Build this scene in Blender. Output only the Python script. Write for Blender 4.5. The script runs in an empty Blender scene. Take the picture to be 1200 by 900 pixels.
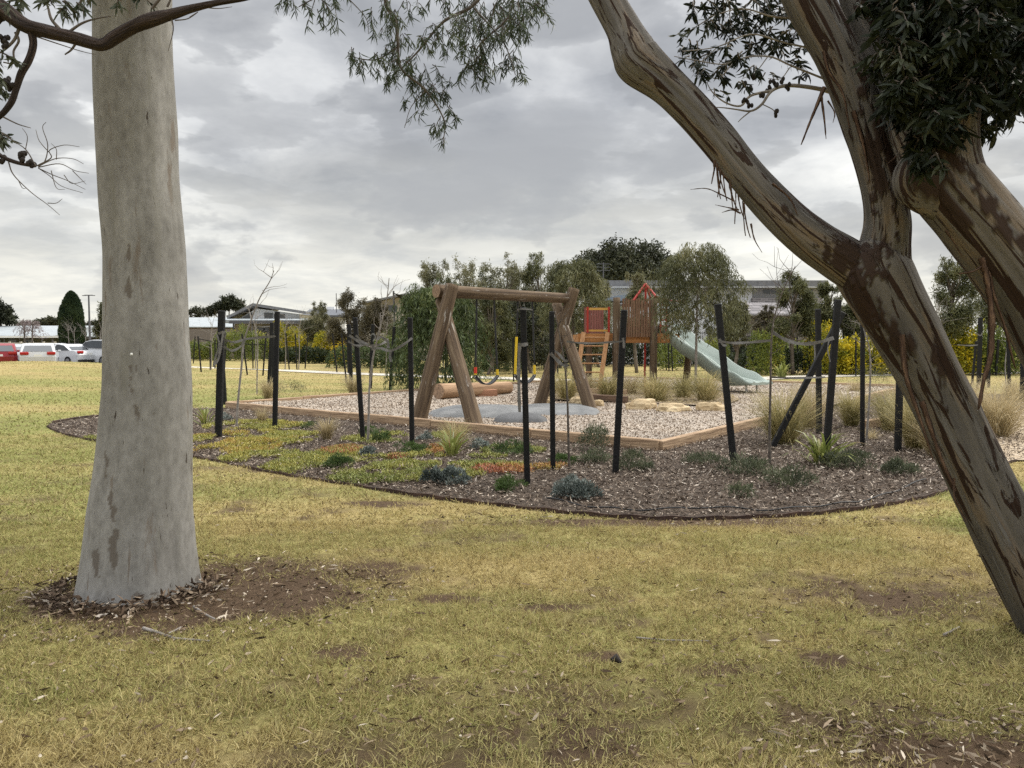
import bpy, math, random
import numpy as np
from mathutils import Vector, Matrix
rng = np.random.default_rng(7)
random.seed(7)
SC = bpy.context.scene
COL = SC.collection
R = math.radians
# ------------------------------------------------------------------ camera
F, CAMZ = 890.0, 1.5
TP = math.atan(48 / F)
FW = Vector((0, math.cos(TP), -math.sin(TP))); UP = Vector((0, math.sin(TP), math.cos(TP)))
cam = bpy.data.cameras.new('camera'); camo = bpy.data.objects.new('camera', cam); COL.objects.link(camo)
camo.location = (0, 0, CAMZ); camo.rotation_euler = (math.pi / 2 - TP, 0, 0)
cam.sensor_width = 36; cam.lens = F / 1200 * 36; cam.clip_start = .05; cam.clip_end = 5000
SC.camera = camo

def ray(px, py):
    return Vector((1, 0, 0)) * ((px - 600) / F) + UP * ((450 - py) / F) + FW
def at(px, py, Y):
    d = ray(px, py); k = Y / d.y
    return Vector((0, 0, CAMZ)) + d * k
def G(px, py, z=0.0):
    d = ray(px, py); k = (z - CAMZ) / d.z
    return Vector((0, 0, CAMZ)) + d * k

# ------------------------------------------------------------------ noise
def _h(ix, iy, iz, s):
    with np.errstate(over='ignore'):
        n = (ix.astype(np.uint32) * np.uint32(374761393)) ^ (iy.astype(np.uint32) * np.uint32(668265263)) ^ (iz.astype(np.uint32) * np.uint32(2147483647 - 19)) ^ np.uint32(s * 7919 + 13)
        n = (n ^ (n >> np.uint32(13))) * np.uint32(1274126177)
        n = n ^ (n >> np.uint32(16))
        n = n * np.uint32(2246822519); n ^= n >> np.uint32(15)
    return n.astype(np.float64) / 4294967295.0
def vn(x, y, z=0.0, s=0):
    x = np.asarray(x, float); y = np.asarray(y, float); z = np.asarray(z, float) + 0 * x
    fx, fy, fz = np.floor(x), np.floor(y), np.floor(z)
    ix, iy, iz = fx.astype(np.int64) + 5000, fy.astype(np.int64) + 5000, fz.astype(np.int64) + 5000
    u, v, w = x - fx, y - fy, z - fz
    u = u*u*(3-2*u); v = v*v*(3-2*v); w = w*w*(3-2*w)
    r = 0
    for a in (0, 1):
        for b in (0, 1):
            for c in (0, 1):
                r = r + _h(ix+a, iy+b, iz+c, s) * (u if a else 1-u) * (v if b else 1-v) * (w if c else 1-w)
    return r
def fbm(x, y, z=0.0, s=0, o=4):
    r, a, t = 0, 1., 0.
    for k in range(o):
        r = r + a * vn(np.asarray(x)*2**k, np.asarray(y)*2**k, np.asarray(z)*2**k, s + k); t += a; a *= .5
    return r / t
def sst(a, b, x):
    t = np.clip((x - a) / (b - a), 0, 1); return t*t*(3-2*t)

# ------------------------------------------------------------------ terrain
def terrain(x, y):
    m = np.exp(-((x + 25) / 8.5)**2) * sst(24, 37, y) * (1 - sst(39.5, 43.5, y))
    return .56 * m
def tz(x, y): return float(terrain(np.array(float(x)), np.array(float(y))))
def GT(px, py):
    p = G(px, py)
    for _ in range(25):
        p = G(px, py, tz(p.x, p.y) * .9 + p.z * .1)
    return p

# ------------------------------------------------------------------ materials
MT = {}
def mat(name, col=(.5, .5, .5), rough=.8, col2=None, scale=6., detail=6., bump=0., bscale=None, stretch=(1, 1, 1), spec=.3, metal=0., lo=.35, hi=.65, emit=None, noisekind='noise', jit=0.):
    if name in MT: return MT[name]
    m = bpy.data.materials.new(name); m.use_nodes = True; nt = m.node_tree; N = nt.nodes; L = nt.links
    b = N['Principled BSDF']; b.inputs['Base Color'].default_value = (*col, 1); b.inputs['Roughness'].default_value = rough
    b.inputs['Specular IOR Level'].default_value = spec; b.inputs['Metallic'].default_value = metal
    tc = N.new('ShaderNodeTexCoord'); mp = N.new('ShaderNodeMapping'); mp.inputs['Scale'].default_value = stretch
    L.new(tc.outputs['Object'], mp.inputs['Vector'])
    if col2 is not None:
        nz = N.new('ShaderNodeTexNoise'); nz.inputs['Scale'].default_value = scale; nz.inputs['Detail'].default_value = detail
        nz.inputs['Roughness'].default_value = .6
        L.new(mp.outputs[0], nz.inputs['Vector'])
        cr = N.new('ShaderNodeValToRGB'); cr.color_ramp.elements[0].position = lo; cr.color_ramp.elements[1].position = hi
        cr.color_ramp.elements[0].color = (*col, 1); cr.color_ramp.elements[1].color = (*col2, 1)
        L.new(nz.outputs['Fac'], cr.inputs[0]); out = cr.outputs[0]
        if jit:
            g = N.new('ShaderNodeNewGeometry'); hs = N.new('ShaderNodeHueSaturation')
            ma = N.new('ShaderNodeMapRange'); ma.inputs['To Min'].default_value = 1 - jit; ma.inputs['To Max'].default_value = 1 + jit
            L.new(g.outputs['Random Per Island'], ma.inputs['Value']); L.new(ma.outputs[0], hs.inputs['Value']); L.new(out, hs.inputs['Color']); out = hs.outputs[0]
        L.new(out, b.inputs['Base Color'])
    if bump:
        n2 = N.new('ShaderNodeTexNoise'); n2.inputs['Scale'].default_value = bscale or scale * 3; n2.inputs['Detail'].default_value = 8
        L.new(mp.outputs[0], n2.inputs['Vector'])
        bp = N.new('ShaderNodeBump'); bp.inputs['Strength'].default_value = bump; bp.inputs['Distance'].default_value = .02
        L.new(n2.outputs['Fac'], bp.inputs['Height']); L.new(bp.outputs[0], b.inputs['Normal'])
    if emit:
        b.inputs['Emission Color'].default_value = (*emit[:3], 1); b.inputs['Emission Strength'].default_value = emit[3]
    MT[name] = m; return m

def leafmat(name, c1, c2, trans=.35, scale=.9, spec=.25, rough=.55, c3=None):
    """leaves: random colour per leaf and per clump, part of the light comes through"""
    if name in MT: return MT[name]
    m = bpy.data.materials.new(name); m.use_nodes = True; nt = m.node_tree; N = nt.nodes; L = nt.links
    b = N['Principled BSDF']; b.inputs['Roughness'].default_value = rough; b.inputs['Specular IOR Level'].default_value = spec
    g = N.new('ShaderNodeNewGeometry'); tc = N.new('ShaderNodeTexCoord')
    nz = N.new('ShaderNodeTexNoise'); nz.inputs['Scale'].default_value = scale; nz.inputs['Detail'].default_value = 2
    L.new(tc.outputs['Object'], nz.inputs['Vector'])
    ad = N.new('ShaderNodeMath'); ad.operation = 'MULTIPLY_ADD'; ad.inputs[1].default_value = .55
    sb = N.new('ShaderNodeMath'); sb.operation = 'MULTIPLY_ADD'; sb.inputs[1].default_value = 1.6; sb.inputs[2].default_value = -.55
    L.new(nz.outputs['Fac'], sb.inputs[0]); L.new(g.outputs['Random Per Island'], ad.inputs[0]); L.new(sb.outputs[0], ad.inputs[2])
    cr = N.new('ShaderNodeValToRGB'); e = cr.color_ramp.elements
    e[0].position = .15; e[0].color = (*c1, 1); e[1].position = .8; e[1].color = (*c2, 1)
    if c3: x = e.new(1.0); x.color = (*c3, 1)
    L.new(ad.outputs[0], cr.inputs[0]); L.new(cr.outputs[0], b.inputs['Base Color'])
    tr = N.new('ShaderNodeBsdfTranslucent'); L.new(cr.outputs[0], tr.inputs['Color'])
    mx = N.new('ShaderNodeMixShader'); mx.inputs[0].default_value = trans
    L.new(b.outputs[0], mx.inputs[1]); L.new(tr.outputs[0], mx.inputs[2]); L.new(mx.outputs[0], N['Material Output'].inputs['Surface'])
    MT[name] = m; return m

def chipsmat(name, stops):
    """loose pieces, each with a colour of its own"""
    m = bpy.data.materials.new(name); m.use_nodes = True; N = m.node_tree.nodes; L = m.node_tree.links; b = N['Principled BSDF']; b.inputs['Roughness'].default_value = .9; b.inputs['Specular IOR Level'].default_value = .15
    g = N.new('ShaderNodeNewGeometry'); cr = N.new('ShaderNodeValToRGB'); e = cr.color_ramp.elements
    e[0].position, e[0].color = stops[0][0], (*stops[0][1], 1); e[1].position, e[1].color = stops[-1][0], (*stops[-1][1], 1)
    for p, c in stops[1:-1]: x = e.new(p); x.color = (*c, 1)
    L.new(g.outputs['Random Per Island'], cr.inputs[0]); L.new(cr.outputs[0], b.inputs['Base Color']); return m

# ------------------------------------------------------------------ objects
def props(o, label=None, cat=None, group=None, kind=None):
    if label: o['label'] = label
    if cat: o['category'] = cat
    if group: o['group'] = group
    if kind: o['kind'] = kind
    return o
def empty(name, loc, label, cat, group=None, rz=0):
    o = bpy.data.objects.new(name, None); COL.objects.link(o); o.location = loc; o.rotation_euler = (0, 0, rz); o.empty_display_size = .1
    return props(o, label, cat, group)
def link(name, me, m, parent=None, world=False):
    o = bpy.data.objects.new(name, me)
    if m and not me.materials: me.materials.append(m)
    COL.objects.link(o)
    if parent is not None:
        o.parent = parent
        if world and parent.type == 'EMPTY': o.matrix_parent_inverse = Matrix.LocRotScale(parent.location, parent.rotation_euler, (1, 1, 1)).inverted()
    return o
def fastmesh(name, V, loops, sizes, attrs=None, smooth=False):
    me = bpy.data.meshes.new(name)
    V = np.asarray(V, np.float32).reshape(-1, 3); loops = np.asarray(loops, np.int32).ravel(); sizes = np.asarray(sizes, np.int32)
    me.vertices.add(len(V)); me.vertices.foreach_set('co', V.ravel())
    me.loops.add(len(loops)); me.loops.foreach_set('vertex_index', loops)
    me.polygons.add(len(sizes)); st = np.concatenate([[0], np.cumsum(sizes)[:-1]]).astype(np.int32)
    me.polygons.foreach_set('loop_start', st); me.polygons.foreach_set('loop_total', sizes)
    if smooth: me.polygons.foreach_set('use_smooth', np.ones(len(sizes), bool))
    for k, v in (attrs or {}).items():
        v = np.asarray(v, np.float32)
        if v.ndim == 1: a = me.attributes.new(k, 'FLOAT', 'POINT'); a.data.foreach_set('value', v)
        else: a = me.attributes.new(k, 'FLOAT_VECTOR', 'POINT'); a.data.foreach_set('vector', v.ravel())
    me.update(calc_edges=True); me.validate()
    return me

class MB:
    def __init__(s): s.v = []; s.f = []; s.sm = []
    def add(s, V, Fs, smooth=False):
        n = len(s.v); s.v += [tuple(p) for p in V]; s.f += [tuple(i + n for i in f) for f in Fs]; s.sm += [smooth] * len(Fs); return s
    def box(s, c, d, rz=0, rot=None, taper=0., bev=0.):
        c = Vector(c); h = Vector(d) / 2; V = []; M = rot if rot is not None else Matrix.Rotation(rz, 3, 'Z')
        if bev <= 0:
            for z in (-1, 1):
                k = 1 - taper if z > 0 else 1
                for x, y in ((-1, -1), (1, -1), (1, 1), (-1, 1)): V.append(c + M @ Vector((x*h.x*k, y*h.y*k, z*h.z)))
            return s.add(V, [(0, 3, 2, 1), (4, 5, 6, 7), (0, 1, 5, 4), (1, 2, 6, 5), (2, 3, 7, 6), (3, 0, 4, 7)])
        b = min(bev, h.x*.9, h.y*.9, h.z*.9); ring = []
        lv = [(-h.z, b), (-h.z + b, 0), (h.z - b, 0), (h.z, b)]
        for z, i in lv:
            X, Y = h.x - i, h.y - i; q = b * .7
            r_ = [(-X+q, -Y), (X-q, -Y), (X, -Y+q), (X, Y-q), (X-q, Y), (-X+q, Y), (-X, Y-q), (-X, -Y+q)]
            V += [c + M @ Vector((x, y, z)) for x, y in r_]
        Fs = [tuple(range(7, -1, -1)), tuple(range(24, 32))]
        for j in range(3):
            for i in range(8): a, b2 = j*8+i, j*8+(i+1) % 8; Fs.append((a, b2, b2+8, a+8))
        return s.add(V, Fs)
    def bar(s, a, b, w, t=None, upv=(0, 0, 1), bev=0.):
        a, b = Vector(a), Vector(b); d = b - a; L = d.length; z = d / L; u = Vector(upv)
        if abs(z.dot(u)) > .98: u = Vector((0, 1, 0))
        x = u.cross(z).normalized(); y = z.cross(x)
        M = Matrix((x, y, z)).transposed()
        return s.box((a + b) / 2, (w, t or w, L), rot=M, bev=bev)
    def tube(s, pts, rad, n=8, cap=True, smooth=True):
        P = [Vector(p) for p in pts]; m = len(P); rad = [rad] * m if not hasattr(rad, '__len__') else list(rad)
        x = None; V = []
        for i in range(m):
            t = (P[min(i+1, m-1)] - P[max(i-1, 0)]).normalized()
            if x is None: x = t.orthogonal().normalized()
            x = (x - t * x.dot(t)); x = x.normalized() if x.length > 1e-6 else t.orthogonal().normalized()
            y = t.cross(x)
            for k in range(n):
                a = 2*math.pi*k/n; V.append(P[i] + (x*math.cos(a) + y*math.sin(a)) * rad[i])
        Fs = [(i*n+k, i*n+(k+1) % n, (i+1)*n+(k+1) % n, (i+1)*n+k) for i in range(m-1) for k in range(n)]
        s.add(V, Fs, smooth)
        if cap: s.add(V[:n], [tuple(range(n-1, -1, -1))]); s.add(V[-n:], [tuple(range(n))])
        return s
    def prism(s, prof, y0, y1, ax='y'):
        """outline in x,z extruded along y"""
        n = len(prof)
        def q(p, y): return (p[0], y, p[1]) if ax == 'y' else (y, p[0], p[1])
        V = [q(p, y0) for p in prof] + [q(p, y1) for p in prof]
        return s.add(V, [tuple(range(n)), tuple(range(2*n-1, n-1, -1))] + [(i, i+n, (i+1) % n+n, (i+1) % n) for i in range(n)])
    def build(s, name, m, parent=None, world=False):
        me = bpy.data.meshes.new(name); me.from_pydata(s.v, [], s.f); me.polygons.foreach_set('use_smooth', s.sm); me.update()
        return link(name, me, m, parent, world)

def crom(pts, k):
    """Catmull-Rom through rows of pts"""
    P = np.array(pts, float); P = np.vstack([2*P[0]-P[1], P, 2*P[-1]-P[-2]]); out = []
    for i in range(1, len(P)-2):
        t = np.linspace(0, 1, k, endpoint=False)[:, None]
        a, b, c, d = P[i-1], P[i], P[i+1], P[i+2]
        out.append(.5*((2*b) + (c-a)*t + (2*a-5*b+4*c-d)*t*t + (3*b-a-3*c+d)*t**3))
    return np.vstack(out + [P[-2][None]])

def limb_data(rows, k=8, n=16, amp=.0, fr=(3., 2.), seed=0, ridge=0., flare=None):
    """rows of (x,y,z,radius) -> tube with bumpy bark; attribute 'bark' = seamless coordinates along the limb"""
    P = crom(rows, k); C, rad = P[:, :3], P[:, 3]; m = len(C)
    T = np.gradient(C, axis=0); T /= np.linalg.norm(T, axis=1)[:, None]
    X = np.zeros_like(C); x = np.cross(T[0], (0.3, 1, .2)); x /= np.linalg.norm(x)
    for i in range(m): x = x - T[i]*x.dot(T[i]); x /= np.linalg.norm(x); X[i] = x
    Yv = np.cross(T, X); s = np.concatenate([[0], np.cumsum(np.linalg.norm(np.diff(C, axis=0), axis=1))])
    A = np.linspace(0, 2*np.pi, n, endpoint=False)
    ca, sa = np.cos(A)[None, :], np.sin(A)[None, :]; S = s[:, None] + 0*ca
    rr = rad[:, None]*np.ones_like(ca)
    if amp: rr = rr * (1 + amp*(fbm(ca*fr[0]+9, sa*fr[0]+9, S*fr[1], seed, 4)-.5)*2)
    if ridge: rr = rr * (1 + ridge*(fbm(ca*5+9+S*.3, sa*5+9, S*1.1, seed+5, 4)-.5)*2)
    if flare is not None: rr = flare(rr, A[None, :], S, C[:, 2][:, None])
    V = C[:, None, :] + (X[:, None, :]*ca[..., None] + Yv[:, None, :]*sa[..., None])*rr[..., None]
    bark = np.stack([ca*rad[:, None]/max(rad.mean(), 1e-4), sa*rad[:, None]/max(rad.mean(), 1e-4), S], -1)
    i, j = np.meshgrid(np.arange(m-1), np.arange(n), indexing='ij'); j2 = (j+1) % n
    Q = np.stack([i*n+j, i*n+j2, (i+1)*n+j2, (i+1)*n+j], -1).reshape(-1, 4)
    V = V.reshape(-1, 3); bark = bark.reshape(-1, 3)
    V = np.vstack([V, C[0], C[-1]]); bark = np.vstack([bark, bark[0], bark[-1]])
    jj = np.arange(n); j2 = (jj+1) % n
    T0 = np.stack([j2, jj, 0*jj+m*n], -1); T1 = np.stack([(m-1)*n+jj, (m-1)*n+j2, 0*jj+m*n+1], -1)
    return V, Q, np.vstack([T0, T1]), bark
def limbs(name, L, m, parent=None, world=True, smooth=True):
    """several limb_data results that belong to one trunk or one set of twigs -> one mesh"""
    V, B, lo, sz, o = [], [], [], [], 0
    for v, q, t, b in L:
        V.append(v); B.append(b); lo.append((q+o).ravel()); sz.append(np.full(len(q), 4)); lo.append((t+o).ravel()); sz.append(np.full(len(t), 3)); o += len(v)
    me = fastmesh(name, np.vstack(V), np.concatenate(lo), np.concatenate(sz), {'bark': np.vstack(B)}, smooth)
    return link(name, me, m, parent, world)

def unit(v): return v / np.maximum(np.linalg.norm(v, axis=-1, keepdims=True), 1e-9)
def leafdata(P, D, L, W, curve=0., wide=.45, nseg=1, rg=rng):
    """leaves at P along D; nseg 1: rhombus, 2: longer bent leaf"""
    n = len(P); D = unit(D); s = unit(np.cross(D, rg.normal(size=(n, 3)))); nn = np.cross(D, s)
    L = np.broadcast_to(L, (n,))[:, None]; W = np.broadcast_to(W, (n,))[:, None]
    if nseg == 1:
        m_ = P + D*L*wide + nn*L*curve
        V = np.stack([P, m_ + s*W/2, P + D*L, m_ - s*W/2], 1)
        base = np.arange(n)[:, None]*4; lo = base + np.array([0, 1, 2, 3]); return V.reshape(-1, 3), lo.ravel(), np.full(n, 4), 4
    a = P + D*L*.3 + nn*L*curve*.8; b = P + D*L*.68 + nn*L*curve*.9
    V = np.stack([P, a + s*W/2, b + s*W*.38, P + D*L, b - s*W*.38, a - s*W/2], 1)
    base = np.arange(n)[:, None]*6; lo = base + np.array([0, 1, 5, 1, 2, 4, 5, 2, 3, 4]); sz = np.tile([3, 4, 3], n)
    return V.reshape(-1, 3), lo.ravel(), sz, 6
def leaves(name, P, D, L, W, m, parent=None, curve=.08, nseg=1, attrs=None, wide=.45, world=True):
    V, lo, sz, k = leafdata(P, D, L, W, curve, wide, nseg)
    if attrs: attrs = {a: np.repeat(v, k, axis=0) for a, v in attrs.items()}
    me = fastmesh(name, V, lo, sz, attrs); return link(name, me, m, parent, world)
def sph(n, rg=rng): return unit(rg.normal(size=(n, 3)))
# ------------------------------------------------------------------ world: broken grey overcast over a pale horizon
SUN_AZ, SUN_EL = R(62), R(40)
w = bpy.data.worlds.new('World'); SC.world = w; w.use_nodes = True; nt = w.node_tree; N = nt.nodes; L = nt.links; N.clear()
out = N.new('ShaderNodeOutputWorld'); sky = N.new('ShaderNodeTexSky'); sky.sky_type = 'NISHITA'; sky.sun_disc = False
sky.sun_elevation = SUN_EL; sky.sun_rotation = SUN_AZ; sky.air_density = 1.2; sky.dust_density = 2
b1 = N.new('ShaderNodeBackground'); b1.inputs[1].default_value = .1; L.new(sky.outputs[0], b1.inputs[0])
tc = N.new('ShaderNodeTexCoord'); sp = N.new('ShaderNodeSeparateXYZ'); L.new(tc.outputs['Generated'], sp.inputs[0])
def mth(op, a, b=None, c=None, clamp=False):
    n = N.new('ShaderNodeMath'); n.operation = op; n.use_clamp = clamp
    for i, v in enumerate((a, b, c)):
        if v is None: continue
        if isinstance(v, (int, float)): n.inputs[i].default_value = v
        else: L.new(v, n.inputs[i])
    return n.outputs[0]
z0 = mth('MAXIMUM', sp.outputs[2], 0.0); den = mth('ADD', z0, .17)
u = mth('DIVIDE', sp.outputs[0], den); v = mth('DIVIDE', sp.outputs[1], den)
cb = N.new('ShaderNodeCombineXYZ'); L.new(u, cb.inputs[0]); L.new(v, cb.inputs[1])
def nz(scale, detail, rough, dist=0., off=(0, 0, 0), sc=(1, 1, 1)):
    mp = N.new('ShaderNodeMapping'); mp.inputs['Location'].default_value = off; mp.inputs['Scale'].default_value = sc; L.new(cb.outputs[0], mp.inputs[0])
    n = N.new('ShaderNodeTexNoise'); n.inputs['Scale'].default_value = scale; n.inputs['Detail'].default_value = detail; n.inputs['Roughness'].default_value = rough; n.inputs['Distortion'].default_value = dist
    L.new(mp.outputs[0], n.inputs['Vector']); return n.outputs['Fac']
def ramp(f, stops):
    c = N.new('ShaderNodeValToRGB'); e = c.color_ramp.elements
    e[0].position, e[0].color = stops[0][0], (*stops[0][1], 1); e[1].position, e[1].color = stops[-1][0], (*stops[-1][1], 1)
    for p, q in stops[1:-1]: x = e.new(p); x.color = (*q, 1)
    L.new(f, c.inputs[0]); return c.outputs[0]
def mix(f, a, b, bt='MIX'):
    n = N.new('ShaderNodeMix'); n.data_type = 'RGBA'; n.blend_type = bt
    for s, vv in ((0, f), (6, a), (7, b)):
        if isinstance(vv, (int, float)): n.inputs[s].default_value = vv
        elif isinstance(vv, tuple): n.inputs[s].default_value = (*vv, 1)
        else: L.new(vv, n.inputs[s])
    return n.outputs[2]
big = nz(.85, 7, .55, .35, (3.1, 1.7, 0), (1, .9, 1)); small = nz(2.6, 9, .62, .25, (5.3, 0, 2)); bil = nz(2.3, 9, .50, .15, (0.4, 8.3, 4), (1, 1.1, 1))
layer = ramp(big, [(.36, (.35, .358, .375)), (.46, (.47, .477, .49)), (.54, (.63, .635, .64)), (.66, (.83, .83, .815))])
fine = ramp(small, [(.33, (.82, .83, .85)), (.66, (1.16, 1.16, 1.15))])
c1 = mix(1.0, layer, fine, 'MULTIPLY')
dark = ramp(bil, [(.50, (0, 0, 0)), (.525, (.6, .6, .6)), (.60, (1, 1, 1))])
band = mth('MULTIPLY', mth('SMOOTH_MIN', mth('MULTIPLY', mth('SUBTRACT', sp.outputs[2], .06), 9.0), 1.0, .2), .8, clamp=True)
dk = mth('MULTIPLY', dark, band)
c2 = mix(dk, c1, (.30, .308, .325))
hz = ramp(sp.outputs[2], [(.0, (1, 1, 1)), (.05, (.9, .9, .9)), (.13, (.5, .5, .5)), (.26, (.0, .0, .0))])
mpl = N.new('ShaderNodeMapping'); mpl.inputs['Scale'].default_value = (1, 1, 2.3); mpl.inputs['Location'].default_value = (2.2, 5.1, .4); L.new(tc.outputs['Generated'], mpl.inputs[0])
lump = N.new('ShaderNodeTexNoise'); lump.inputs['Scale'].default_value = 5.2; lump.inputs['Detail'].default_value = 8; lump.inputs['Roughness'].default_value = .52; L.new(mpl.outputs[0], lump.inputs['Vector'])
lumpf = ramp(lump.outputs['Fac'], [(.50, (0, 0, 0)), (.53, (.55, .55, .55)), (.62, (1, 1, 1))])
lband = ramp(sp.outputs[2], [(.03, (0, 0, 0)), (.09, (.75, .75, .75)), (.24, (.85, .85, .85)), (.40, (.1, .1, .1))])
hzc = ramp(small, [(.35, (.68, .685, .655)), (.6, (.90, .88, .79))])
c3 = mix(mth('MULTIPLY', lumpf, lband), mix(hz, c2, hzc), (.375, .382, .395))
zen = ramp(sp.outputs[2], [(.45, (1, 1, 1)), (.9, (1.0, 1.0, 1.0))])
c4 = mix(1.0, c3, zen, 'MULTIPLY')
b2 = N.new('ShaderNodeBackground'); L.new(c4, b2.inputs[0]); b2.inputs[1].default_value = 1.0
zb = mth('MULTIPLY_ADD', mth('POWER', mth('MULTIPLY', mth('SUBTRACT', sp.outputs[2], .44, clamp=True), 2.2, clamp=True), .8), 2.9, .60); L.new(zb, b2.inputs[1])
ms = N.new('ShaderNodeMixShader'); ms.inputs[0].default_value = .95
L.new(b1.outputs[0], ms.inputs[1]); L.new(b2.outputs[0], ms.inputs[2]); L.new(ms.outputs[0], out.inputs[0])
sd = bpy.data.lights.new('sun', 'SUN'); sd.energy = 1.5; sd.angle = R(18); sd.color = (1, .95, .86)
so = bpy.data.objects.new('sun', sd); COL.objects.link(so)
dv = Vector((math.sin(SUN_AZ)*math.cos(SUN_EL), math.cos(SUN_AZ)*math.cos(SUN_EL), math.sin(SUN_EL)))
so.rotation_euler = dv.to_track_quat('Z', 'Y').to_euler(); so.location = dv * 60
SC.view_settings.view_transform = 'Standard'; SC.view_settings.look = 'None'; SC.view_settings.gamma = 1; SC.view_settings.exposure = .95
SC.cycles.use_denoising = False; SC.cycles.max_bounces = 5; SC.cycles.transparent_max_bounces = 4; SC.cycles.diffuse_bounces = 3
SC.cycles.use_adaptive_sampling = True; SC.cycles.adaptive_threshold = .012

# ------------------------------------------------------------------ lawn masks
SOIL = [(-2.0, 4.5, 1.1, .58, 1.15), (-1.35, 4.95, .7, .35, .8), (1.75, 2.62, .8, .32, 1.2), (2.35, 4.45, 1.0, .38, .62), (1.49, 3.5, .14, .12, 1.1), (.55, 3.1, .8, .3, .42), (1.35, 3.0, .5, .25, .5),
        (-.2, 2.7, .8, .25, .55), (-.82, 3.62, .22, .16, .8), (.95, 3.45, .25, .1, .8), (1.3, 6.3, 1.5, .17, .9), (-1.15, 7.05, .5, .12, .8), (-2.4, 8.9, 1.0, .16, .7), (2.9, 3.6, .7, .25, .7),
        (.2, 4.25, .3, .1, .7), (-.35, 4.4, .25, .1, .8), (.4, 3.6, .18, .1, .8), (-9.6, 13.5, .6, .5, .9)]
GREEN = [(4.1, 6.2, 1.0, .8, 1.3), (5, 7.5, 1.2, 1.4, 1.), (-3.5, 5.5, 1.6, 1.5, .75), (-2.2, 3.2, .8, .4, .7), (-1.3, 7.6, 2.6, .5, .6), (1.1, 4.7, .8, .5, .5), (.6, 5.8, 1.2, .4, .5), (-5, 8, 2.5, 1.2, .9), (-4.5, 6.5, 2, 1, .8), (-9, 14, 5, 2.4, .85), (-12, 21, 6, 3, .7), (-3.6, 7.6, 2.2, 1, .8), (-6, 10, 3, 1.4, .8), (-7, 11.6, 3, 1., .6), (-7, 20, 6, 2.2, .75), (-19, 28, 7, 2, .7)]
def masks(x, y):
    wob = (fbm(x*1.6, y*1.6, 0, 3, 5)-.5)*1.5
    so = np.zeros_like(x)
    for cx, cy, rx, ry, k in SOIL:
        d = np.sqrt(((x-cx)/rx)**2 + ((y-cy)/ry)**2) + wob*.9
        so = np.maximum(so, k*(1-sst(.45, 1.25, d)))
    sm = fbm(x*3.1, y*3.1, 0, 11, 5); so = np.maximum(so, .42*sst(.57, .74, sm)); so = np.clip(so + (fbm(x*9, y*9, 0, 31, 3)-.5)*.5*(so > .05), 0, 1)
    so = np.clip(so + (fbm(x*4.5, y*4.5, 0, 35, 4)-.5)*.7*(so > .03), 0, 1) * (1 - .75*sst(8, 18, y))
    gr = .55*sst(.40, .66, fbm(x*.45+3, y*.8, 0, 21, 5))
    for cx, cy, rx, ry, k in GREEN:
        d = np.sqrt(((x-cx)/rx)**2 + ((y-cy)/ry)**2) + wob*.5
        gr = np.maximum(gr, k*.95*(1-sst(.3, 1.2, d)))
    gr = gr + .28*sst(7, 14, y)*(1-sst(26, 34, y))
    return np.clip(so, 0, 1), np.clip(gr, 0, 1)

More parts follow.
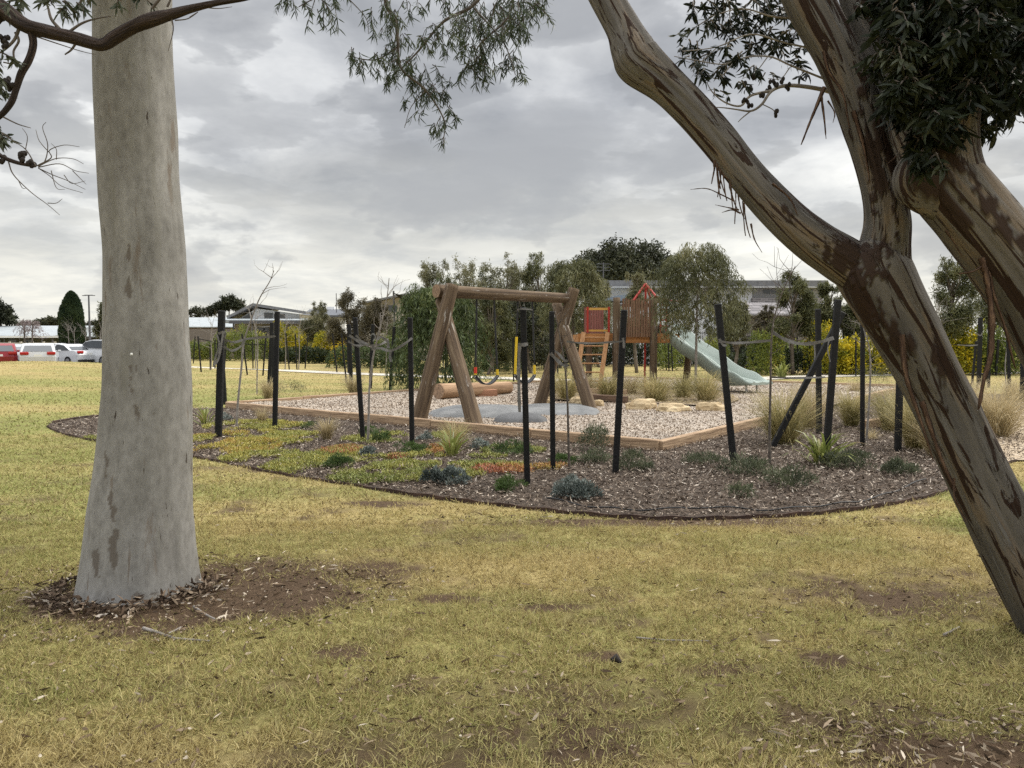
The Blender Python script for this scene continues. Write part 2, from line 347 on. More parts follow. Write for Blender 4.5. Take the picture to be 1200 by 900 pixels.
STRAW, GRN, DIRT = (.50, .405, .185), (.24, .26, .08), (.105, .075, .05)
def lawnmat(name, blade):
    m = bpy.data.materials.new(name); m.use_nodes = True; nt = m.node_tree; N = nt.nodes; L = nt.links; b = N['Principled BSDF']
    b.inputs['Roughness'].default_value = .9; b.inputs['Specular IOR Level'].default_value = .12
    a1 = N.new('ShaderNodeAttribute'); a1.attribute_name = 'soil'; a2 = N.new('ShaderNodeAttribute'); a2.attribute_name = 'green'
    tc = N.new('ShaderNodeTexCoord')
    def nz(s, d=5, r=.6):
        n = N.new('ShaderNodeTexNoise'); n.inputs['Scale'].default_value = s; n.inputs['Detail'].default_value = d; n.inputs['Roughness'].default_value = r; L.new(tc.outputs['Object'], n.inputs['Vector']); return n.outputs['Fac']
    def mx(f, a, c):
        n = N.new('ShaderNodeMix'); n.data_type = 'RGBA'
        for s, v in ((0, f), (6, a), (7, c)):
            if isinstance(v, tuple): n.inputs[s].default_value = (*v, 1)
            elif isinstance(v, (int, float)): n.inputs[s].default_value = v
            else: L.new(v, n.inputs[s])
        return n.outputs[2]
    def math_(op, a, c, d=0., cl=True):
        n = N.new('ShaderNodeMath'); n.operation = op; n.use_clamp = cl
        for i, v in enumerate((a, c, d)):
            if isinstance(v, (int, float)): n.inputs[i].default_value = v
            else: L.new(v, n.inputs[i])
        return n.outputs[0]
    if blade:
        g = N.new('ShaderNodeNewGeometry'); rn = g.outputs['Random Per Island']
        gf = math_('ADD', math_('MULTIPLY_ADD', rn, 1.2, -.78, False), a2.outputs['Fac'])
        c = mx(gf, STRAW, GRN)
        pale = math_('GREATER_THAN', rn, .9); c = mx(math_('MULTIPLY', pale, .6), c, (.60, .50, .27))
        brown = math_('LESS_THAN', rn, .2); c = mx(math_('MULTIPLY', brown, .85), c, (.12, .08, .04))
        L.new(c, b.inputs['Base Color'])
        tr = N.new('ShaderNodeBsdfTranslucent'); L.new(c, tr.inputs['Color']); ms = N.new('ShaderNodeMixShader'); ms.inputs[0].default_value = .25
        L.new(b.outputs[0], ms.inputs[1]); L.new(tr.outputs[0], ms.inputs[2]); L.new(ms.outputs[0], N['Material Output'].inputs['Surface'])
    else:
        n1, n2, n3 = nz(34, 7, .75), nz(5, 6, .65), nz(95, 4, .75)
        gf = math_('MULTIPLY_ADD', n2, 1.3, -.65, False); gf = math_('ADD', gf, a2.outputs['Fac'])
        c = mx(gf, (.385, .315, .14), (.22, .235, .075))
        cr = N.new('ShaderNodeValToRGB'); cr.color_ramp.elements[0].position = .36; cr.color_ramp.elements[1].position = .62
        cr.color_ramp.elements[0].color = (.45, .39, .34, 1); cr.color_ramp.elements[1].color = (1.15, 1.13, 1.1, 1); L.new(n1, cr.inputs[0])
        mu = N.new('ShaderNodeMix'); mu.data_type = 'RGBA'; mu.blend_type = 'MULTIPLY'; mu.inputs[0].default_value = 1; L.new(c, mu.inputs[6]); L.new(cr.outputs[0], mu.inputs[7])
        d = mx(n3, (.03, .018, .011), (.15, .10, .06))
        sf = math_('MULTIPLY_ADD', n1, 1.2, -.6, False); sf = math_('ADD', sf, math_('MULTIPLY', a1.outputs['Fac'], 1.45, cl=False))
        c = mx(sf, mu.outputs[2], d)
        far = N.new('ShaderNodeAttribute'); far.attribute_name = 'thin'
        c = mx(far.outputs['Fac'], c, d)
        L.new(c, b.inputs['Base Color'])
        bp = N.new('ShaderNodeBump'); bp.inputs['Strength'].default_value = .9; bp.inputs['Distance'].default_value = .02; L.new(n1, bp.inputs['Height']); L.new(bp.outputs[0], b.inputs['Normal'])
    return m

# ------------------------------------------------------------------ bed and pit outlines
PITZ = .10
A = np.array((-6.55, 17.4)); B = np.array((2.04, 10.45)); Cc = np.array((12.7, 24.3)); Dd = A + Cc - B
FRONT = [(55, 500), (72, 508), (110, 517), (170, 527), (228, 536), (290, 549), (350, 560), (420, 571), (490, 581), (560, 590), (640, 599), (720, 606), (800, 609), (880, 607), (960, 602), (1040, 592), (1090, 582), (1120, 571), (1160, 553), (1200, 538), (1260, 528)]
BACK = [(1420, 500), (1330, 474), (1200, 463), (1110, 461)]
LEFTB = [(225, 479), (160, 485), (100, 490), (60, 496)]
def g2(p): q = G(*p); return (q.x, q.y)
bed = crom([g2(p) for p in FRONT], 5).tolist() + [g2(p) for p in BACK] + [tuple(Cc), tuple((Cc+B)/2), tuple(B), tuple(A)] + crom([g2(p) for p in LEFTB], 4).tolist()
def inpoly(x, y, poly):
    x = np.asarray(x); y = np.asarray(y); r = np.zeros(x.shape, bool); n = len(poly)
    for i in range(n):
        x0, y0 = poly[i]; x1, y1 = poly[(i+1) % n]
        if y0 == y1: continue
        c = ((y0 > y) != (y1 > y)) & (x < (x1-x0)*(y-y0)/(y1-y0)+x0); r ^= c
    return r
pit = [tuple(A), tuple(B), tuple(Cc), tuple(Dd)]
PATH = [g2(p) for p in [(100, 427), (180, 429), (230, 431), (300, 434), (380, 437), (470, 440), (560, 442.5), (650, 445.5), (750, 448), (850, 445.5), (950, 441.5), (1050, 439), (1200, 437), (1500, 434)]]

# ground sheet
def axis(stops):
    o = []
    for (a, s), (b_, _) in zip(stops[:-1], stops[1:]): o += list(np.arange(a, b_ - 1e-6, s))
    return np.array(o + [stops[-1][0]])
gx = axis([(-1500, 300), (-300, 40), (-60, 4), (-30, 1), (-8, .25), (-4, .06), (4.5, .25), (12, 1), (40, 4), (80, 40), (300, 300), (1500, 1)])
gy = axis([(-300, 60), (-20, 2), (0, .3), (2.2, .05), (8, .14), (14, .4), (44, 1), (70, 10), (120, 60), (600, 300), (2400, 1)])
X, Y = np.meshgrid(gx, gy, indexing='ij'); X = X.ravel(); Y = Y.ravel()
so_, gr_ = masks(X, Y); Z = terrain(X, Y) + (fbm(X*1.2, Y*1.2, 0, 5, 3)-.5)*.035*(1-sst(15, 30, Y))*sst(1, 2, Y)
i, j = np.meshgrid(np.arange(len(gx)-1), np.arange(len(gy)-1), indexing='ij'); ny = len(gy)
Q = np.stack([i*ny+j, (i+1)*ny+j, (i+1)*ny+j+1, i*ny+j+1], -1).reshape(-1, 4)
me = fastmesh('ground', np.stack([X, Y, Z-.006], 1), Q, np.full(len(Q), 4), {'soil': so_, 'green': gr_, 'thin': np.zeros(len(X))}, True)
props(link('ground', me, lawnmat('lawn_ground', False)), kind='structure')

# grass blades
def blades(n, x0, x1, y0, y1, L0, W0, pw=1.0):
    yy = y0 + (y1-y0)*rng.random(n)**pw; k = .82*yy+.5
    xx = np.clip(-k + 2*k*rng.random(n), x0, x1)
    so, gr = masks(xx, yy)
    holes = fbm(xx*13, yy*13, 0, 45, 3); keep = (rng.random(n) > so*.96+.02+.75*sst(.56, .66, holes)) & ~inpoly(xx, yy, bed) & ~inpoly(xx, yy, pit)
    keep &= (xx > x0+.001) & (xx < x1-.001)
    xx, yy, gr, so = xx[keep], yy[keep], gr[keep], so[keep]; n = len(xx)
    clump = fbm(xx*7, yy*7, 0, 41, 3)
    P = np.stack([xx, yy, terrain(xx, yy) + (fbm(xx*1.2, yy*1.2, 0, 5, 3)-.5)*.035*(1-sst(15, 30, yy)) - .008], 1)
    D = rng.normal(size=(n, 3))*.75; D[:, 2] = np.abs(D[:, 2])*.75 + .22
    Ls = L0*(.45+1.0*rng.random(n)**1.5)*(.45+1.1*clump)
    return P, D, Ls, W0*(.6+.8*rng.random(n)), gr
parts = [blades(470000, -5.7, 5.7, 2.2, 6.3, .050, .0038, 1.15), blades(175000, -10.5, 10.5, 6.2, 12.5, .048, .0085), blades(110000, -26, 26, 12.3, 42, .06, .02)]
P, D, Ls, Ws, gr = [np.concatenate(a) for a in zip(*parts)]
g = leaves('grass', P, D, Ls, Ws, lawnmat('grass_blades', True), attrs={'green': gr}, curve=.12, wide=.3)
props(g, kind='stuff', label='short dry straw and green lawn grass', cat='grass')

# mulch bed surface
def sheet(name, poly, z, m, parent=None):
    me = bpy.data.meshes.new(name); import bmesh
    bm = bmesh.new(); vs = [bm.verts.new((x, y, z)) for x, y in poly]; f = bm.faces.new(vs); bmesh.ops.triangulate(bm, faces=[f]); bmesh.ops.recalc_face_normals(bm, faces=bm.faces)
    if bm.faces[:][0].normal.z < 0: bmesh.ops.reverse_faces(bm, faces=bm.faces)
    bm.to_mesh(me); bm.free(); return link(name, me, m, parent)
mulchm = mat('mulch_soil', (.018, .012, .008), .95, (.13, .094, .066), 45, 8, .9, 60, lo=.38, hi=.7)
props(sheet('mulch_bed', bed, .012, mulchm), kind='structure')
def gravelmat():
    m = bpy.data.materials.new('gravel_bed'); m.use_nodes = True; N = m.node_tree.nodes; L = m.node_tree.links; b = N['Principled BSDF']; b.inputs['Roughness'].default_value = .9
    tc = N.new('ShaderNodeTexCoord'); v = N.new('ShaderNodeTexVoronoi'); v.inputs['Scale'].default_value = 34; L.new(tc.outputs['Object'], v.inputs['Vector'])
    s = N.new('ShaderNodeSeparateColor'); L.new(v.outputs['Color'], s.inputs[0])
    cr = N.new('ShaderNodeValToRGB'); e = cr.color_ramp.elements; e[0].color = (.17, .14, .115, 1); e[1].color = (.44, .39, .33, 1); x = e.new(.5); x.color = (.30, .255, .205, 1); L.new(s.outputs[0], cr.inputs[0])
    n = N.new('ShaderNodeTexNoise'); n.inputs['Scale'].default_value = .7; n.inputs['Detail'].default_value = 6; L.new(tc.outputs['Object'], n.inputs['Vector'])
    c2 = N.new('ShaderNodeValToRGB'); c2.color_ramp.elements[0].position = .35; c2.color_ramp.elements[1].position = .65; c2.color_ramp.elements[0].color = (.78, .76, .74, 1); c2.color_ramp.elements[1].color = (1.12, 1.08, 1.03, 1); L.new(n.outputs['Fac'], c2.inputs[0])
    mu = N.new('ShaderNodeMix'); mu.data_type = 'RGBA'; mu.blend_type = 'MULTIPLY'; mu.inputs[0].default_value = 1; L.new(cr.outputs[0], mu.inputs[6]); L.new(c2.outputs[0], mu.inputs[7])
    L.new(mu.outputs[2], b.inputs['Base Color'])
    bp = N.new('ShaderNodeBump'); bp.inputs['Strength'].default_value = .7; bp.inputs['Distance'].default_value = .012; L.new(v.outputs['Distance'], bp.inputs['Height']); L.new(bp.outputs[0], b.inputs['Normal'])
    return m
# pit surface, gently uneven grid
n_ = 70; s_, t_ = np.meshgrid(np.linspace(0, 1, n_), np.linspace(0, 1, n_), indexing='ij')
PX = A[0] + (B-A)[0]*s_ + (Dd-A)[0]*t_; PY = A[1] + (B-A)[1]*s_ + (Dd-A)[1]*t_
PZ = PITZ + (fbm(PX*.8, PY*.8, 0, 77, 3)-.5)*.05
ii, jj = np.meshgrid(np.arange(n_-1), np.arange(n_-1), indexing='ij')
Q = np.stack([ii*n_+jj, (ii+1)*n_+jj, (ii+1)*n_+jj+1, ii*n_+jj+1], -1).reshape(-1, 4)
me = fastmesh('gravel_pit', np.stack([PX, PY, PZ], -1), Q, np.full(len(Q), 4), None, True); props(link('gravel_pit', me, gravelmat()), kind='structure')
# loose chips
def scatter_in(poly, n, dens=None):
    P_ = np.array(poly); lo, hi = P_.min(0), P_.max(0); x = lo[0]+(hi[0]-lo[0])*rng.random(n*4); y = lo[1]+(hi[1]-lo[1])*rng.random(n*4)
    k = inpoly(x, y, poly) & (np.abs(x) < .75*y+1) & (rng.random(n*4) < np.clip((9.5/np.maximum(y, 1))**1.5, 0, 1)); x, y = x[k][:n], y[k][:n]; return x, y
x, y = scatter_in(pit, 90000)
D = rng.normal(size=(len(x), 3)); D[:, 2] *= .35
gz = PITZ + (fbm(x*.8, y*.8, 0, 77, 3)-.5)*.05
chipm = chipsmat('gravel_chip', [(0, (.13, .095, .07)), (.4, (.26, .20, .148)), (.8, (.39, .315, .24)), (1, (.53, .46, .37))])
sc_ = np.sqrt(y/10.4)
o = leaves('gravel', np.stack([x, y, gz+.012*rng.random(len(x))], 1), D, (.016+.02*rng.random(len(x)))*sc_, (.014+.012*rng.random(len(x)))*sc_, chipm); props(o, 'loose tan and pink gravel spread inside the timber edged play pit', 'gravel', kind='stuff')
x, y = scatter_in(bed, 110000)
D = rng.normal(size=(len(x), 3)); D[:, 2] *= .42
mchip = chipsmat('mulch_chip', [(0, (.025, .017, .012)), (.3, (.07, .05, .036)), (.65, (.21, .16, .12)), (.88, (.42, .345, .27)), (1, (.68, .60, .50))])
o = leaves('wood_mulch', np.stack([x, y, (.014+.04*rng.random(len(x)))], 1), D, .018+.075*rng.random(len(x))**2, .005+.011*rng.random(len(x)), mchip); props(o, 'brown and pale shredded bark mulch covering the garden bed', 'mulch', kind='stuff')

# soil litter: fallen leaves, bark flakes
lx, ly = [], []
for cx, cy, rx, ry, k, n in ((-2.0, 4.5, 1.35, .8, 1, 3000), (1.75, 2.7, .9, .35, 1, 1100), (2.3, 4.3, 1.2, .5, 1, 450), (0, 4.5, 4, 2.6, 1, 420), (.9, 3.2, 1.8, .7, 1, 700), (-1.2, 3.1, 1.6, .5, 1, 450), (0, 3.6, 3, 1.2, 1, 600), (1.3, 6.35, 2.2, .25, 1, 600), (-2.5, 8.6, 2.5, .5, 1, 250)):
    a = rng.random(n)*6.283; r_ = np.sqrt(rng.random(n)); lx.append(cx+rx*r_*np.cos(a)); ly.append(cy+ry*r_*np.sin(a))
x, y = np.concatenate(lx), np.concatenate(ly); k = ~inpoly(x, y, bed); x, y = x[k], y[k]; n = len(x)
D = rng.normal(size=(n, 3)); D[:, 2] *= .18
lit = chipsmat('litter', [(0, (.03, .02, .012)), (.5, (.13, .09, .055)), (.85, (.28, .21, .14)), (1, (.55, .48, .38))])
z_ = (fbm(x*1.2, y*1.2, 0, 5, 3)-.5)*.035
o = leaves('leaf_litter', np.stack([x, y, z_+.004+.02*rng.random(n)], 1), D, .012+.07*rng.random(n)**3, .004+.010*rng.random(n), lit, nseg=2); props(o, 'dry fallen gum leaves and bark flakes on bare soil', 'leaf litter', kind='stuff')
# larger pale fallen leaves in the lower right corner
n = 150; x = 1.25+rng.random(n)*1.2; y = 2.5+.42*rng.random(n)
x = np.concatenate([x, rng.uniform(-3, 3.2, 90)]); y = np.concatenate([y, rng.uniform(2.8, 7, 90)]); n = len(x); D = rng.normal(size=(n, 3)); D[:, 2] *= .1
o = leaves('gum_leaf_litter', np.stack([x, y, np.full(n, .022)], 1), D, .02+.055*rng.random(n), .007+.006*rng.random(n), leafmat('pale_litter', (.13, .09, .055), (.33, .27, .19), .1, 2, .3, .6, (.55, .50, .42)), nseg=2)
props(o, 'long pale fallen gum leaves lying over the lawn and soil', 'leaf litter', kind='stuff')

# path + asphalt car park
def ribbon(name, pts, w, z, m):
    C = crom(pts, 8); T = np.gradient(C, axis=0); T /= np.linalg.norm(T, axis=1)[:, None]; Nn = np.stack([-T[:, 1], T[:, 0]], 1)
    a = C+Nn*w/2; b_ = C-Nn*w/2; V = [(p[0], p[1], tz(*p)+z) for p in a]+[(p[0], p[1], tz(*p)+z) for p in b_]; m_ = len(C)
    me = bpy.data.meshes.new(name); me.from_pydata(V, [], [(i, i+m_, i+m_+1, i+1) for i in range(m_-1)]); return link(name, me, m)
props(ribbon('path', PATH, 1.7, .02, mat('concrete', (.40, .36, .30), .9, (.50, .46, .39), 3, 8, .3, 30)), kind='structure')
car_park = [(-60, 42.5), (-22.3, 42.5), (-28, 60), (-60, 60)]
props(sheet('car_park', car_park, .012, mat('asphalt', (.045, .045, .047), .92, (.075, .075, .075), 8, 8, .5, 60)), kind='structure')
mb = MB(); mb.box((-41.2, 42.43, .06), (37.6, .14, .13), bev=.02); props(mb.build('kerb', MT['concrete']), kind='structure')
mb = MB()
for k in range(7): mb.box((-48 + k*3.4, 46.5, .018), (.1, 5, .004))
props(mb.build('parking_lines', mat('line_paint', (.7, .7, .68), .7)), kind='structure')
# ------------------------------------------------------------------ bark
def barkmat(name, stops, streak=(5, 5, .9), thr=None, fine=(30, 30, 6), bump=.6, rough=.85, spots=False, second=None):
    m = bpy.data.materials.new(name); m.use_nodes = True; N = m.node_tree.nodes; L = m.node_tree.links; b = N['Principled BSDF']; b.inputs['Roughness'].default_value = rough; b.inputs['Specular IOR Level'].default_value = .2
    at_ = N.new('ShaderNodeAttribute'); at_.attribute_name = 'bark'
    def nz(sc, s=1., d=7, r=.6, dist=0., off=(0, 0, 0)):
        mp = N.new('ShaderNodeMapping'); mp.inputs['Scale'].default_value = sc; mp.inputs['Location'].default_value = off; L.new(at_.outputs['Vector'], mp.inputs[0])
        n = N.new('ShaderNodeTexNoise'); n.inputs['Scale'].default_value = s; n.inputs['Detail'].default_value = d; n.inputs['Roughness'].default_value = r; n.inputs['Distortion'].default_value = dist
        L.new(mp.outputs[0], n.inputs['Vector']); return n.outputs['Fac'], mp
    n1, _ = nz(streak, 1, 6, .55, .4)
    cr = N.new('ShaderNodeValToRGB'); e = cr.color_ramp.elements
    e[0].position, e[0].color = stops[0][0], (*stops[0][1], 1); e[1].position, e[1].color = stops[-1][0], (*stops[-1][1], 1)
    for p, q in stops[1:-1]: x = e.new(p); x.color = (*q, 1)
    L.new(n1, cr.inputs[0]); c = cr.outputs[0]; h = n1
    def mx(f, a, c_, bt='MIX'):
        n = N.new('ShaderNodeMix'); n.data_type = 'RGBA'; n.blend_type = bt
        for s, v in ((0, f), (6, a), (7, c_)):
            if isinstance(v, tuple): n.inputs[s].default_value = (*v, 1)
            elif isinstance(v, (int, float)): n.inputs[s].default_value = v
            else: L.new(v, n.inputs[s])
        return n.outputs[2]
    def step(v, lo, hi):
        r = N.new('ShaderNodeMapRange'); r.inputs['From Min'].default_value = lo; r.inputs['From Max'].default_value = hi; r.clamp = True; L.new(v, r.inputs['Value']); return r.outputs[0]
    nf, _ = nz(fine, 1, 6, .65)
    g = N.new('ShaderNodeValToRGB'); g.color_ramp.elements[0].position = .3; g.color_ramp.elements[1].position = .7
    g.color_ramp.elements[0].color = (.72, .71, .70, 1); g.color_ramp.elements[1].color = (1.15, 1.15, 1.15, 1); L.new(nf, g.inputs[0])
    c = mx(1., c, g.outputs[0], 'MULTIPLY')
    hh = N.new('ShaderNodeMath'); hh.operation = 'MULTIPLY_ADD'; L.new(nf, hh.inputs[0]); hh.inputs[1].default_value = .35; L.new(h, hh.inputs[2]); H = hh.outputs[0]
    for (sc, lo, hi, colr, dep, dist, off) in (second or []):
        n2, _ = nz(sc, 1, 5, .6, dist, off); f = step(n2, lo, hi); c = mx(f, c, colr)
        k = N.new('ShaderNodeMath'); k.operation = 'MULTIPLY_ADD'; L.new(f, k.inputs[0]); k.inputs[1].default_value = dep; L.new(H, k.inputs[2]); H = k.outputs[0]
    L.new(c, b.inputs['Base Color'])
    bp = N.new('ShaderNodeBump'); bp.inputs['Strength'].default_value = bump; bp.inputs['Distance'].default_value = .02; L.new(H, bp.inputs['Height']); L.new(bp.outputs[0], b.inputs['Normal'])
    return m
pale_bark = barkmat('pale_gum_bark', [(.28, (.17, .163, .150)), (.45, (.225, .217, .20)), (.6, (.265, .257, .24)), (.75, (.31, .302, .285))], (1.1, 1.1, 1.6), fine=(7, 7, 14), bump=.2, rough=.7,
    second=[((3.2, 3.2, 2.0), .62, .68, (.17, .145, .12), -.25, .3, (4, 2, 1)), ((8, 8, 5.5), .67, .69, (.06, .05, .04), -.9, 0., (0, 0, 9)), ((2.2, 2.2, .9), .56, .72, (.20, .192, .165), 0., .6, (1, 7, 3))])
shed_bark = barkmat('shedding_gum_bark', [(.28, (.062, .056, .050)), (.42, (.105, .096, .085)), (.52, (.14, .127, .11)), (.60, (.17, .132, .094)), (.68, (.135, .125, .112)), (.80, (.205, .188, .163))], (1.0, 1.0, 1.1), fine=(8, 8, 2.4), bump=.6,
    second=[((1.6, 1.6, 1.0), .555, .57, (.032, .018, .012), 1.4, 1.3, (2, 5, 0)), ((4.0, 4.0, 1.5), .625, .645, (.030, .017, .012), .9, .6, (8, 1, 3)), ((2.0, 2.0, .6), .60, .63, (.15, .14, .128), .5, .5, (0, 3, 11))])
dark_bark = barkmat('dark_branch_bark', [(.3, (.022, .016, .014)), (.55, (.055, .04, .034)), (.75, (.12, .085, .065))], (3, 3, 5), fine=(9, 9, 14), bump=.9)
twig_m = mat('twig', (.06, .048, .04), .9, (.13, .11, .09), 20, 4)
grey_twig = mat('grey_twig', (.16, .14, .12), .9, (.30, .27, .24), 12, 4)
trunk_m = mat('far_trunk', (.08, .065, .05), .9, (.17, .14, .11), 6, 5)

# ------------------------------------------------------------------ big pale gum, left
YT = 4.6
prof = [(745, 86, 238), (720, 88, 236), (700, 91, 233), (680, 93, 231), (650, 97, 228.5), (620, 100.5, 227), (600, 103, 226), (570, 108, 226), (550, 111, 226), (520, 115, 226), (490, 118, 225.5), (460, 121, 225), (430, 122, 223.5), (400, 122.5, 221), (370, 123, 219.5), (340, 123.5, 218), (300, 123.5, 215.5), (270, 121.5, 213), (240, 119, 210), (200, 117, 207), (150, 115, 206), (100, 113, 203.5), (60, 112, 202), (20, 112, 201), (-30, 112, 201)]
rows = []
for py, l, r in prof:
    c = at((l+r)/2, py, YT); rad = (at(r, py, YT)-at(l, py, YT)).length/2; rows.append((c.x, c.y, c.z, rad))
x0, y0, z0, r0 = rows[-1]
rows = rows + [(x0-.02, y0+.05, z0+.7, r0*.97), (x0+.04, y0+.12, z0+1.6, r0*.9)]
def flare(rr, A_, S, Z):
    low = 1-sst(-.25, .55, Z)
    but = .055*np.cos(A_*5+.6)*low + .03*np.cos(A_*3+2+Z*.5)*(1-sst(0, 1.6, Z)) - .05 - .035*(1-sst(.1, 1.6, Z)) + .07*(1-sst(-.12, .06, Z))
    n_ = (fbm(np.cos(A_)*1.5+4, np.sin(A_)*1.5+4, S*.8, 61, 4)-.5)*.11 + (fbm(np.cos(A_)*4+4, np.sin(A_)*4+4, S*3, 62, 3)-.5)*.012
    edge = (fbm(np.cos(A_)*7+4, np.sin(A_)*7+4, S*5, 63, 3)-.5)*.10*(1-sst(-.1, .12, Z))
    return rr*(1+but+n_+edge)
root = empty('gum_tree', (-2.25, YT, 0), 'thick smooth pale grey gum trunk standing on bare soil at the left', 'tree')
L0 = [limb_data(rows, 14, 170, flare=flare)]
tr = limbs('trunk', L0, pale_bark, root)
V_ = L0[0][0]; rel = V_[:, 1] < YT+.05
def patch(px, py, rx, ry, sd, th):
    c = at(px, py, YT-.33); d = np.sqrt(((V_[:, 0]-c.x-(V_[:, 2]-c.z)*-.10)/(rx/F*YT))**2+((V_[:, 2]-c.z)/(ry/F*YT))**2)
    n_ = fbm(V_[:, 0]*26+sd, V_[:, 2]*11, V_[:, 1]*8, sd, 4); return sst(0, .06, (1-d)*.5+(n_-.5)*1.5-th)*rel
pm_ = np.maximum.reduce([patch(126, 600, 6, 75, 3, .30), patch(131, 655, 5, 38, 5, .15), patch(112, 655, 14, 50, 8, .5), patch(190, 560, 10, 40, 9, .7), patch(170, 480, 12, 60, 12, .7), patch(150, 470, 8, 45, 14, .36), patch(140, 330, 10, 60, 15, .42), patch(200, 400, 5, 90, 16, .55), patch(195, 240, 6, 90, 17, .62), patch(215, 680, 30, 14, 19, .5), patch(165, 700, 70, 8, 20, .42), patch(150, 200, 6, 60, 23, .6)])
a_ = tr.data.attributes.new('patch', 'FLOAT', 'POINT'); a_.data.foreach_set('value', pm_.astype(np.float32))
N_ = pale_bark.node_tree.nodes; Lk = pale_bark.node_tree.links; bs = N_['Principled BSDF']; src = bs.inputs['Base Color'].links[0].from_socket
an = N_.new('ShaderNodeAttribute'); an.attribute_name = 'patch'; mxn = N_.new('ShaderNodeMix'); mxn.data_type = 'RGBA'; Lk.new(an.outputs['Fac'], mxn.inputs[0]); Lk.new(src, mxn.inputs[6]); mxn.inputs[7].default_value = (.135, .118, .10, 1); Lk.new(mxn.outputs[2], bs.inputs['Base Color'])
bpn = [n for n in N_ if n.type == 'BUMP'][0]; hs_ = bpn.inputs['Height'].links[0].from_socket; sb_ = N_.new('ShaderNodeMath'); sb_.operation = 'MULTIPLY_ADD'; sb_.inputs[1].default_value = -.5; Lk.new(an.outputs['Fac'], sb_.inputs[0]); Lk.new(hs_, sb_.inputs[2]); Lk.new(sb_.outputs[0], bpn.inputs['Height'])
# limbs high above the frame that carry the overhead crown
tx, ty, tz_ = x0+.04, y0+.12, z0+1.6
hl = []
def L4(*r): return [tuple(q) for q in r]
hl.append(limb_data(L4((tx, ty, tz_-.4, .27), (tx+.5, ty+.3, tz_+.9, .2), (tx+1.6, ty+.8, tz_+1.9, .14), (tx+3.2, ty+1.3, tz_+2.4, .08), (tx+4.6, ty+1.5, tz_+2.3, .03)), 6, 16, .06))
hl.append(limb_data(L4((tx, ty, tz_-.4, .27), (tx-.5, ty+.1, tz_+1., .2), (tx-1.3, ty-.4, tz_+2.2, .12), (tx-2.2, ty-.6, tz_+3, .05)), 6, 16, .06))
hl.append(limb_data(L4((tx, ty, tz_-.4, .25), (tx+.1, ty+.6, tz_+1., .18), (tx+.1, ty+1.3, tz_+2.2, .1), (tx+.2, ty+1.9, tz_+3.2, .04)), 6, 16, .06))
# ends of the limb whose twigs hang into the picture
hx = at(462, -60, 6.2)
hl.append(limb_data(L4((tx+1.6, ty+.8, tz_+1.9, .1), (tx+2.0, ty+1.1, tz_+1.4, .06), (hx.x-.1, 6.2, hx.z+.3, .035), (hx.x, 6.2, hx.z, .022)), 6, 10, .06))
hx2 = at(590, -70, 6.6)
hl.append(limb_data(L4((tx+3.2, ty+1.3, tz_+2.4, .07), (hx2.x-.3, 6.6, hx2.z+.6, .04), (hx2.x, 6.6, hx2.z, .022)), 6, 10, .06))
limbs('limb', hl, pale_bark, root)

def sprays(name, clusters, m, parent, Y, leafL=.085, leafW=.011, droop=1., seedtw=None, dens=1., twm=None, lname='foliage', spread=None):
    """clusters (px,py,radius px,leaves): twigs hanging through each cluster with narrow leaves along them"""
    P, D = [], []; tw = MB()
    for px, py, r, n in clusters:
        Yc = Y + random.uniform(-.35, .35); nt_ = max(2, int(n/14)); rw = r/F*Yc
        for k in range(nt_):
            a = at(px+random.uniform(-.6, .6)*r, py-random.uniform(.3, 1.)*r, Yc+random.uniform(-.5, .5)*rw)
            d = Vector((random.gauss(0, .8), random.gauss(0, .6), -random.uniform(.2, 1.1)*droop)).normalized(); ln = rw*random.uniform(.9, 1.7)
            pts = [a]; 
            for q in range(5):
                d = (d + Vector((random.gauss(0, .22), random.gauss(0, .22), -.22*droop))).normalized(); pts.append(pts[-1]+d*ln/5)
            tw.tube(pts, [.0045*(1-.15*q) for q in range(6)], 4, False)
            m_ = int(n/nt_*dens)+1
            for q in range(m_):
                t = random.random()**.8*4.999; i_ = int(t); p = pts[i_].lerp(pts[i_+1], t-i_)
                P.append(p); e = (pts[i_+1]-pts[i_]).normalized()
                D.append(e*.5+Vector((random.gauss(0, .65), random.gauss(0, .65), -.55*droop+random.gauss(0, .35))))
    props(tw.build('twigs', twm or twig_m, parent, True), kind='stuff')
    n = len(P); ll = leafL*(.6+.7*rng.random(n))
    leaves(lname, np.array(P), np.array(D), ll, leafW*(.7+.6*rng.random(n)), m, parent, .10, 2)
gumleaf = leafmat('gum_leaf', (.022, .034, .018), (.07, .095, .045), .3, 2., .3, .5, (.12, .13, .06))
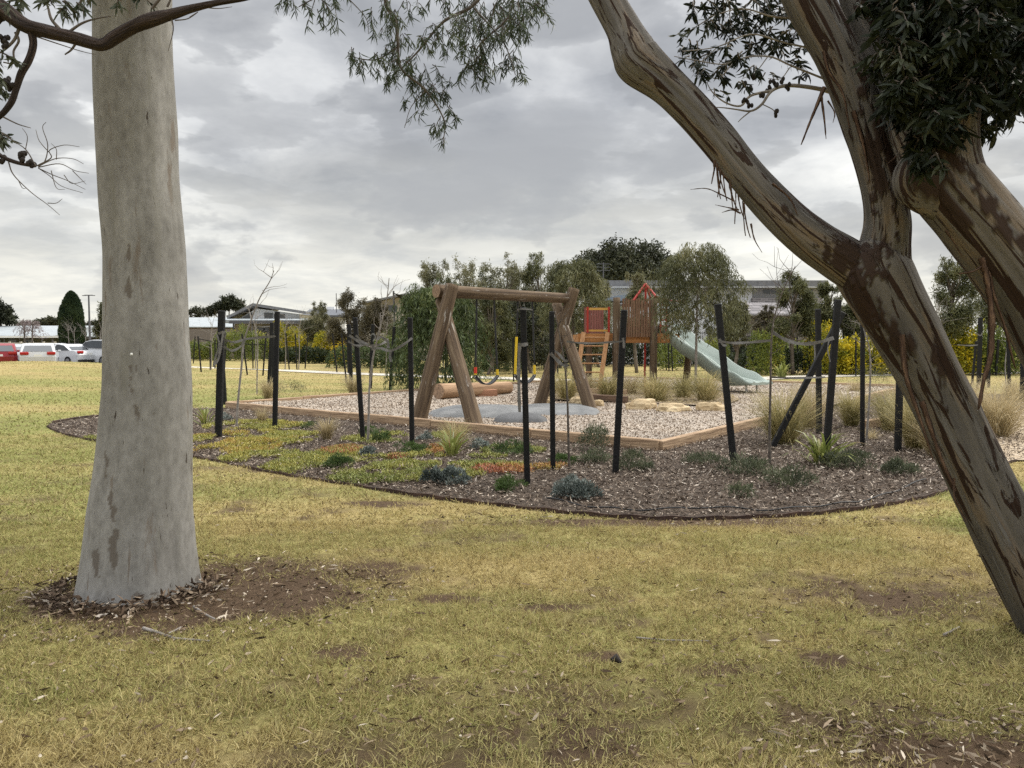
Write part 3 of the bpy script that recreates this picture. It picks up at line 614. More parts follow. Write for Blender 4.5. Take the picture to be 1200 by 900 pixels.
CL = [(345, 5, 18, 60), (362, 12, 14, 40), (385, 8, 24, 110), (378, 22, 12, 30), (400, 3, 14, 30), (428, 22, 14, 50), (432, 36, 10, 26), (452, 5, 14, 60), (463, 26, 16, 110), (466, 50, 15, 120), (445, 40, 8, 14), (410, 66, 11, 60), (422, 74, 13, 60), (440, 72, 13, 60), (458, 68, 16, 110), (470, 82, 18, 150), (484, 74, 14, 70), (452, 96, 12, 50), (440, 88, 9, 26), (488, 98, 16, 100), (505, 88, 14, 60), (500, 112, 19, 170), (516, 112, 14, 70), (478, 120, 10, 26), (492, 134, 10, 22), (525, 96, 10, 28), (528, 130, 11, 40), (520, 146, 12, 60), (533, 140, 7, 20), (519, 166, 7, 26), (508, 148, 7, 12), (490, 52, 15, 50), (482, 10, 18, 70), (505, 42, 16, 70), (515, 5, 22, 110), (520, 52, 18, 90), (535, 30, 22, 150), (548, 10, 20, 120), (556, 40, 24, 260), (560, 60, 18, 150), (575, 25, 24, 260), (582, 48, 18, 180), (570, 72, 13, 70), (560, 82, 14, 120), (548, 86, 12, 60), (565, 96, 8, 24), (595, 12, 24, 220), (605, 32, 18, 150), (622, 10, 20, 200), (632, 4, 12, 80), (600, 74, 16, 110), (606, 90, 10, 40), (590, 84, 9, 24), (545, 62, 12, 50), (618, 40, 8, 24)]
sprays('a', CL, gumleaf, root, 6.3, .078, .0085, 1.15)
def twpath(pts, Y, r0, r1, parent, m, n=5):
    q = crom([(p[0], p[1], Y + (p[2] if len(p) > 2 else 0), 0) for p in pts], 5); m_ = len(q)
    mb = MB(); mb.tube([at(a[0], a[1], a[2]) for a in q], [r0+(r1-r0)*i/(m_-1) for i in range(m_)], n, False); mb.build('twig', m, parent, True)
for pts, a, b_ in (([(462, -60), (452, 0), (463, 22), (466, 48), (470, 80), (498, 105), (520, 140), (519, 170)], .022, .003), ([(452, -2), (450, -60)], .012, .02), ([(466, 55), (440, 70), (408, 66)], .008, .003), ([(590, -70), (560, 0), (520, 25), (490, 60), (470, 80)], .02, .004), ([(590, -70), (600, 10), (560, 55), (556, 92)], .014, .003), ([(556, 10), (590, 50), (604, 88)], .008, .003), ([(462, -60), (400, -20), (350, 8)], .012, .004), ([(400, -10), (428, 20), (432, 40)], .005, .002), ([(500, 105), (482, 125), (474, 150)], .004, .002)):
    twpath(pts, 6.3, a, b_, root, twig_m)
# overhead crown, above the frame
def cloudleaves(name, cl, n, Lf, Wf, m, parent, droop=.5, shell=.5, nseg=1, squash=1., spr=.17):
    """cl: ellipsoids (x,y,z,rx,ry,rz); leaves gather in small clumps through them"""
    V = np.array([c[3]*c[4]*c[5] for c in cl])**.72; V /= V.sum(); P = []
    for c, f in zip(cl, V):
        k = int(n*f); nc = max(6, int(k/26)); u_ = sph(nc)*(rng.random((nc, 1))**shell); cen = u_*np.array(c[3:6])+np.array(c[:3])
        ci = rng.integers(0, nc, k); sp_ = min(c[3:6])*spr
        P.append(cen[ci]+rng.normal(size=(k, 3))*sp_*np.array([1, 1, squash]))
    P = np.concatenate(P); n = len(P); D = rng.normal(size=(n, 3)); D[:, 2] -= droop*1.6
    return leaves(name, P, D, Lf*(.6+.8*rng.random(n)), Wf*(.7+.6*rng.random(n)), m, parent, .1, nseg)
cloudleaves('crown', [(-2.2, 3.5, 4.25, 1.2, .6, .4), (-2.3, 3.6, 4.9, 1.4, .7, .5), (-3.1, 4.4, 4.9, .7, .7, .5), (-1.4, 4.6, 4.9, .7, .7, .5), (tx+1.8, ty+1.9, tz_+2.7, 1.5, 1.2, .8), (tx-1.5, ty+1., tz_+3, 1.4, 1.3, .9), (tx, ty+1.8, tz_+3.2, 1.4, 1.3, .9)], 20000, .14, .036, gumleaf, root, .6)  # crown out of view; low front lobes added to shade the upper trunk

# ------------------------------------------------------------------ leaning gum, right
YR = 3.85
def rowpx(lst):
    o = []
    for px, py, w_, Y_ in lst:
        p = at(px, py, Y_); o.append((p.x, p.y, p.z, w_/2/F*Y_*(.92 if w_ > 30 else 1)))
    return o
base = G(1262, 765)
root2 = empty('gum_tree', (base.x, base.y, 0), 'leaning gum tree at the right edge, forked trunk shedding brown strips of bark', 'tree')
main = rowpx([(1286, 800, 96, YR-.05), (1258, 765, 88, YR), (1226, 710, 82, YR), (1190, 645, 78, YR), (1155, 575, 74, YR), (1131, 525, 72, YR), (1110, 480, 72, YR), (1085, 432, 74, YR), (1062, 390, 78, YR), (1040, 352, 84, YR), (1022, 318, 88, YR), (1012, 296, 70, YR), (1006, 285, 40, YR)])
left = rowpx([(1046, 362, 60, YR), (1018, 326, 66, YR), (985, 304, 64, YR), (957, 286, 60, YR), (928, 262, 56, YR), (900, 234, 53, YR+.03), (875, 206, 50, YR+.05), (845, 168, 49, YR+.08), (812, 130, 48, YR+.1), (781, 100, 51, YR+.12), (750, 75, 64, YR+.14), (741, 60, 60, YR+.15), (730, 34, 47, YR+.17), (712, 0, 44, YR+.2), (690, -45, 42, YR+.22), (660, -110, 38, YR+.25), (600, -220, 32, YR+.35)])
mid = rowpx([(1040, 352, 66, YR), (1034, 318, 68, YR), (1036, 290, 60, YR-.02), (1039, 260, 54, YR-.04), (1034, 225, 48, YR-.05), (1024, 185, 46, YR-.05), (1012, 145, 48, YR-.05), (999, 105, 50, YR-.05), (982, 65, 53, YR-.05), (963, 30, 55, YR-.05), (945, -5, 55, YR-.05), (920, -60, 50, YR-.02), (890, -140, 42, YR+.1)])
right = rowpx([(1430, 900, 118, 3.5), (1390, 780, 112, 3.5), (1340, 640, 105, 3.5), (1292, 520, 100, 3.5), (1252, 425, 96, 3.5), (1215, 355, 94, 3.5), (1178, 300, 92, 3.5), (1140, 252, 88, 3.5), (1105, 210, 84, 3.52), (1078, 165, 64, 3.6), (1062, 125, 52, 3.7), (1046, 90, 46, 3.8), (1028, 55, 44, 3.9), (1012, 15, 44, 3.95), (998, -40, 42, 4.0), (985, -120, 36, 4.1)])
right2 = rowpx([(1160, 275, 70, 3.5), (1120, 215, 76, 3.5), (1112, 170, 70, 3.5), (1118, 120, 62, 3.5), (1130, 60, 56, 3.5), (1145, -10, 50, 3.5), (1160, -90, 40, 3.5)])
kw = dict(k=10, n=80, amp=.08, fr=(1.2, 2.2), ridge=.10)
LL = [limb_data(main, seed=3, **kw), limb_data([(a, b_, c_, r_*.9) for a, b_, c_, r_ in left], seed=4, **kw), limb_data(mid, seed=5, **kw)]
tA = limbs('trunk', LL, shed_bark, root2)
q2 = at(1072, 208, 3.5)
tB = limbs('trunk', [limb_data(right, seed=8, **kw), limb_data(right2, seed=9, **kw), limb_data([(q2.x+.1, q2.y, q2.z+.15, .05), (q2.x+.03, q2.y, q2.z+.04, .1), (q2.x+.02, q2.y, q2.z-.04, .11), (q2.x+.12, q2.y, q2.z-.16, .05)], 6, 24, .2)], shed_bark, root2)
def dark_patches(ob, spots, Y_):  # darker brown, raised patches at the fork, limb undersides and along the stems
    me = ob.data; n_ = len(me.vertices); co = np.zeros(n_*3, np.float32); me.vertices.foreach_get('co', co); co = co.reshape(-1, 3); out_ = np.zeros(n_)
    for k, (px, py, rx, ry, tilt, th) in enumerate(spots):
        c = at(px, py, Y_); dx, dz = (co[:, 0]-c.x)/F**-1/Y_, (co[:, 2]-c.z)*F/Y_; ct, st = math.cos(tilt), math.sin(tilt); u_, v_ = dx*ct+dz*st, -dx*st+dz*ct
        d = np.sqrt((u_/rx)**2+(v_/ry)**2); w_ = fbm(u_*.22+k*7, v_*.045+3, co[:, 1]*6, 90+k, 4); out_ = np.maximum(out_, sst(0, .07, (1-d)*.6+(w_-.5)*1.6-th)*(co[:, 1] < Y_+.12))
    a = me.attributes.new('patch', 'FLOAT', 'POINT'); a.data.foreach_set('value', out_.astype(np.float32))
dark_patches(tA, [(1008, 296, 34, 26, 0, .0), (1024, 240, 12, 60, .1, .2), (1038, 190, 12, 80, .25, .15), (885, 262, 60, 14, -.75, .1), (925, 235, 40, 9, -.8, .25), (850, 205, 50, 10, -.85, .3), (1075, 455, 14, 120, .38, .2), (1060, 400, 20, 60, .3, .3), (1120, 560, 10, 90, .4, .2), (1145, 620, 14, 60, .4, .3), (1110, 440, 8, 60, .3, .3), (1010, 330, 40, 14, .3, .35), (975, 90, 8, 60, .3, .3), (735, 50, 30, 10, -.9, .45)], 3.65)
dark_patches(tB, [(1085, 205, 40, 44, .3, -.25), (1080, 150, 30, 60, .2, -.1), (1125, 240, 16, 70, .7, .1), (1165, 235, 40, 12, -.9, .2), (1160, 310, 12, 60, .6, .25), (1190, 270, 16, 50, .7, .3)], 3.3)
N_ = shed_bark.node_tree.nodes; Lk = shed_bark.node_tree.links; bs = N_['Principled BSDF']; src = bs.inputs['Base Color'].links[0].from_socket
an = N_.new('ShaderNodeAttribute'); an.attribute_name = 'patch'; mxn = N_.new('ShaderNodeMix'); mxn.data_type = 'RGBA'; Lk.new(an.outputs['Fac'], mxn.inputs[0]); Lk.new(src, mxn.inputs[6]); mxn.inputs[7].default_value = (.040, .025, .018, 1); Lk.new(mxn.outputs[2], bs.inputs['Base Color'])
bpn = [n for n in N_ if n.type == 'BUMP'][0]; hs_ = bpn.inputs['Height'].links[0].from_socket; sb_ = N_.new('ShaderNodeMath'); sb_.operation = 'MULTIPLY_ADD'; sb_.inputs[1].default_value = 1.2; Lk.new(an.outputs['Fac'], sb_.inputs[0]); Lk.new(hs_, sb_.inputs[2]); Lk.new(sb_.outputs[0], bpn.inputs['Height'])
# loose bark strips
strip_m = barkmat('bark_strip', [(.3, (.05, .028, .018)), (.55, (.10, .06, .04)), (.75, (.22, .14, .09))], (2, 2, 6), fine=(10, 10, 30), bump=.4)
def strip(pts, Y, w0, w1, tw_=0.):
    q = crom([(p[0], p[1], Y+(p[2] if len(p) > 2 else 0)) for p in pts], 6); m_ = len(q); V, Fs, Bk = [], [], []
    Pw = [at(a[0], a[1], a[2]) for a in q]; s = 0
    for i_ in range(m_):
        T = (Pw[min(i_+1, m_-1)]-Pw[max(i_-1, 0)]).normalized(); sd_ = T.cross(Vector((math.sin(tw_*i_/m_*3), math.cos(tw_*i_/m_*3), 0))).normalized(); nn = T.cross(sd_)
        w_ = (w0+(w1-w0)*i_/(m_-1))*(.8+.4*random.random()); w_ = max(w_*min(1, (m_-i_)/3), .002)
        a, c_, b_ = Pw[i_]-sd_*w_/2, Pw[i_]+nn*w_*.3, Pw[i_]+sd_*w_/2
        V += [a, c_, b_, c_+nn*.004]; s += .04; Bk += [(0, i_*.1, s), (.5, i_*.1, s), (1, i_*.1, s), (.5, i_*.1, s)]
    lo = []
    for i_ in range(m_-1):
        o_ = i_*4; lo += [o_, o_+1, o_+5, o_+4, o_+1, o_+2, o_+6, o_+5, o_+2, o_+3, o_+7, o_+6, o_+3, o_, o_+4, o_+7]
    me = fastmesh('bark_strip', [tuple(v_) for v_ in V], lo, [4]*(len(lo)//4), {'bark': np.array(Bk)}, True); return link('bark_strip', me, strip_m, root2, True)
strip([(1150, 302), (1157, 330), (1162, 370), (1161, 415), (1153, 445), (1147, 480)], 3.4, .03, .022, .5)
strip([(1158, 318), (1166, 350), (1178, 385), (1186, 418), (1190, 432)], 3.42, .02, .008)
strip([(1154, 310), (1140, 318), (1122, 321)], 3.4, .012, .008)
strip([(1108, 270), (1118, 284), (1127, 300)], 3.45, .012, .003)
strip([(1070, 196), (1066, 210), (1068, 222)], 3.5, .03, .006)
strip([(1118, 560), (1119, 583), (1127, 598), (1133, 612)], 3.65, .012, .006, 1)
strip([(1080, 470), (1090, 500), (1104, 540), (1120, 575)], 3.68, .03, .012, .4)
strip([(1057, 392), (1062, 440), (1078, 490), (1094, 540)], 3.68, .03, .01, .4)
for a in range(13):
    t_ = random.random(); sx, sy = 836+t_*58, 186+t_*84; l_ = random.uniform(14, 46); o_ = random.uniform(-7, 7)
    strip([(sx, sy), (sx+1+o_*.2, sy+l_*.35), (sx+3+o_*.7, sy+l_*.7), (sx+5+o_*1.3, sy+l_)], 3.72+.01*a, random.uniform(.006, .016), .003, .8)
strip([(861, 236), (845, 228), (828, 221), (809, 222)], 3.7, .008, .003); strip([(866, 246), (852, 243), (838, 240)], 3.7, .008, .003); strip([(880, 262), (884, 280), (893, 296)], 3.7, .01, .003)
strip([(868, 250), (858, 246), (846, 249)], 3.7, .01, .004); strip([(905, 215), (925, 232), (935, 252)], 3.75, .014, .004, .4)
strip([(966, 102), (958, 122), (948, 146), (939, 170)], 3.7, .022, .008, .4); strip([(962, 110), (966, 140), (968, 163)], 3.7, .014, .005); strip([(970, 118), (978, 132), (976, 144)], 3.7, .01, .003)
strip([(965, 60), (972, 85), (988, 110), (996, 150)], 3.66, .02, .008, .5); strip([(1000, 130), (1012, 170), (1020, 215)], 3.66, .026, .01, .5)
strip([(1062, 118), (1048, 106), (1050, 92)], 3.6, .01, .003); strip([(1060, 150), (1052, 180), (1040, 192)], 3.6, .012, .006)
# fine twigs, nuts and leaves between the limbs
for pts, a, b_ in (([(988, 112), (960, 104), (925, 100), (905, 106), (893, 122), (880, 130), (862, 128)], .013, .004), ([(905, 106), (880, 112), (868, 124), (850, 120), (835, 108), (828, 96)], .008, .002), ([(880, 130), (870, 138), (865, 143)], .004, .002), ([(893, 122), (905, 128), (908, 132)], .003, .002), ([(862, 128), (845, 126), (826, 126)], .004, .002), ([(985, 100), (930, 78), (900, 66), (865, 70), (842, 92), (826, 84)], .006, .002), ([(975, 62), (920, 50), (880, 40), (840, 55), (800, 60)], .006, .002), ([(965, 20), (910, 20), (870, 10), (830, 20)], .007, .002), ([(870, 60), (850, 75), (812, 70), (790, 66)], .004, .002), ([(900, 66), (885, 85), (870, 92)], .003, .0015), ([(925, 80), (915, 92), (900, 92)], .003, .0015), ([(840, 56), (822, 72), (806, 80)], .003, .0015), ([(1060, 186), (1048, 192), (1040, 186)], .006, .003)):
    twpath(pts, 3.95, a, b_, root2, grey_twig)
nut_m = mat('gum_nut', (.02, .015, .012), .8)
for px, py in ((866, 100), (872, 118), (878, 124), (908, 133), (884, 90), (902, 104), (911, 98), (917, 96), (924, 101), (905, 96), (893, 112), (880, 104), (873, 98)):
    mb = MB(); c = at(px, py, 3.95)
    for k in range(4):
        d = Vector([random.gauss(0, .007) for _ in range(3)]); mb.tube([c+d+Vector((0, 0, .012)), c+d+Vector((0, 0, .006)), c+d-Vector((0, 0, .002)), c+d-Vector((0, 0, .01))], [.003, .008, .009, .006], 7)
    mb.build('gum_nut', nut_m, root2, True)
mixleaf = leafmat('broad_gum_leaf', (.005, .008, .004), (.022, .029, .014), .2, 3., .18, .5, (.06, .065, .035))
CR = [(800, 62, 10, 22), (812, 78, 13, 30), (824, 90, 12, 30), (815, 55, 14, 34), (835, 68, 14, 40), (845, 90, 12, 26), (858, 80, 14, 34), (868, 100, 9, 14), (830, 30, 16, 60), (820, 10, 14, 60), (850, 8, 20, 120), (848, 40, 16, 60), (870, 25, 20, 110), (890, 8, 20, 120), (895, 40, 18, 90), (905, 60, 14, 50), (880, 62, 15, 50), (915, 20, 18, 110), (925, 45, 14, 70), (930, 75, 12, 40), (940, 60, 8, 30), (945, 88, 7, 14), (798, 44, 7, 10), (856, 62, 14, 34), (872, 74, 13, 30), (888, 82, 12, 26), (842, 112, 9, 12), (900, 88, 8, 12)]
sprays('b', CR, mixleaf, root2, 4.0, .058, .012, .55, twm=grey_twig)
CR2 = []
for k in range(150):
    px, py = random.uniform(1042, 1230), random.uniform(-30, 200)
    lim = 118 + 70*math.exp(-((px-1085)/42)**2)+max(0, (1190-px))*.12 if px > 1060 else 150
    if py > lim+random.uniform(-14, 6) : continue
    CR2.append((px, py, random.uniform(13, 24), 95))
CR2 += [(1060, 20, 20, 70), (1045, 5, 20, 80), (1030, 10, 16, 40), (1005, 8, 12, 18), (1058, 60, 16, 60), (1050, 100, 12, 40), (1065, 130, 14, 60), (1080, 170, 16, 110), (1090, 190, 16, 100), (1180, 140, 12, 40), (1192, 120, 12, 50), (1110, 185, 14, 70), (1150, 150, 14, 60), (1165, 155, 10, 22), (1075, 40, 22, 120), (1085, 90, 24, 140), (1100, 130, 22, 140), (1140, 110, 22, 130), (1170, 100, 20, 110)]
sprays('c', CR2, mixleaf, root2, 3.45, .07, .017, .7)
# deeper layer, denser, behind the front leaves and over the frame
c_ = [at(1130, 60, 4.1), at(1170, 100, 4.3), at(1100, 120, 3.9), at(1090, -30, 4.2)]
cloudleaves('foliage', [(c_[0].x, 4.0, c_[0].z, .42, .5, .38), (c_[1].x+.1, 4.2, c_[1].z+.05, .35, .5, .25), (c_[2].x-.02, 3.75, c_[2].z+.02, .17, .3, .2), (c_[3].x+.1, 4.1, c_[3].z, .5, .8, .3)], 5200, .075, .024, mixleaf, root2, .5, .6, 2)
cloudleaves('crown', [(2.3, 3.3, 4.3, .9, .6, .4), (1.7, 3.6, 4.8, 1.0, .8, .5), (2.9, 3.4, 4.3, .9, .8, .6)], 9000, .12, .035, mixleaf, root2, .6)

# ------------------------------------------------------------------ dark branch crossing in front of the pale trunk
root3 = empty('gum_tree', (-4.0, 2.9, 0), 'dark branch reaching in from the upper left in front of the pale trunk', 'tree')
YB = 3.3
lst = [limb_data([(-4.0, 2.9, -.1, .22), (-3.95, 2.9, 1., .18), (-3.9, 2.95, 2.2, .16), (-3.6, 3.0, 2.9, .12), (-3.1, 3.1, 3.05, .06), (-2.75, 3.2, 3.0, .045), tuple(rowpx([(-60, -30, 22, YB)])[0])], 8, 24, .06)]
lst.append(limb_data(rowpx([(-90, -60, 24, YB), (-45, -20, 22, YB), (0, 8, 19, YB), (28, 29, 17, YB), (55, 37, 15, YB), (92, 46, 14, YB), (119, 52.5, 13, YB), (134, 44, 14, YB), (155, 32, 13, YB), (175, 24, 15, YB), (197, 18, 11, YB), (220, 11, 9, YB), (250, 4, 7, YB), (289, -2, 5, YB), (320, -12, 3, YB)]), 10, 20, .22, (1.5, 7), ridge=.2))
lst.append(limb_data(rowpx([(36, 34, 9, YB), (39, 52, 8, YB), (34, 70, 8, YB), (25, 86, 8, YB), (19, 104, 7, YB), (12, 122, 7, YB), (-6, 140, 6, YB), (-40, 150, 5, YB)]), 6, 12, .1))
lst.append(limb_data(rowpx([(5, 12, 12, YB), (-10, 34, 9, YB), (-20, 80, 8, YB), (-25, 130, 7, YB), (-12, 168, 6, YB), (0, 182, 5, YB), (18, 190, 4.5, YB), (40, 195, 3, YB)]), 6, 10, .1))
limbs('trunk', lst, dark_bark, root3)
for pts, a, b_ in (([(92, 46), (84, 58), (76, 64)], .006, .003), ([(70, 34), (60, 22), (56, 8), (50, -5)], .008, .003), ([(78, 40), (95, 28), (112, 22), (130, 19)], .007, .002), ([(24, 28), (18, 45), (8, 56), (0, 62)], .008, .004), ([(18, 38), (22, 48), (16, 60), (16, 74), (4, 73)], .006, .003), ([(43, 43), (70, 52), (95, 60), (112, 64)], .003, .001), ([(200, 18), (203, 35), (197, 60)], .004, .001), ([(205, 24), (220, 22), (232, 14), (222, 20)], .003, .001), ([(235, 8), (255, 10), (272, 8)], .003, .001), ([(178, 10), (188, -2), (200, -12)], .007, .004), ([(196, 8), (204, -10)], .005, .003),
                   ([(0, 135), (20, 145), (36, 150)], .004, .0015), ([(40, 195), (52, 190), (56, 170), (50, 150), (54, 143)], .003, .001), ([(42, 195), (30, 175), (12, 163), (-4, 150)], .003, .001), ([(44, 194), (60, 185), (58, 176), (75, 170), (93, 172)], .003, .001), ([(45, 195), (65, 186), (85, 186), (98, 192)], .0025, .001), ([(45, 196), (70, 192), (88, 200), (104, 203)], .0025, .001), ([(45, 197), (62, 205), (80, 212), (100, 222)], .0025, .001), ([(45, 197), (58, 206), (72, 218), (97, 226)], .002, .001), ([(10, 190), (16, 205), (36, 225), (56, 240), (70, 252)], .003, .001), ([(56, 238), (66, 238), (73, 233)], .002, .001), ([(22, 212), (26, 220), (30, 221)], .002, .001), ([(30, 175), (32, 160), (26, 150)], .002, .001), ([(57, 178), (46, 165), (42, 152)], .002, .001), ([(66, 187), (66, 175), (60, 168)], .002, .0008), ([(75, 205), (84, 215), (100, 212)], .002, .0008), ([(85, 200), (95, 210), (101, 216)], .002, .0008), ([(60, 200), (66, 220), (76, 222)], .002, .0008)):
    twpath(pts, YB, a, b_, root3, twig_m)
for px, py in ((5, 48), (3, 50), (9, 98), (6, 95), (14, 100), (24, 184), (26, 182), (37, 193), (1, 188)):
    mb = MB(); c = at(px, py, YB)
    for k in range(5):
        d = Vector([random.gauss(0, .008) for _ in range(3)]); mb.tube([c+d+Vector((0, 0, .012)), c+d+Vector((0, 0, .006)), c+d-Vector((0, 0, .002)), c+d-Vector((0, 0, .01))], [.003, .009, .010, .006], 7)
    mb.build('gum_nut', nut_m, root3, True)
CB = [(15, 5, 14, 24), (35, 8, 14, 26), (55, 3, 14, 26), (75, 6, 12, 22), (95, 8, 12, 20), (70, 16, 8, 10), (80, 14, 8, 10), (110, 2, 10, 14), (135, 4, 9, 10), (165, 2, 10, 14), (5, 20, 8, 10), (-5, 75, 14, 40), (2, 95, 10, 24), (-2, 112, 9, 24), (-5, 150, 10, 40), (0, 170, 9, 30), (3, 160, 7, 16), (-15, 90, 18, 60)]
sprays('d', CB, leafmat('small_gum_leaf', (.02, .03, .018), (.075, .085, .05), .3, 3.), root3, YB, .045, .010, .7)
cloudleaves('crown', [(-4.4, 3.2, 4.3, 1., 1., .7)], 3000, .11, .03, mixleaf, root3, .6)
# ------------------------------------------------------------------ stakes, ties, young trees
stake_m = mat('black_stake', (.005, .005, .0055), .7, (.011, .0105, .0105), 15, 5, .3, 60)
strap_m = mat('grey_webbing', (.12, .115, .108), .85, (.20, .19, .178), 30, 4, .2, 200)
pipe_m = mat('black_hose', (.02, .02, .02), .6)
def stake(bx, by, tx_, ty_, wpx=None, label='', group=None, ties=(), w=None):
    b = G(bx, by) if by > 445 or bx > 200 else GT(bx, by); Y = b.y; t = at(tx_, ty_, Y)
    w_ = w*.8 if w else wpx/F*Y*.75; mb = MB(); d = (t-b).normalized(); mb.bar(b-d*.1, t, w_, w_*.85, (0, 1, 0), bev=min(.008, w_*.12))
    if not ties: o = mb.build('tree_stake', stake_m); props(o, label, 'stake', group); return o
    r_ = empty('tree_stake', (b.x, b.y, 0), label, 'stake', group); mb.build('post', stake_m, r_, True)
    for k in ties: tie(r_, Y, *k)
    return r_
def tie(parent, Y, pts, w_=.05, kind='tie', wrap=True, dY=0.):
    """band through pixel points (px,py[,dy]) near depth Y"""
    q = crom([(p[0], p[1], Y+dY+(p[2] if len(p) > 2 else 0)) for p in pts], 5); P = [at(*a) for a in q]
    mb = MB()
    if kind == 'hose': mb.tube(P, .010, 6); return mb.build('tie', pipe_m, parent, True)
    V, Fs = [], []; m_ = len(P)
    for i_, p in enumerate(P):
        T = (P[min(i_+1, m_-1)]-P[max(i_-1, 0)]).normalized(); u_ = Vector((0, 0, 1)) - T*T.z; u_ = u_.normalized() if u_.length > .1 else Vector((1, 0, 0)); n_ = T.cross(u_)
        ww = w_*.85*(.85+.15*math.cos(i_)); tl = .25*math.sin(i_*.5+1); u2 = (u_+n_*tl).normalized()
        V += [p-u2*ww/2-n_*.002, p+u2*ww/2-n_*.002, p+u2*ww/2+n_*.002, p-u2*ww/2+n_*.002]
    for i_ in range(m_-1):
        o_ = i_*4
        for a in range(4): Fs.append((o_+a, o_+(a+1) % 4, o_+4+(a+1) % 4, o_+4+a))
    mb.add(V, Fs, False); return mb.build('tie', strap_m, parent, True)
NG = 'black stakes set round the young trees of the near garden bed'
stake(256, 513, 260, 364, 9.5, 'thick black stake nearest the pale trunk, with grey webbing knotted down its front', NG,
      [([(262, 398), (275, 401), (290, 397), (323, 394)], .05, 'tie', True, -.05), ([(262, 406), (272, 411), (283, 405), (287, 397)], .05, 'tie', True, -.08), ([(254, 392), (257, 405), (252, 420), (250, 430)], .04, 'tie', True, -.1), ([(262, 388), (259, 405), (256, 420), (251, 428)], .05, 'tie', True, -.12), ([(256, 391), (263, 389), (263, 397)], .05, 'tie', True, -.1)])
stake(264, 474, 258, 372, 5, 'slim dark stake leaning out just behind the thick stake nearest the pale trunk', NG)
stake(322, 503, 325, 365, 7, 'upright black stake with a grey band reaching left to a thin sapling', NG)
stake(315, 461, 319, 378, 5.5, 'dark stake half hidden left of the upright stake holding the grey band', NG, [([(298, 382, .1), (308, 383), (321, 382)], .045)])
stake(320.5, 462, 319.5, 390, 4, 'thin stake rising directly behind the upright stake with the grey band', NG)
stake(425.5, 518, 416, 372, 7, 'leaning black stake with wavy grey webbing at its left, in front of the timber edge', NG,
      [([(409, 393), (417, 398), (430, 405), (445, 404), (455, 398, .3)], .05, 'tie', True, -.05), ([(408, 400), (418, 405), (432, 403)], .04, 'tie', True, -.06), ([(417, 393), (424, 400), (432, 404)], .04, 'tie', True, -.08)])
stake(412, 457, 409, 380, 5.5, 'black stake behind the left half of the timber edging, close left of the leaning one', NG)
stake(434, 455, 437, 380, 4.8, 'black stake with a pale strap end near its top behind the timber edging', NG, [([(434, 394), (437, 391), (440, 395), (437, 400)], .06, 'tie', True, -.05)])
stake(457, 460, 462, 383, 4.5, 'thin dark stake standing between the timber edging and the green shrub', NG)
stake(483, 522, 480.5, 372, 7.5, 'black stake with a slanting grey band, left of the log swing frame', NG,
      [([(483, 396), (474, 403), (458, 411), (446, 408), (435, 409)], .05, 'tie', True, -.05), ([(458, 411), (457, 418), (458, 424)], .05, 'tie', True, -.02), ([(455, 408, .1), (454, 400, .1), (446, 395, .1), (442, 398, .1)], .05)])
stake(618, 570, 613, 360, 9.5, 'tallest nearest black stake with a long grey strap hanging down its left side', NG, [([(609, 404), (608, 430), (608, 455), (609, 483)], .045, 'tie', True, -.06), ([(607, 404), (613, 404), (619, 403)], .05, 'tie', True, -.06), ([(606, 363), (612, 362), (624, 363)], .022, 'tie', True, -.06)])
stake(648, 552, 646.5, 365, 8, 'black stake with a grey loop hanging at its right, between two taller stakes', NG, [([(645, 414), (652, 421), (660, 428), (666, 428)], .05, 'tie', True, -.05), ([(648, 410), (655, 415), (661, 422), (666, 423)], .04, 'tie', True, -.02)])
stake(721, 555, 731.5, 363, 9.5, 'black stake leaning right in front of the play tower ladder', NG, [([(664, 400), (680, 402), (700, 402), (729, 400)], .03, 'tie', True, -.05), ([(730, 396), (731, 402), (731, 408)], .035, 'tie', True, -.1)])
stake(860, 545, 841, 356, 9.5, 'leaning black stake crossing in front of the green slide', NG, [([(842, 400), (860, 402), (880, 401), (903, 399)], .042, 'tie', True, -.05), ([(843, 397), (847, 404), (852, 405)], .035, 'tie', True, -.1)])
stake(967, 544, 982, 351, 9.5, 'tall black stake leaning right beside the spiky green plant', NG, [([(905, 389, .1), (920, 398), (940, 403), (960, 401), (977, 396)], .055, 'tie', True, -.05), ([(903, 442), (930, 443), (967, 442)], .034, 'tie', True, -.05), ([(972, 396), (970, 410), (973, 424)], .02, 'tie', True, -.09)])
stake(904, 526, 988, 366, 8.5, 'black stake lying diagonally across its two upright neighbours', NG)
stake(960, 509, 958.5, 362, 7.5, 'upright black stake behind the crossed pair right of the slide', NG, [([(954, 400), (955, 415), (954, 428)], .03, 'tie', True, -.05)])
stake(1052, 530, 1057, 356, 9, 'black stake partly hidden behind the leaning gum trunk', NG)
stake(1010.5, 524, 1011, 370, 6, 'slim black stake with white cord ties left of the leaning gum trunk', NG, [([(1009, 378), (1012, 385), (1014, 395)], .018, 'tie', True, -.05), ([(1016, 394), (1024, 392), (1034, 390)], .022, 'tie', True, -.05)])
RG = 'black stakes beyond the leaning gum trunk'
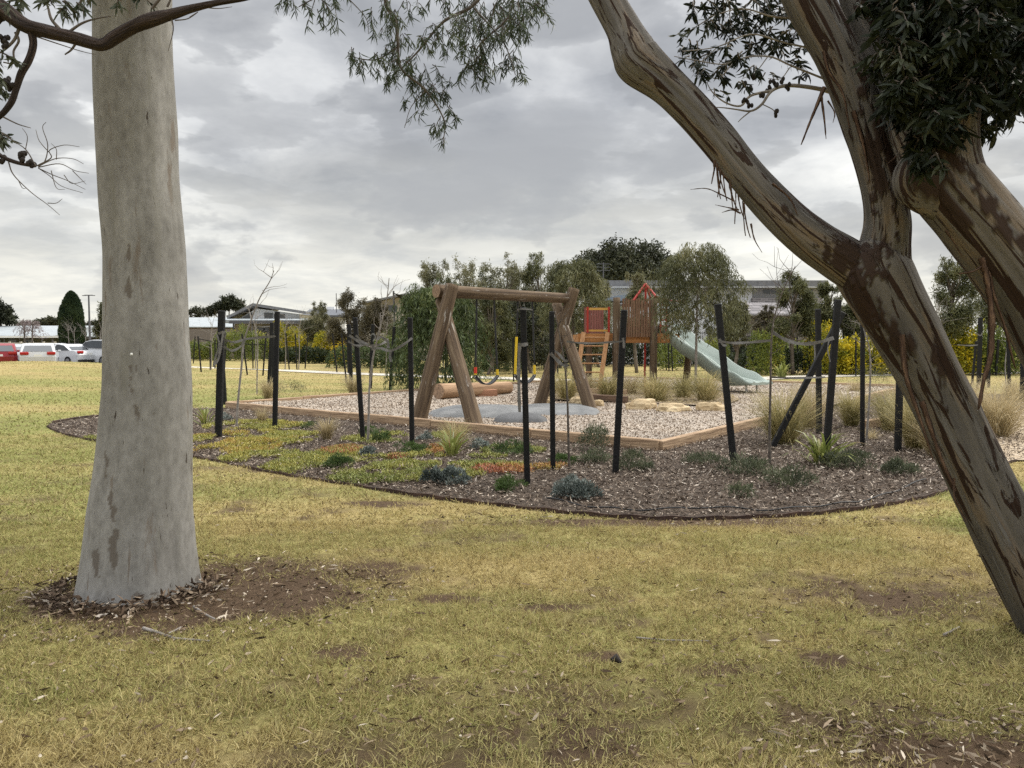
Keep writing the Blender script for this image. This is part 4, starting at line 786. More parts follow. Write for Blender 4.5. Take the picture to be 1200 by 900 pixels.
for (bx, by, tx_, ty_, w_, lb, ti) in ((1147, 455, 1149, 372, 5.5, 'black stake with white tie right of the leaning gum trunk', [([(1144, 391), (1149, 393), (1151, 390)], .06, 'tie', True, -.05), ([(1122, 404), (1135, 405), (1148, 404)], .05)]), (1158, 454, 1160, 374, 4.5, 'black stake half covered by the hanging bark strip', []), (1183, 464, 1181, 392, 4, 'thin black stake second from the right edge', []), (1197, 472, 1200, 390, 5, 'black stake at the right edge of the photo', []), (1128, 434, 1127, 400, 3, 'far thin stake seen right of the leaning trunk', []), (1139, 451, 1144, 400, 3, 'slanting thin stake near the one with the white tie', []), (1167, 440, 1170, 398, 3, 'far thin stake between the bark strip and the right edge', [])):
    stake(bx, by, tx_, ty_, w_, lb, RG, ti)
# far groups
FGs = [('short black stakes by the path left of the timber edge', 'black stake in the loose cluster by the path behind the pale trunk',
        [(226.5, 426, 228.7, 394), (236, 439, 232, 394), (246.6, 437, 246, 404), (252, 434, 252, 398), (263, 434, 265, 400), (290, 440.5, 283.5, 391), (296.5, 432, 296, 400), (308, 441, 312, 391)]),
       ('short black stakes in front of the yellow wattles', 'black stake on the far lawn in front of the yellow wattles', [(339, 433, 335, 391), (348, 433, 346, 391), (357.5, 432, 361, 391), (395, 437, 389.7, 391), (406, 448, 400, 391), (408, 438, 407, 393)]),
       ('black stakes behind the swing', 'black stake seen behind the log swing', [(522, 446, 522, 396), (602, 447, 601, 396), (560, 437, 560, 382), (654, 441, 653, 420), (664, 438, 665, 398)]),
       ('far stakes below and behind the slide', 'dark stake on the far lawn beside the slide', [(781, 434, 779, 402), (784, 435, 783, 402), (788, 435, 787, 404), (861, 436, 861, 398), (912, 436, 912, 396)]),
       ('far black stakes between slide and leaning trunk', 'black stake on the far lawn left of the leaning trunk', [(935, 437, 934, 392), (949, 439, 949, 390), (989, 435, 988, 385), (1003, 441, 1003, 395), (1024, 437, 1025, 398), (1078, 436, 1078, 398), (975, 430, 972, 382), (1108, 434, 1109, 400)]),
       ('stakes in front of the parked cars', 'dark stake on the lawn crest in front of the parked cars', [(32, 424, 32, 399), (74, 425, 70, 399), (90, 426, 89, 398), (94.5, 426, 91, 398), (110, 426.5, 110, 401), (124, 427, 120, 396), (106, 426, 106.5, 400)])]
for gname, lb, lst in FGs:
    for k, (bx, by, tx_, ty_) in enumerate(lst): stake(bx, by, tx_, ty_, None, lb, gname, w=.075)
bars = [((232, 397), (248, 400), 438), ((389, 404), (402, 404), 442), ((398, 399), (408, 399), 442), ((284, 403), (311, 404), 440), ((935, 409), (949, 409), 438), ((1108, 404), (1147, 404), 440), ((988, 400), (1003, 401), 438)]
for k, (a, b_, by) in enumerate(bars):
    Yb = G(a[0], by).y; mb = MB(); mb.bar(at(*a, Yb), at(*b_, Yb), .04, .03, (0, 1, 0)); props(mb.build('stake_rail', stake_m), 'thin black rail joining the tops of far tree stakes', 'rail', 'rails between far stakes')

# bare saplings: (trunk px points from the base up), twigs
def sapling(pts, r0, label, m=None, twn=10, twl=.35, cat='young tree', tips=True, group=None, leaf=0, rise=.7):
    b = G(*pts[0]) if pts[0][0] > 200 else GT(*pts[0]); Y = b.y; r_ = empty('young_tree', (b.x, b.y, b.z), label, cat, group); mb = MB()
    q = crom([(p[0], p[1], Y) for p in pts], 6); P = [at(*a) for a in q]; P[0].z -= .05; n_ = len(P)
    mb.tube(P, [max(r0*(1-.75*i/(n_-1)), .003) for i in range(n_)], 6, False); LP, LD = [], []
    for k in range(twn):
        i_ = int(n_*(.45+.52*random.random())); p = P[min(i_, n_-1)]; d = Vector((random.gauss(0, 1), random.gauss(0, 1), rise)).normalized(); ln = twl*random.uniform(.5, 1.2); pp = [p]
        for s in range(5): d = (d+Vector((random.gauss(0, .3), random.gauss(0, .3), random.gauss(.05, .2)))).normalized(); pp.append(pp[-1]+d*ln/5)
        mb.tube(pp, [max(r0*.26*(1-.17*s), .0018) for s in range(6)], 4, False)
        if random.random() < .6:
            d2 = (d+Vector((random.gauss(0, .7), random.gauss(0, .7), .3))).normalized(); mb.tube([pp[2], pp[2]+d2*ln*.2, pp[2]+d2*ln*.45+Vector((0, 0, .03))], [r0*.14, .0025, .0015], 4, False)
        for l_ in range(leaf): LP.append(pp[1+l_ % 5]); LD.append((random.gauss(0, 1), random.gauss(0, 1), -.3))
    mb.build('trunk', m or twig_m, r_, True)
    if LP: leaves('foliage', np.array(LP), np.array(LD), .06, .03, MT['olive_leaf'], r_)
    return r_
leafmat('olive_leaf', (.045, .052, .022), (.145, .147, .062), .3, 1.2, c3=(.23, .22, .11))
sapling([(277, 503), (279, 470), (283, 430), (286, 400), (296, 370), (305, 348), (316, 330), (321, 317)], .024, 'thin bare sapling tied to the thick stake near the pale trunk', grey_twig, 9, .45)
sapling([(301, 462), (301.5, 430), (302, 402), (298, 380), (290, 360)], .026, 'bare sapling between the two stakes left of the timber edge', grey_twig, 8, .5)
sapling([(431, 520), (432, 490), (433, 455), (437, 420), (444, 390), (450, 365), (454, 345), (456, 326)], .022, 'bare sapling in front of the timber edge with thin twigs above the leaning stake', grey_twig, 11, .45)
sapling([(667, 550), (666, 510), (665, 470), (662, 430), (657, 400), (652, 375), (650, 366)], .016, 'thin dark sapling stem between the middle stakes by the grey cushion bush', twig_m, 10, .35)
sapling([(902, 545), (902, 500), (903, 450), (904, 400), (908, 370), (918, 340), (932, 312)], .018, 'thin dark sapling tied between the crossed stakes and the slide stake', twig_m, 16, .5)
sapling([(1015, 520), (1018, 480), (1020, 440), (1019, 410), (1014, 390), (1011, 378)], .018, 'bare sapling bound to the slim stake with white cords', grey_twig, 16, .45)
sapling([(1096, 440), (1096, 420), (1098, 400), (1102, 380), (1096, 365)], .05, 'pale bare twiggy sapling just right of the leaning trunk', grey_twig, 30, 1.4)
sapling([(963, 432), (962, 405), (955, 380), (950, 370)], .05, 'pale bare sapling on the far lawn behind the crossed stakes', grey_twig, 24, 1.2)
sapling([(1180, 463), (1178, 430), (1180, 400), (1176, 385)], .02, 'bare sapling near the right edge stakes', grey_twig, 14, .7)
for px, py in ((299, 432), (334, 433), (247, 437), (350, 433), (452, 437), (519, 437), (578, 438), (653, 440), (875, 437), (925, 437), (1000, 438), (1115, 437)):
    sapling([(px, py), (px+1, py-22), (px, py-42), (px+3, py-62)], .035, 'small bare sapling on the far lawn', grey_twig, 16, 1.3, group='bare saplings on the far lawn')
for px, py in ((28, 424), (80, 425), (87, 426), (100, 426), (118, 427)):
    sapling([(px, py), (px+1, py-18), (px, py-34), (px+1, py-44)], .035, 'bare pale sapling on the lawn crest in front of the cars', grey_twig, 14, 1.2, group='bare saplings in front of the cars')

# ------------------------------------------------------------------ plants of the bed
tus1 = leafmat('tussock_green', (.17, .155, .055), (.42, .35, .165), .4, 2., c3=(.58, .49, .28))
tus2 = leafmat('tussock_straw', (.28, .22, .115), (.50, .41, .24), .4, 2., c3=(.62, .53, .36))
def bladesV(base, ang, tilt, Ln, W, rg=rng):
    """arching strap blades: base (n,3), azimuth, tilt from vertical"""
    n = len(base); d0 = np.stack([np.cos(ang)*np.sin(tilt), np.sin(ang)*np.sin(tilt), np.cos(tilt)], 1); d1 = np.stack([np.cos(ang)*np.sin(tilt+.5), np.sin(ang)*np.sin(tilt+.5), np.cos(tilt+.5)], 1); d2 = np.stack([np.cos(ang)*np.sin(tilt+1.1), np.sin(ang)*np.sin(tilt+1.1), np.cos(tilt+1.1)], 1)
    tw_ = ang+rg.normal(size=n)*.8; s = np.stack([-np.sin(tw_), np.cos(tw_), 0*ang], 1); Ln = Ln[:, None]; W = np.broadcast_to(W, (n,))[:, None]
    p1 = base+d0*Ln*.45; p2 = p1+d1*Ln*.33; p3 = p2+d2*Ln*.25
    V = np.stack([base-s*W*.4, base+s*W*.4, p1-s*W*.5, p1+s*W*.5, p2-s*W*.35, p2+s*W*.35, p3], 1)
    lo = (np.arange(n)[:, None]*7+np.array([0, 1, 3, 2, 2, 3, 5, 4, 4, 5, 6])).ravel(); return V.reshape(-1, 3), lo, np.tile([4, 4, 3], n)
def tussock(px, py, wpx, hpx, m, label, n=420, z=0., W=.006, cat='grass tussock', name='grass_tussock', group='ornamental grass tussocks'):
    b = G(px, py, z); Y = b.y; h = hpx/F*Y; r = wpx/2/F*Y
    bb = np.zeros((n, 3)); a = rng.random(n)*6.283; rr = np.sqrt(rng.random(n))*r*.28; bb[:, 0] = b.x+rr*np.cos(a); bb[:, 1] = b.y+rr*np.sin(a); bb[:, 2] = z-.01
    ti = np.abs(rng.normal(size=n))*min(.62, .75*r/h); L_ = h*1.12*(.5+.6*rng.random(n)**.7)
    V, lo, sz = bladesV(bb, a+rng.normal(size=n)*.5, ti, L_, W*(.6+.8*rng.random(n))*max(1, Y/13))
    return props(link(name, fastmesh(name, V, lo, sz), m), label, cat, group)
T = [(918, 521, 72, 66, tus1, 'large green and straw tussock right of the timber corner by the sapling', 700), (950, 503, 50, 58, tus2, 'pale straw tussock behind the crossed stakes', 420), (997, 500, 44, 46, tus1, 'round tussock left of the slim stake with cords', 420), (1044, 506, 52, 54, tus1, 'tussock half behind the black stake left of the leaning trunk', 500), (1072, 527, 56, 66, tus1, 'green based tussock against the leaning trunk', 600), (1096, 536, 44, 52, tus2, 'pale straw tussock low against the leaning trunk', 420), (1165, 512, 90, 66, tus2, 'big feathery straw tussock right of the leaning trunk', 900), (1130, 486, 50, 44, tus2, 'straw tussock behind the hanging bark strip', 420), (1188, 470, 44, 28, tus2, 'small pale tussock at the right edge', 300), (1062, 500, 40, 56, tus2, 'straw tussock behind the two green ones by the leaning trunk', 380), (1020, 515, 30, 14, tus2, 'low sprawling straw tuft beside the slim stake', 140),
     (768, 471, 58, 36, tus1, 'wide tussock behind the middle sandstone boulders', 520), (801, 467, 40, 30, tus1, 'tussock between the boulders and the small weeping tree', 360), (827, 471, 46, 38, tus1, 'tussock at the foot of the small weeping tree', 420), (712, 467, 40, 32, tus1, 'tussock at the foot of the play tower ladder', 360), (739, 463, 30, 26, tus2, 'thin straw tussock under the play tower', 260), (664, 469, 40, 36, tus1, 'tussock between the far legs of the log swing', 380), (645, 466, 24, 28, tus1, 'small tussock left of the far swing leg', 260), (688, 462, 24, 24, tus2, 'straw tussock behind the far swing leg', 240),
     (533, 526, 40, 34, tus1, 'wispy tussock in front of the near swing leg', 260), (383, 516, 24, 27, tus2, 'small straw tussock left of the leaning stake', 200), (307, 497, 16, 20, tus2, 'tiny straw tuft by the timber edge left end', 120), (316, 467, 34, 26, tus2, 'dry straw tuft beyond the timber edge by the upright stake', 240), (415, 463, 30, 26, tus2, 'dry straw tuft beyond the timber edge by the leaning stake', 240), (1005, 462, 40, 18, tus2, 'dry grass clump beyond the pit at the right', 200)]
for px, py, wp, hp, m_, lb, n in T: tussock(px, py, wp*1.1, hp*1.12, m_, lb, int(n*1.5), W=.005, z=.1 if (640 < px < 840) else 0.)
spk = leafmat('strap_leaf', (.12, .15, .035), (.26, .27, .075), .35, 3., .35, .4, (.38, .22, .11))
for px, py, wp, hp, lb, n in ((962, 545, 60, 48, 'spiky lime green strap leaved plant at the foot of the tall leaning stake', 60), (529, 535, 34, 36, 'spiky pale strap leaved plant among the groundcover', 34), (916, 443, 26, 20, 'distant spiky plant behind the end of the slide', 36), (240, 498, 26, 24, 'small yellowish spiky plant right of the pale trunk', 24), (548, 446, 22, 20, 'small spiky plant behind the fallen log', 26)):
    tussock(px, py, wp, hp, spk, lb, n, W=.03, cat='plant', name='strap_leaf_plant', group='spiky strap leaved plants')
def mound(px, py, wpx, hpx, m, label, n=900, lf=.035, lw=.014, name='shrub', cat='shrub', group=None, z=0., up=.6, nc=14, depth=.8):
    b = G(px, py, z); Y = b.y; h = hpx/F*Y; r = wpx/2/F*Y; c = np.array((b.x, b.y+r*.5, z)); u_ = sph(nc); u_[:, 2] = np.abs(u_[:, 2]); cc = c+u_*np.array((r*.75, r*depth, h*.7))*(.5+.5*rng.random((nc, 1)))
    ci = rng.integers(0, nc, n); q = sph(n); q[:, 2] = np.abs(q[:, 2]); P = cc[ci]+q*np.array((r*.3, r*.3, h*.35))*(.6+.4*rng.random((n, 1))); P[:, 2] = np.maximum(P[:, 2], z+.005)
    D = q+rng.normal(size=(n, 3))*.45; D[:, 2] += up
    o = leaves(name, P, D, lf*(.6+.8*rng.random(n)), lw*(.7+.6*rng.random(n)), m, None, .1); return props(o, label, cat, group)
grey = leafmat('cushion_leaf', (.055, .07, .062), (.22, .25, .225), .1, 6., .2, .7, (.42, .45, .41))
GB = 'blue grey cushion bushes'
for px, py, wp, hp, n, lb in ((674, 588, 64, 34, 2600, 'round blue grey cushion bush at the foot of the nearest stakes'), (507, 569, 34, 24, 1100, 'blue grey cushion bush left of a pair near the lawn edge'), (535, 570, 48, 24, 1300, 'wide grey cushion bush in bare mulch below the spiky plant'), (430, 537, 26, 14, 600, 'small silver cushion bush beside the orange groundcover'), (497, 518, 24, 12, 500, 'silver bush tucked under the timber edge by the near swing leg'), (563, 528, 28, 16, 600, 'silver bush below the timber edge right of the swing leg'), (262, 494, 20, 12, 350, 'silver tuft by the left end of the timber edge')):
    mound(px, py, wp, hp, grey, lb, n, .034, .013, 'cushion_bush', 'bush', GB)
dkg = leafmat('low_green_leaf', (.035, .06, .018), (.10, .15, .045), .25, 5.)
wsp = leafmat('wispy_leaf', (.035, .042, .024), (.12, .135, .075), .25, 4., c3=(.24, .24, .15))
GM = 'low green mounding shrubs in the mulch'
for px, py, wp, hp, n, lb in ((391, 551, 44, 18, 1000, 'dark green mound left in the groundcover near the lawn'), (480, 533, 50, 16, 1100, 'dark green mound under the stake with the slanting band'), (597, 578, 44, 20, 1000, 'dark green mound alone in the mulch left of the nearest stake'), (432, 512, 34, 12, 600, 'dark green mound behind the leaning stake'), (362, 503, 26, 10, 400, 'small dark mound close to the timber edge'), (598, 536, 70, 20, 1500, 'long green mound against the timber edge'), (658, 545, 50, 12, 800, 'low green mound between the two middle stakes'), (445, 520, 30, 20, 600, 'upright dark green tuft right of the leaning stake'), (580, 448, 60, 10, 700, 'dark green shrub beyond the pit under the swing seats')):
    mound(px, py, wp, hp, dkg, lb, n, .04, .010, 'low_shrub', 'shrub', GM)
GW = 'sparse wispy grey green shrubs'
for px, py, wp, hp, n, lb in ((698, 530, 52, 34, 900, 'wispy dark shrub leaning over the timber edge near the corner'), (745, 553, 54, 22, 700, 'wispy shrub in front of the timber corner'), (700, 545, 50, 16, 500, 'low wispy shrub left of the stake leaning right'), (830, 548, 60, 20, 500, 'sparse grey shrub left of the slide stake'), (880, 560, 80, 26, 900, 'sparse grey green shrub right of the slide stake'), (930, 575, 80, 26, 700, 'sprawling grey weed in front of the spiky plant'), (1000, 552, 90, 24, 1300, 'low green trailing shrub between the spiky plant and the leaning trunk'), (1060, 560, 50, 22, 700, 'low shrub near the lawn left of the leaning trunk'), (1030, 456, 60, 34, 900, 'grey bare looking shrub on the far side of the pit'), (340, 462, 50, 18, 500, 'grey shrub beyond the timber edge behind the upright stake'), (870, 585, 40, 18, 240, 'thin weed close to the lawn edge')):
    mound(px, py, wp, hp*1.1, wsp, lb, int(n*1.8), .045, .009, 'wispy_shrub', 'shrub', GW, nc=26)
# succulent mats
def matleaf():
    m = bpy.data.materials.new('groundcover_leaf'); m.use_nodes = True; N = m.node_tree.nodes; L = m.node_tree.links; b = N['Principled BSDF']; b.inputs['Roughness'].default_value = .6
    a = N.new('ShaderNodeAttribute'); a.attribute_name = 'tone'; g = N.new('ShaderNodeNewGeometry'); ad = N.new('ShaderNodeMath'); ad.operation = 'MULTIPLY_ADD'; ad.inputs[1].default_value = .22; L.new(g.outputs['Random Per Island'], ad.inputs[0]); L.new(a.outputs['Fac'], ad.inputs[2])
    cr = N.new('ShaderNodeValToRGB'); e = cr.color_ramp.elements; e[0].position = .05; e[0].color = (.06, .10, .025, 1); e[1].position = 1.0; e[1].color = (.38, .13, .07, 1)
    for p, c in ((.28, (.17, .20, .05)), (.5, (.30, .30, .075)), (.7, (.42, .36, .07)), (.85, (.45, .25, .08))): x = e.new(p); x.color = (*c, 1)
    L.new(ad.outputs[0], cr.inputs[0]); L.new(cr.outputs[0], b.inputs['Base Color']); return m
MATS = [(265, 528, 62, 12, .56), (300, 538, 50, 10, .38), (240, 515, 24, 7, .5), (330, 515, 50, 8, .4), (350, 545, 60, 12, .30), (300, 500, 60, 6, .42), (285, 511, 40, 5, .5), (395, 535, 30, 12, .35), (400, 530, 26, 6, .82), (430, 548, 50, 12, .3), (415, 565, 34, 7, .25), (460, 545, 30, 10, .3), (470, 560, 40, 8, .25), (465, 540, 14, 4, .84), (500, 540, 34, 8, .35), (515, 530, 16, 8, .72), (570, 543, 50, 8, .25), (590, 553, 40, 4, .8), (640, 550, 60, 3, .6), (540, 558, 30, 6, .3), (440, 515, 40, 6, .3), (100, 517, 20, 4, .3), (490, 548, 26, 7, .3), (520, 512, 20, 4, .3), (250, 541, 30, 3, .3), (600, 530, 40, 5, .2), (560, 568, 20, 3, .4)]
P, TN = [], []
for px, py, rx, ry, tn in MATS:
    c = G(px, py); r1 = rx/F*c.y; r2 = (G(px, py-ry).y-G(px, py+ry).y)/2; n = int(5200*math.pi*r1*r2)+60; a = rng.random(n)*6.283; r_ = np.sqrt(rng.random(n)); x = c.x+r1*r_*np.cos(a); y = c.y+r2*r_*np.sin(a)
    k = (fbm(x*2.2, y*2.2, 0, 55, 4) > .36+.16*r_**3) & inpoly(x, y, bed); x, y = x[k], y[k]
    P.append(np.stack([x, y, .01+.07*fbm(x*4, y*4, 0, 58, 3)*rng.random(len(x))], 1)); TN.append(tn+.07+.35*(fbm(x*3, y*3, 0, 59, 3)-.5))
P = np.concatenate(P); TN = np.concatenate(TN); D = rng.normal(size=P.shape)*.7; D[:, 2] = np.abs(D[:, 2])+.4
o = leaves('groundcover', P, D, .03+.025*rng.random(len(P)), .011, matleaf(), attrs={'tone': TN}); props(o, 'fleshy yellow green and orange groundcover spreading over the mulch', 'groundcover', kind='stuff')

# garden edging and hose
ev = crom([g2(p) for p in FRONT], 6)
mb = MB(); Pe = [Vector((a[0], a[1], 0)) for a in ev]; m_ = len(Pe); V, Fs = [], []
for i_, p in enumerate(Pe):
    t = (Pe[min(i_+1, m_-1)]-Pe[max(i_-1, 0)]).normalized(); n_ = Vector((-t.y, t.x, 0)); wv = .012*math.sin(i_*1.7)
    V += [p-n_*.006+Vector((0, 0, -.05)), p+n_*.006+Vector((0, 0, -.05)), p+n_*.006+Vector((0, 0, .028+wv*.6)), p-n_*.006+Vector((0, 0, .028+wv*.6))]
for i_ in range(m_-1):
    for a in range(4): Fs.append((i_*4+a, i_*4+(a+1) % 4, i_*4+4+(a+1) % 4, i_*4+4+a))
mb.add(V, Fs); props(mb.build('garden_edging', mat('rust_edging', (.035, .022, .018), .9, (.09, .055, .04), 9, 6, .4, 50)), 'low dark rusty garden edging curving along the front of the mulch bed', 'edging')
ev = crom([g2(p) for p in [(225, 479), (160, 485), (100, 490), (62, 496)]], 5); mb = MB(); mb.tube([Vector((a[0], a[1], .03)) for a in ev], .02, 6); props(mb.build('garden_edging', MT['rust_edging']), 'thin dark edging along the back of the bed behind the pale trunk', 'edging')
mb = MB(); ev = crom([g2(p) for p in [(640, 589), (700, 600), (760, 603), (830, 600), (900, 603), (960, 598), (1010, 592), (1050, 580), (1085, 565)]], 6); mb.tube([Vector((a[0], a[1], .045+.01*math.sin(i))) for i, a in enumerate(ev)], .007, 6); props(mb.build('irrigation_hose', pipe_m), 'thin black irrigation hose lying on the mulch near the lawn edge', 'hose')

# timber sleepers
tim = barkmat('sleeper_timber', [(.3, (.17, .10, .06)), (.5, (.34, .22, .13)), (.7, (.46, .33, .21))], (1.2, 9, 9), fine=(3, 30, 30), bump=.4)
def timberm(name, c1, c2, c3=None, ax='x'):
    st = {'x': (1., 14, 14), 'z': (14, 14, 1.)}[ax]; return mat(name, c1, .85, c2, 1.6, 7, .45, 4, stretch=st, lo=.3, hi=.7)
sl = timberm('sleeper', (.20, .125, .075), (.45, .32, .20)); sl2 = timberm('sleeper_dark', (.07, .045, .03), (.16, .10, .065))
def sleepers(p, q, n, label, group, z=PITZ+.06, w=.10, h=.20, m=sl):
    p = np.array(p); q = np.array(q); L_ = np.linalg.norm(q-p)/n; d = (q-p)/np.linalg.norm(q-p); rz = math.atan2(d[1], d[0])
    for k in range(n):
        c = p+d*L_*(k+.5); mb = MB(); mb.box((0, 0, 0), (L_-.012, w, h), bev=.012); o = mb.build('timber_sleeper', m); o.location = (c[0], c[1], z-h/2+random.uniform(-.006, .006)); o.rotation_euler = (0, random.uniform(-.004, .004), rz+random.uniform(-.004, .004)); props(o, label, 'sleeper', group)
sleepers(A, B, 5, 'timber sleeper in the long front edge of the gravel pit', 'sleepers along the front left edge', h=.24)
sleepers(B, B+(Cc-B)*.47, 4, 'timber sleeper in the edge running right from the near corner of the pit', 'sleepers along the right edge', h=.24)
sleepers(B+(Cc-B)*.62, Cc, 3, 'timber sleeper in the far part of the right edge of the pit', 'sleepers along the far right edge', h=.18)
sleepers(A, A+(Dd-A)*.72, 6, 'timber sleeper in the far left edge of the gravel pit', 'sleepers along the far left edge', h=.2)
sleepers(Dd, Cc, 5, 'timber sleeper in the far edge behind the slide', 'sleepers along the back edge', h=.16)
a = G(1012, 497, .1); b_ = G(1042, 492, .1); sleepers((a.x, a.y), (b_.x, b_.y), 1, 'short pale sleeper among the straw tussocks left of the leaning trunk', None, h=.16)
for (pa, pb, lb) in (((690, 470), (735, 473), 'dark short sleeper at the foot of the far swing leg'), ((640, 461), (735, 464), 'sleeper stepping up behind the far swing legs'), ((668, 455), (720, 456), 'pale sleeper at the foot of the tower ladder')):
    a = G(*pa, PITZ); b_ = G(*pb, PITZ); sleepers((a.x, a.y), (b_.x, b_.y), 1, lb, None, z=PITZ+.17, m=sl2 if 'dark' in lb else sl)
# planted island in the pit
isl = [g2(p) for p in [(640, 474), (690, 476), (740, 478), (800, 481), (850, 482), (866, 474), (850, 464), (800, 459), (700, 458), (640, 463)]]
isl = [(x*1.1/1.1, y) for x, y in isl]
n = 7000; x, y = scatter_in(isl, n); D = rng.normal(size=(len(x), 3)); D[:, 2] *= .3
props(sheet('island_soil', isl, PITZ+.035, mat('dry_soil', (.12, .085, .06), .95, (.28, .22, .16), 20, 8, .8, 60)), kind='structure')
o = leaves('straw_litter', np.stack([x, y, PITZ+.04+.02*rng.random(len(x))], 1), D, .07, .018, tus2); props(o, 'dry straw litter between the tussocks and boulders', 'straw', kind='stuff')
# sandy worn ground right of the leaning trunk
props(sheet('sandy_track', [g2(p) for p in [(1105, 500), (1150, 490), (1215, 478), (1300, 482), (1330, 500), (1240, 540), (1190, 541), (1150, 548), (1120, 545), (1128, 520)]], .022, mat('sand', (.30, .23, .15), .95, (.42, .34, .24), 5, 8, .5, 60)), kind='structure')

# ------------------------------------------------------------------ log swing
logm = barkmat('pole_timber', [(.3, (.05, .034, .022)), (.45, (.10, .068, .042)), (.6, (.155, .11, .068)), (.75, (.215, .165, .11))], (2.2, 2.2, .9), fine=(26, 26, 2.2), bump=.45,
    second=[((9, 9, 1.3), .62, .645, (.07, .045, .03), -.8, .3, (3, 1, 0)), ((3, 3, 2.5), .62, .70, (.34, .31, .27), .1, .4, (0, 5, 2)), ((6, 6, 5), .70, .73, (.05, .035, .025), -.6, 0, (7, 0, 0))])
endm = mat('cut_end', (.16, .105, .07), .9, (.34, .23, .15), 22, 6, .3)
def log(name, a, b, r0, r1, m=logm, parent=None, seed=0, n=24, k=8, sag=0.):
    a, b = Vector(a), Vector(b); rows = []
    for i in range(6):
        t = i/5; p = a.lerp(b, t); rows.append((p.x, p.y, p.z-sag*math.sin(math.pi*t), r0+(r1-r0)*t))
    d_ = limb_data(rows, k, n, .06, (1.2, 1.5), seed)
    o = limbs(name, [d_], m, parent); me = o.data; me.materials.append(endm)
    idx = [p.index for p in me.polygons if p.loop_total == 3]
    for i in idx: me.polygons[i].material_index = 1; me.polygons[i].use_smooth = False
    return o
YL, YRR = 14.35, 16.9
bl = at(511, 341, YL); brr = at(671, 350, YRR)
sw = empty('swing_set', tuple(G(590, 484, .1)), 'rustic log swing on two A shaped pole frames over gravel', 'swing')
log('beam', bl, brr, .125, .105, parent=sw, seed=21, n=28, k=10)
def legpx(bpx, bpy, tpx, tpy, Yt, r0, r1, sd):
    b = G(bpx, bpy, .1); t = at(tpx, tpy, Yt); d = (t-b).normalized(); log('leg', b-d*.25, t, r0, r1, parent=sw, seed=sd)
legpx(491, 492, 530, 334, YL-.15, .148, .122, 31)
legpx(556, 496, 517, 352, YL+.18, .15, .115, 32)
legpx(632, 476, 673, 338, YRR-.12, .14, .12, 33)
legpx(692, 480, 652, 356, YRR+.12, .145, .11, 34)
bolt = mat('galvanised', (.45, .45, .44), .45, metal=.8); rub = mat('swing_rubber', (.02, .02, .021), .5); yel = mat('yellow_sleeve', (.62, .42, .02), .6); redm = mat('red_sleeve', (.55, .04, .02), .6)
chainm = mat('chain', (.035, .035, .035), .6, metal=.4)
def onbeam(px): 
    best = min((abs((at(px, 345, 1)).x*y - (bl.lerp(brr, t)).x), t) for t in [i/200 for i in range(201)] for y in [bl.lerp(brr, t).y]); return bl.lerp(brr, best[1])
def swing_seat(pl, pr, yseat, ends, longs):
    a, b = onbeam(pl), onbeam(pr); Ym = (a.y+b.y)/2; s0 = at(ends[0], yseat, a.y-.02); s1 = at(ends[1], yseat, b.y-.02)
    V, Fs = [], []; n_ = 12; dr = (s1-s0); pw = Vector((-dr.y, dr.x, 0)).normalized()*.075
    for i_ in range(n_+1):
        t = i_/n_; p = s0.lerp(s1, t); p = Vector((p.x, p.y, p.z-.17*(1-(2*t-1)**2)-.0))
        for sgn in (-1, 1):
            for dz in (0, .018): V.append(p+pw*sgn*(1-.25*abs(2*t-1)**3)+Vector((0, 0, dz)))
    for i_ in range(n_):
        o_ = i_*4; Fs += [(o_, o_+2, o_+6, o_+4), (o_+1, o_+5, o_+7, o_+3), (o_, o_+4, o_+5, o_+1), (o_+2, o_+3, o_+7, o_+6)]
    mb = MB(); mb.add(V, Fs, True); mb.add([V[0], V[1], V[3], V[2]], [(0, 1, 2, 3)]); mb.add(V[-4:], [(0, 2, 3, 1)])
    seat = mb.build('swing_seat', rub, sw, True)
    for (top, s, ln, rd) in ((a, s0, longs[0], longs[2]), (b, s1, longs[1], False)):
        tp = Vector((top.x, top.y, top.z-.1)); mb = MB(); k = 0; L_ = (tp-s).length; n2 = int(L_/.055); d = (s-tp)/L_
        for i_ in range(n2):
            c = tp+d*(i_+.5)*L_/n2; ax = Vector((1, 0, 0)) if i_ % 2 else Vector((0, 1, 0)); h = d*.034
            mb.tube([c-h+ax*.002, c-h*.5+ax*.014, c+h*.5+ax*.014, c+h], .0062, 5); mb.tube([c-h, c-h*.5-ax*.014, c+h*.5-ax*.014, c+h], .0062, 5)
        mb.build('chain', chainm, seat, True)
        mb = MB(); mb.tube([tp, tp+d*(L_-ln-.12)], .019, 10); mb.build('chain_cover', rub, seat, True)
        mb = MB(); mb.tube([s-d*(ln+.02), s-d*.03], .026, 10); mb.build('chain_sleeve', yel, seat, True)
        if rd: mb = MB(); mb.tube([s-d*(ln+.08), s-d*ln*.6], .03, 10); mb.build('chain_sleeve', redm, seat, True)
        mb = MB(); mb.box(tp+Vector((0, 0, .02)), (.07, .07, .05), bev=.01); mb.tube([s+Vector((0, -.09, -.0)), s+Vector((0, .09, 0))], .012, 8); mb.build('bracket', bolt, seat, True)
swing_seat(558.5, 579, 441, (557, 583), (.10, .12, True))
swing_seat(607, 624, 440, (603.5, 626.5), (.78, .2, False))
mb = MB()
for t in (.035, .05, .95, .965):
    p = bl.lerp(brr, t); mb.tube([p+Vector((0, 0, .10)), p+Vector((0, 0, .145))], .018, 8)
mb.build('bolts', bolt, sw, True)

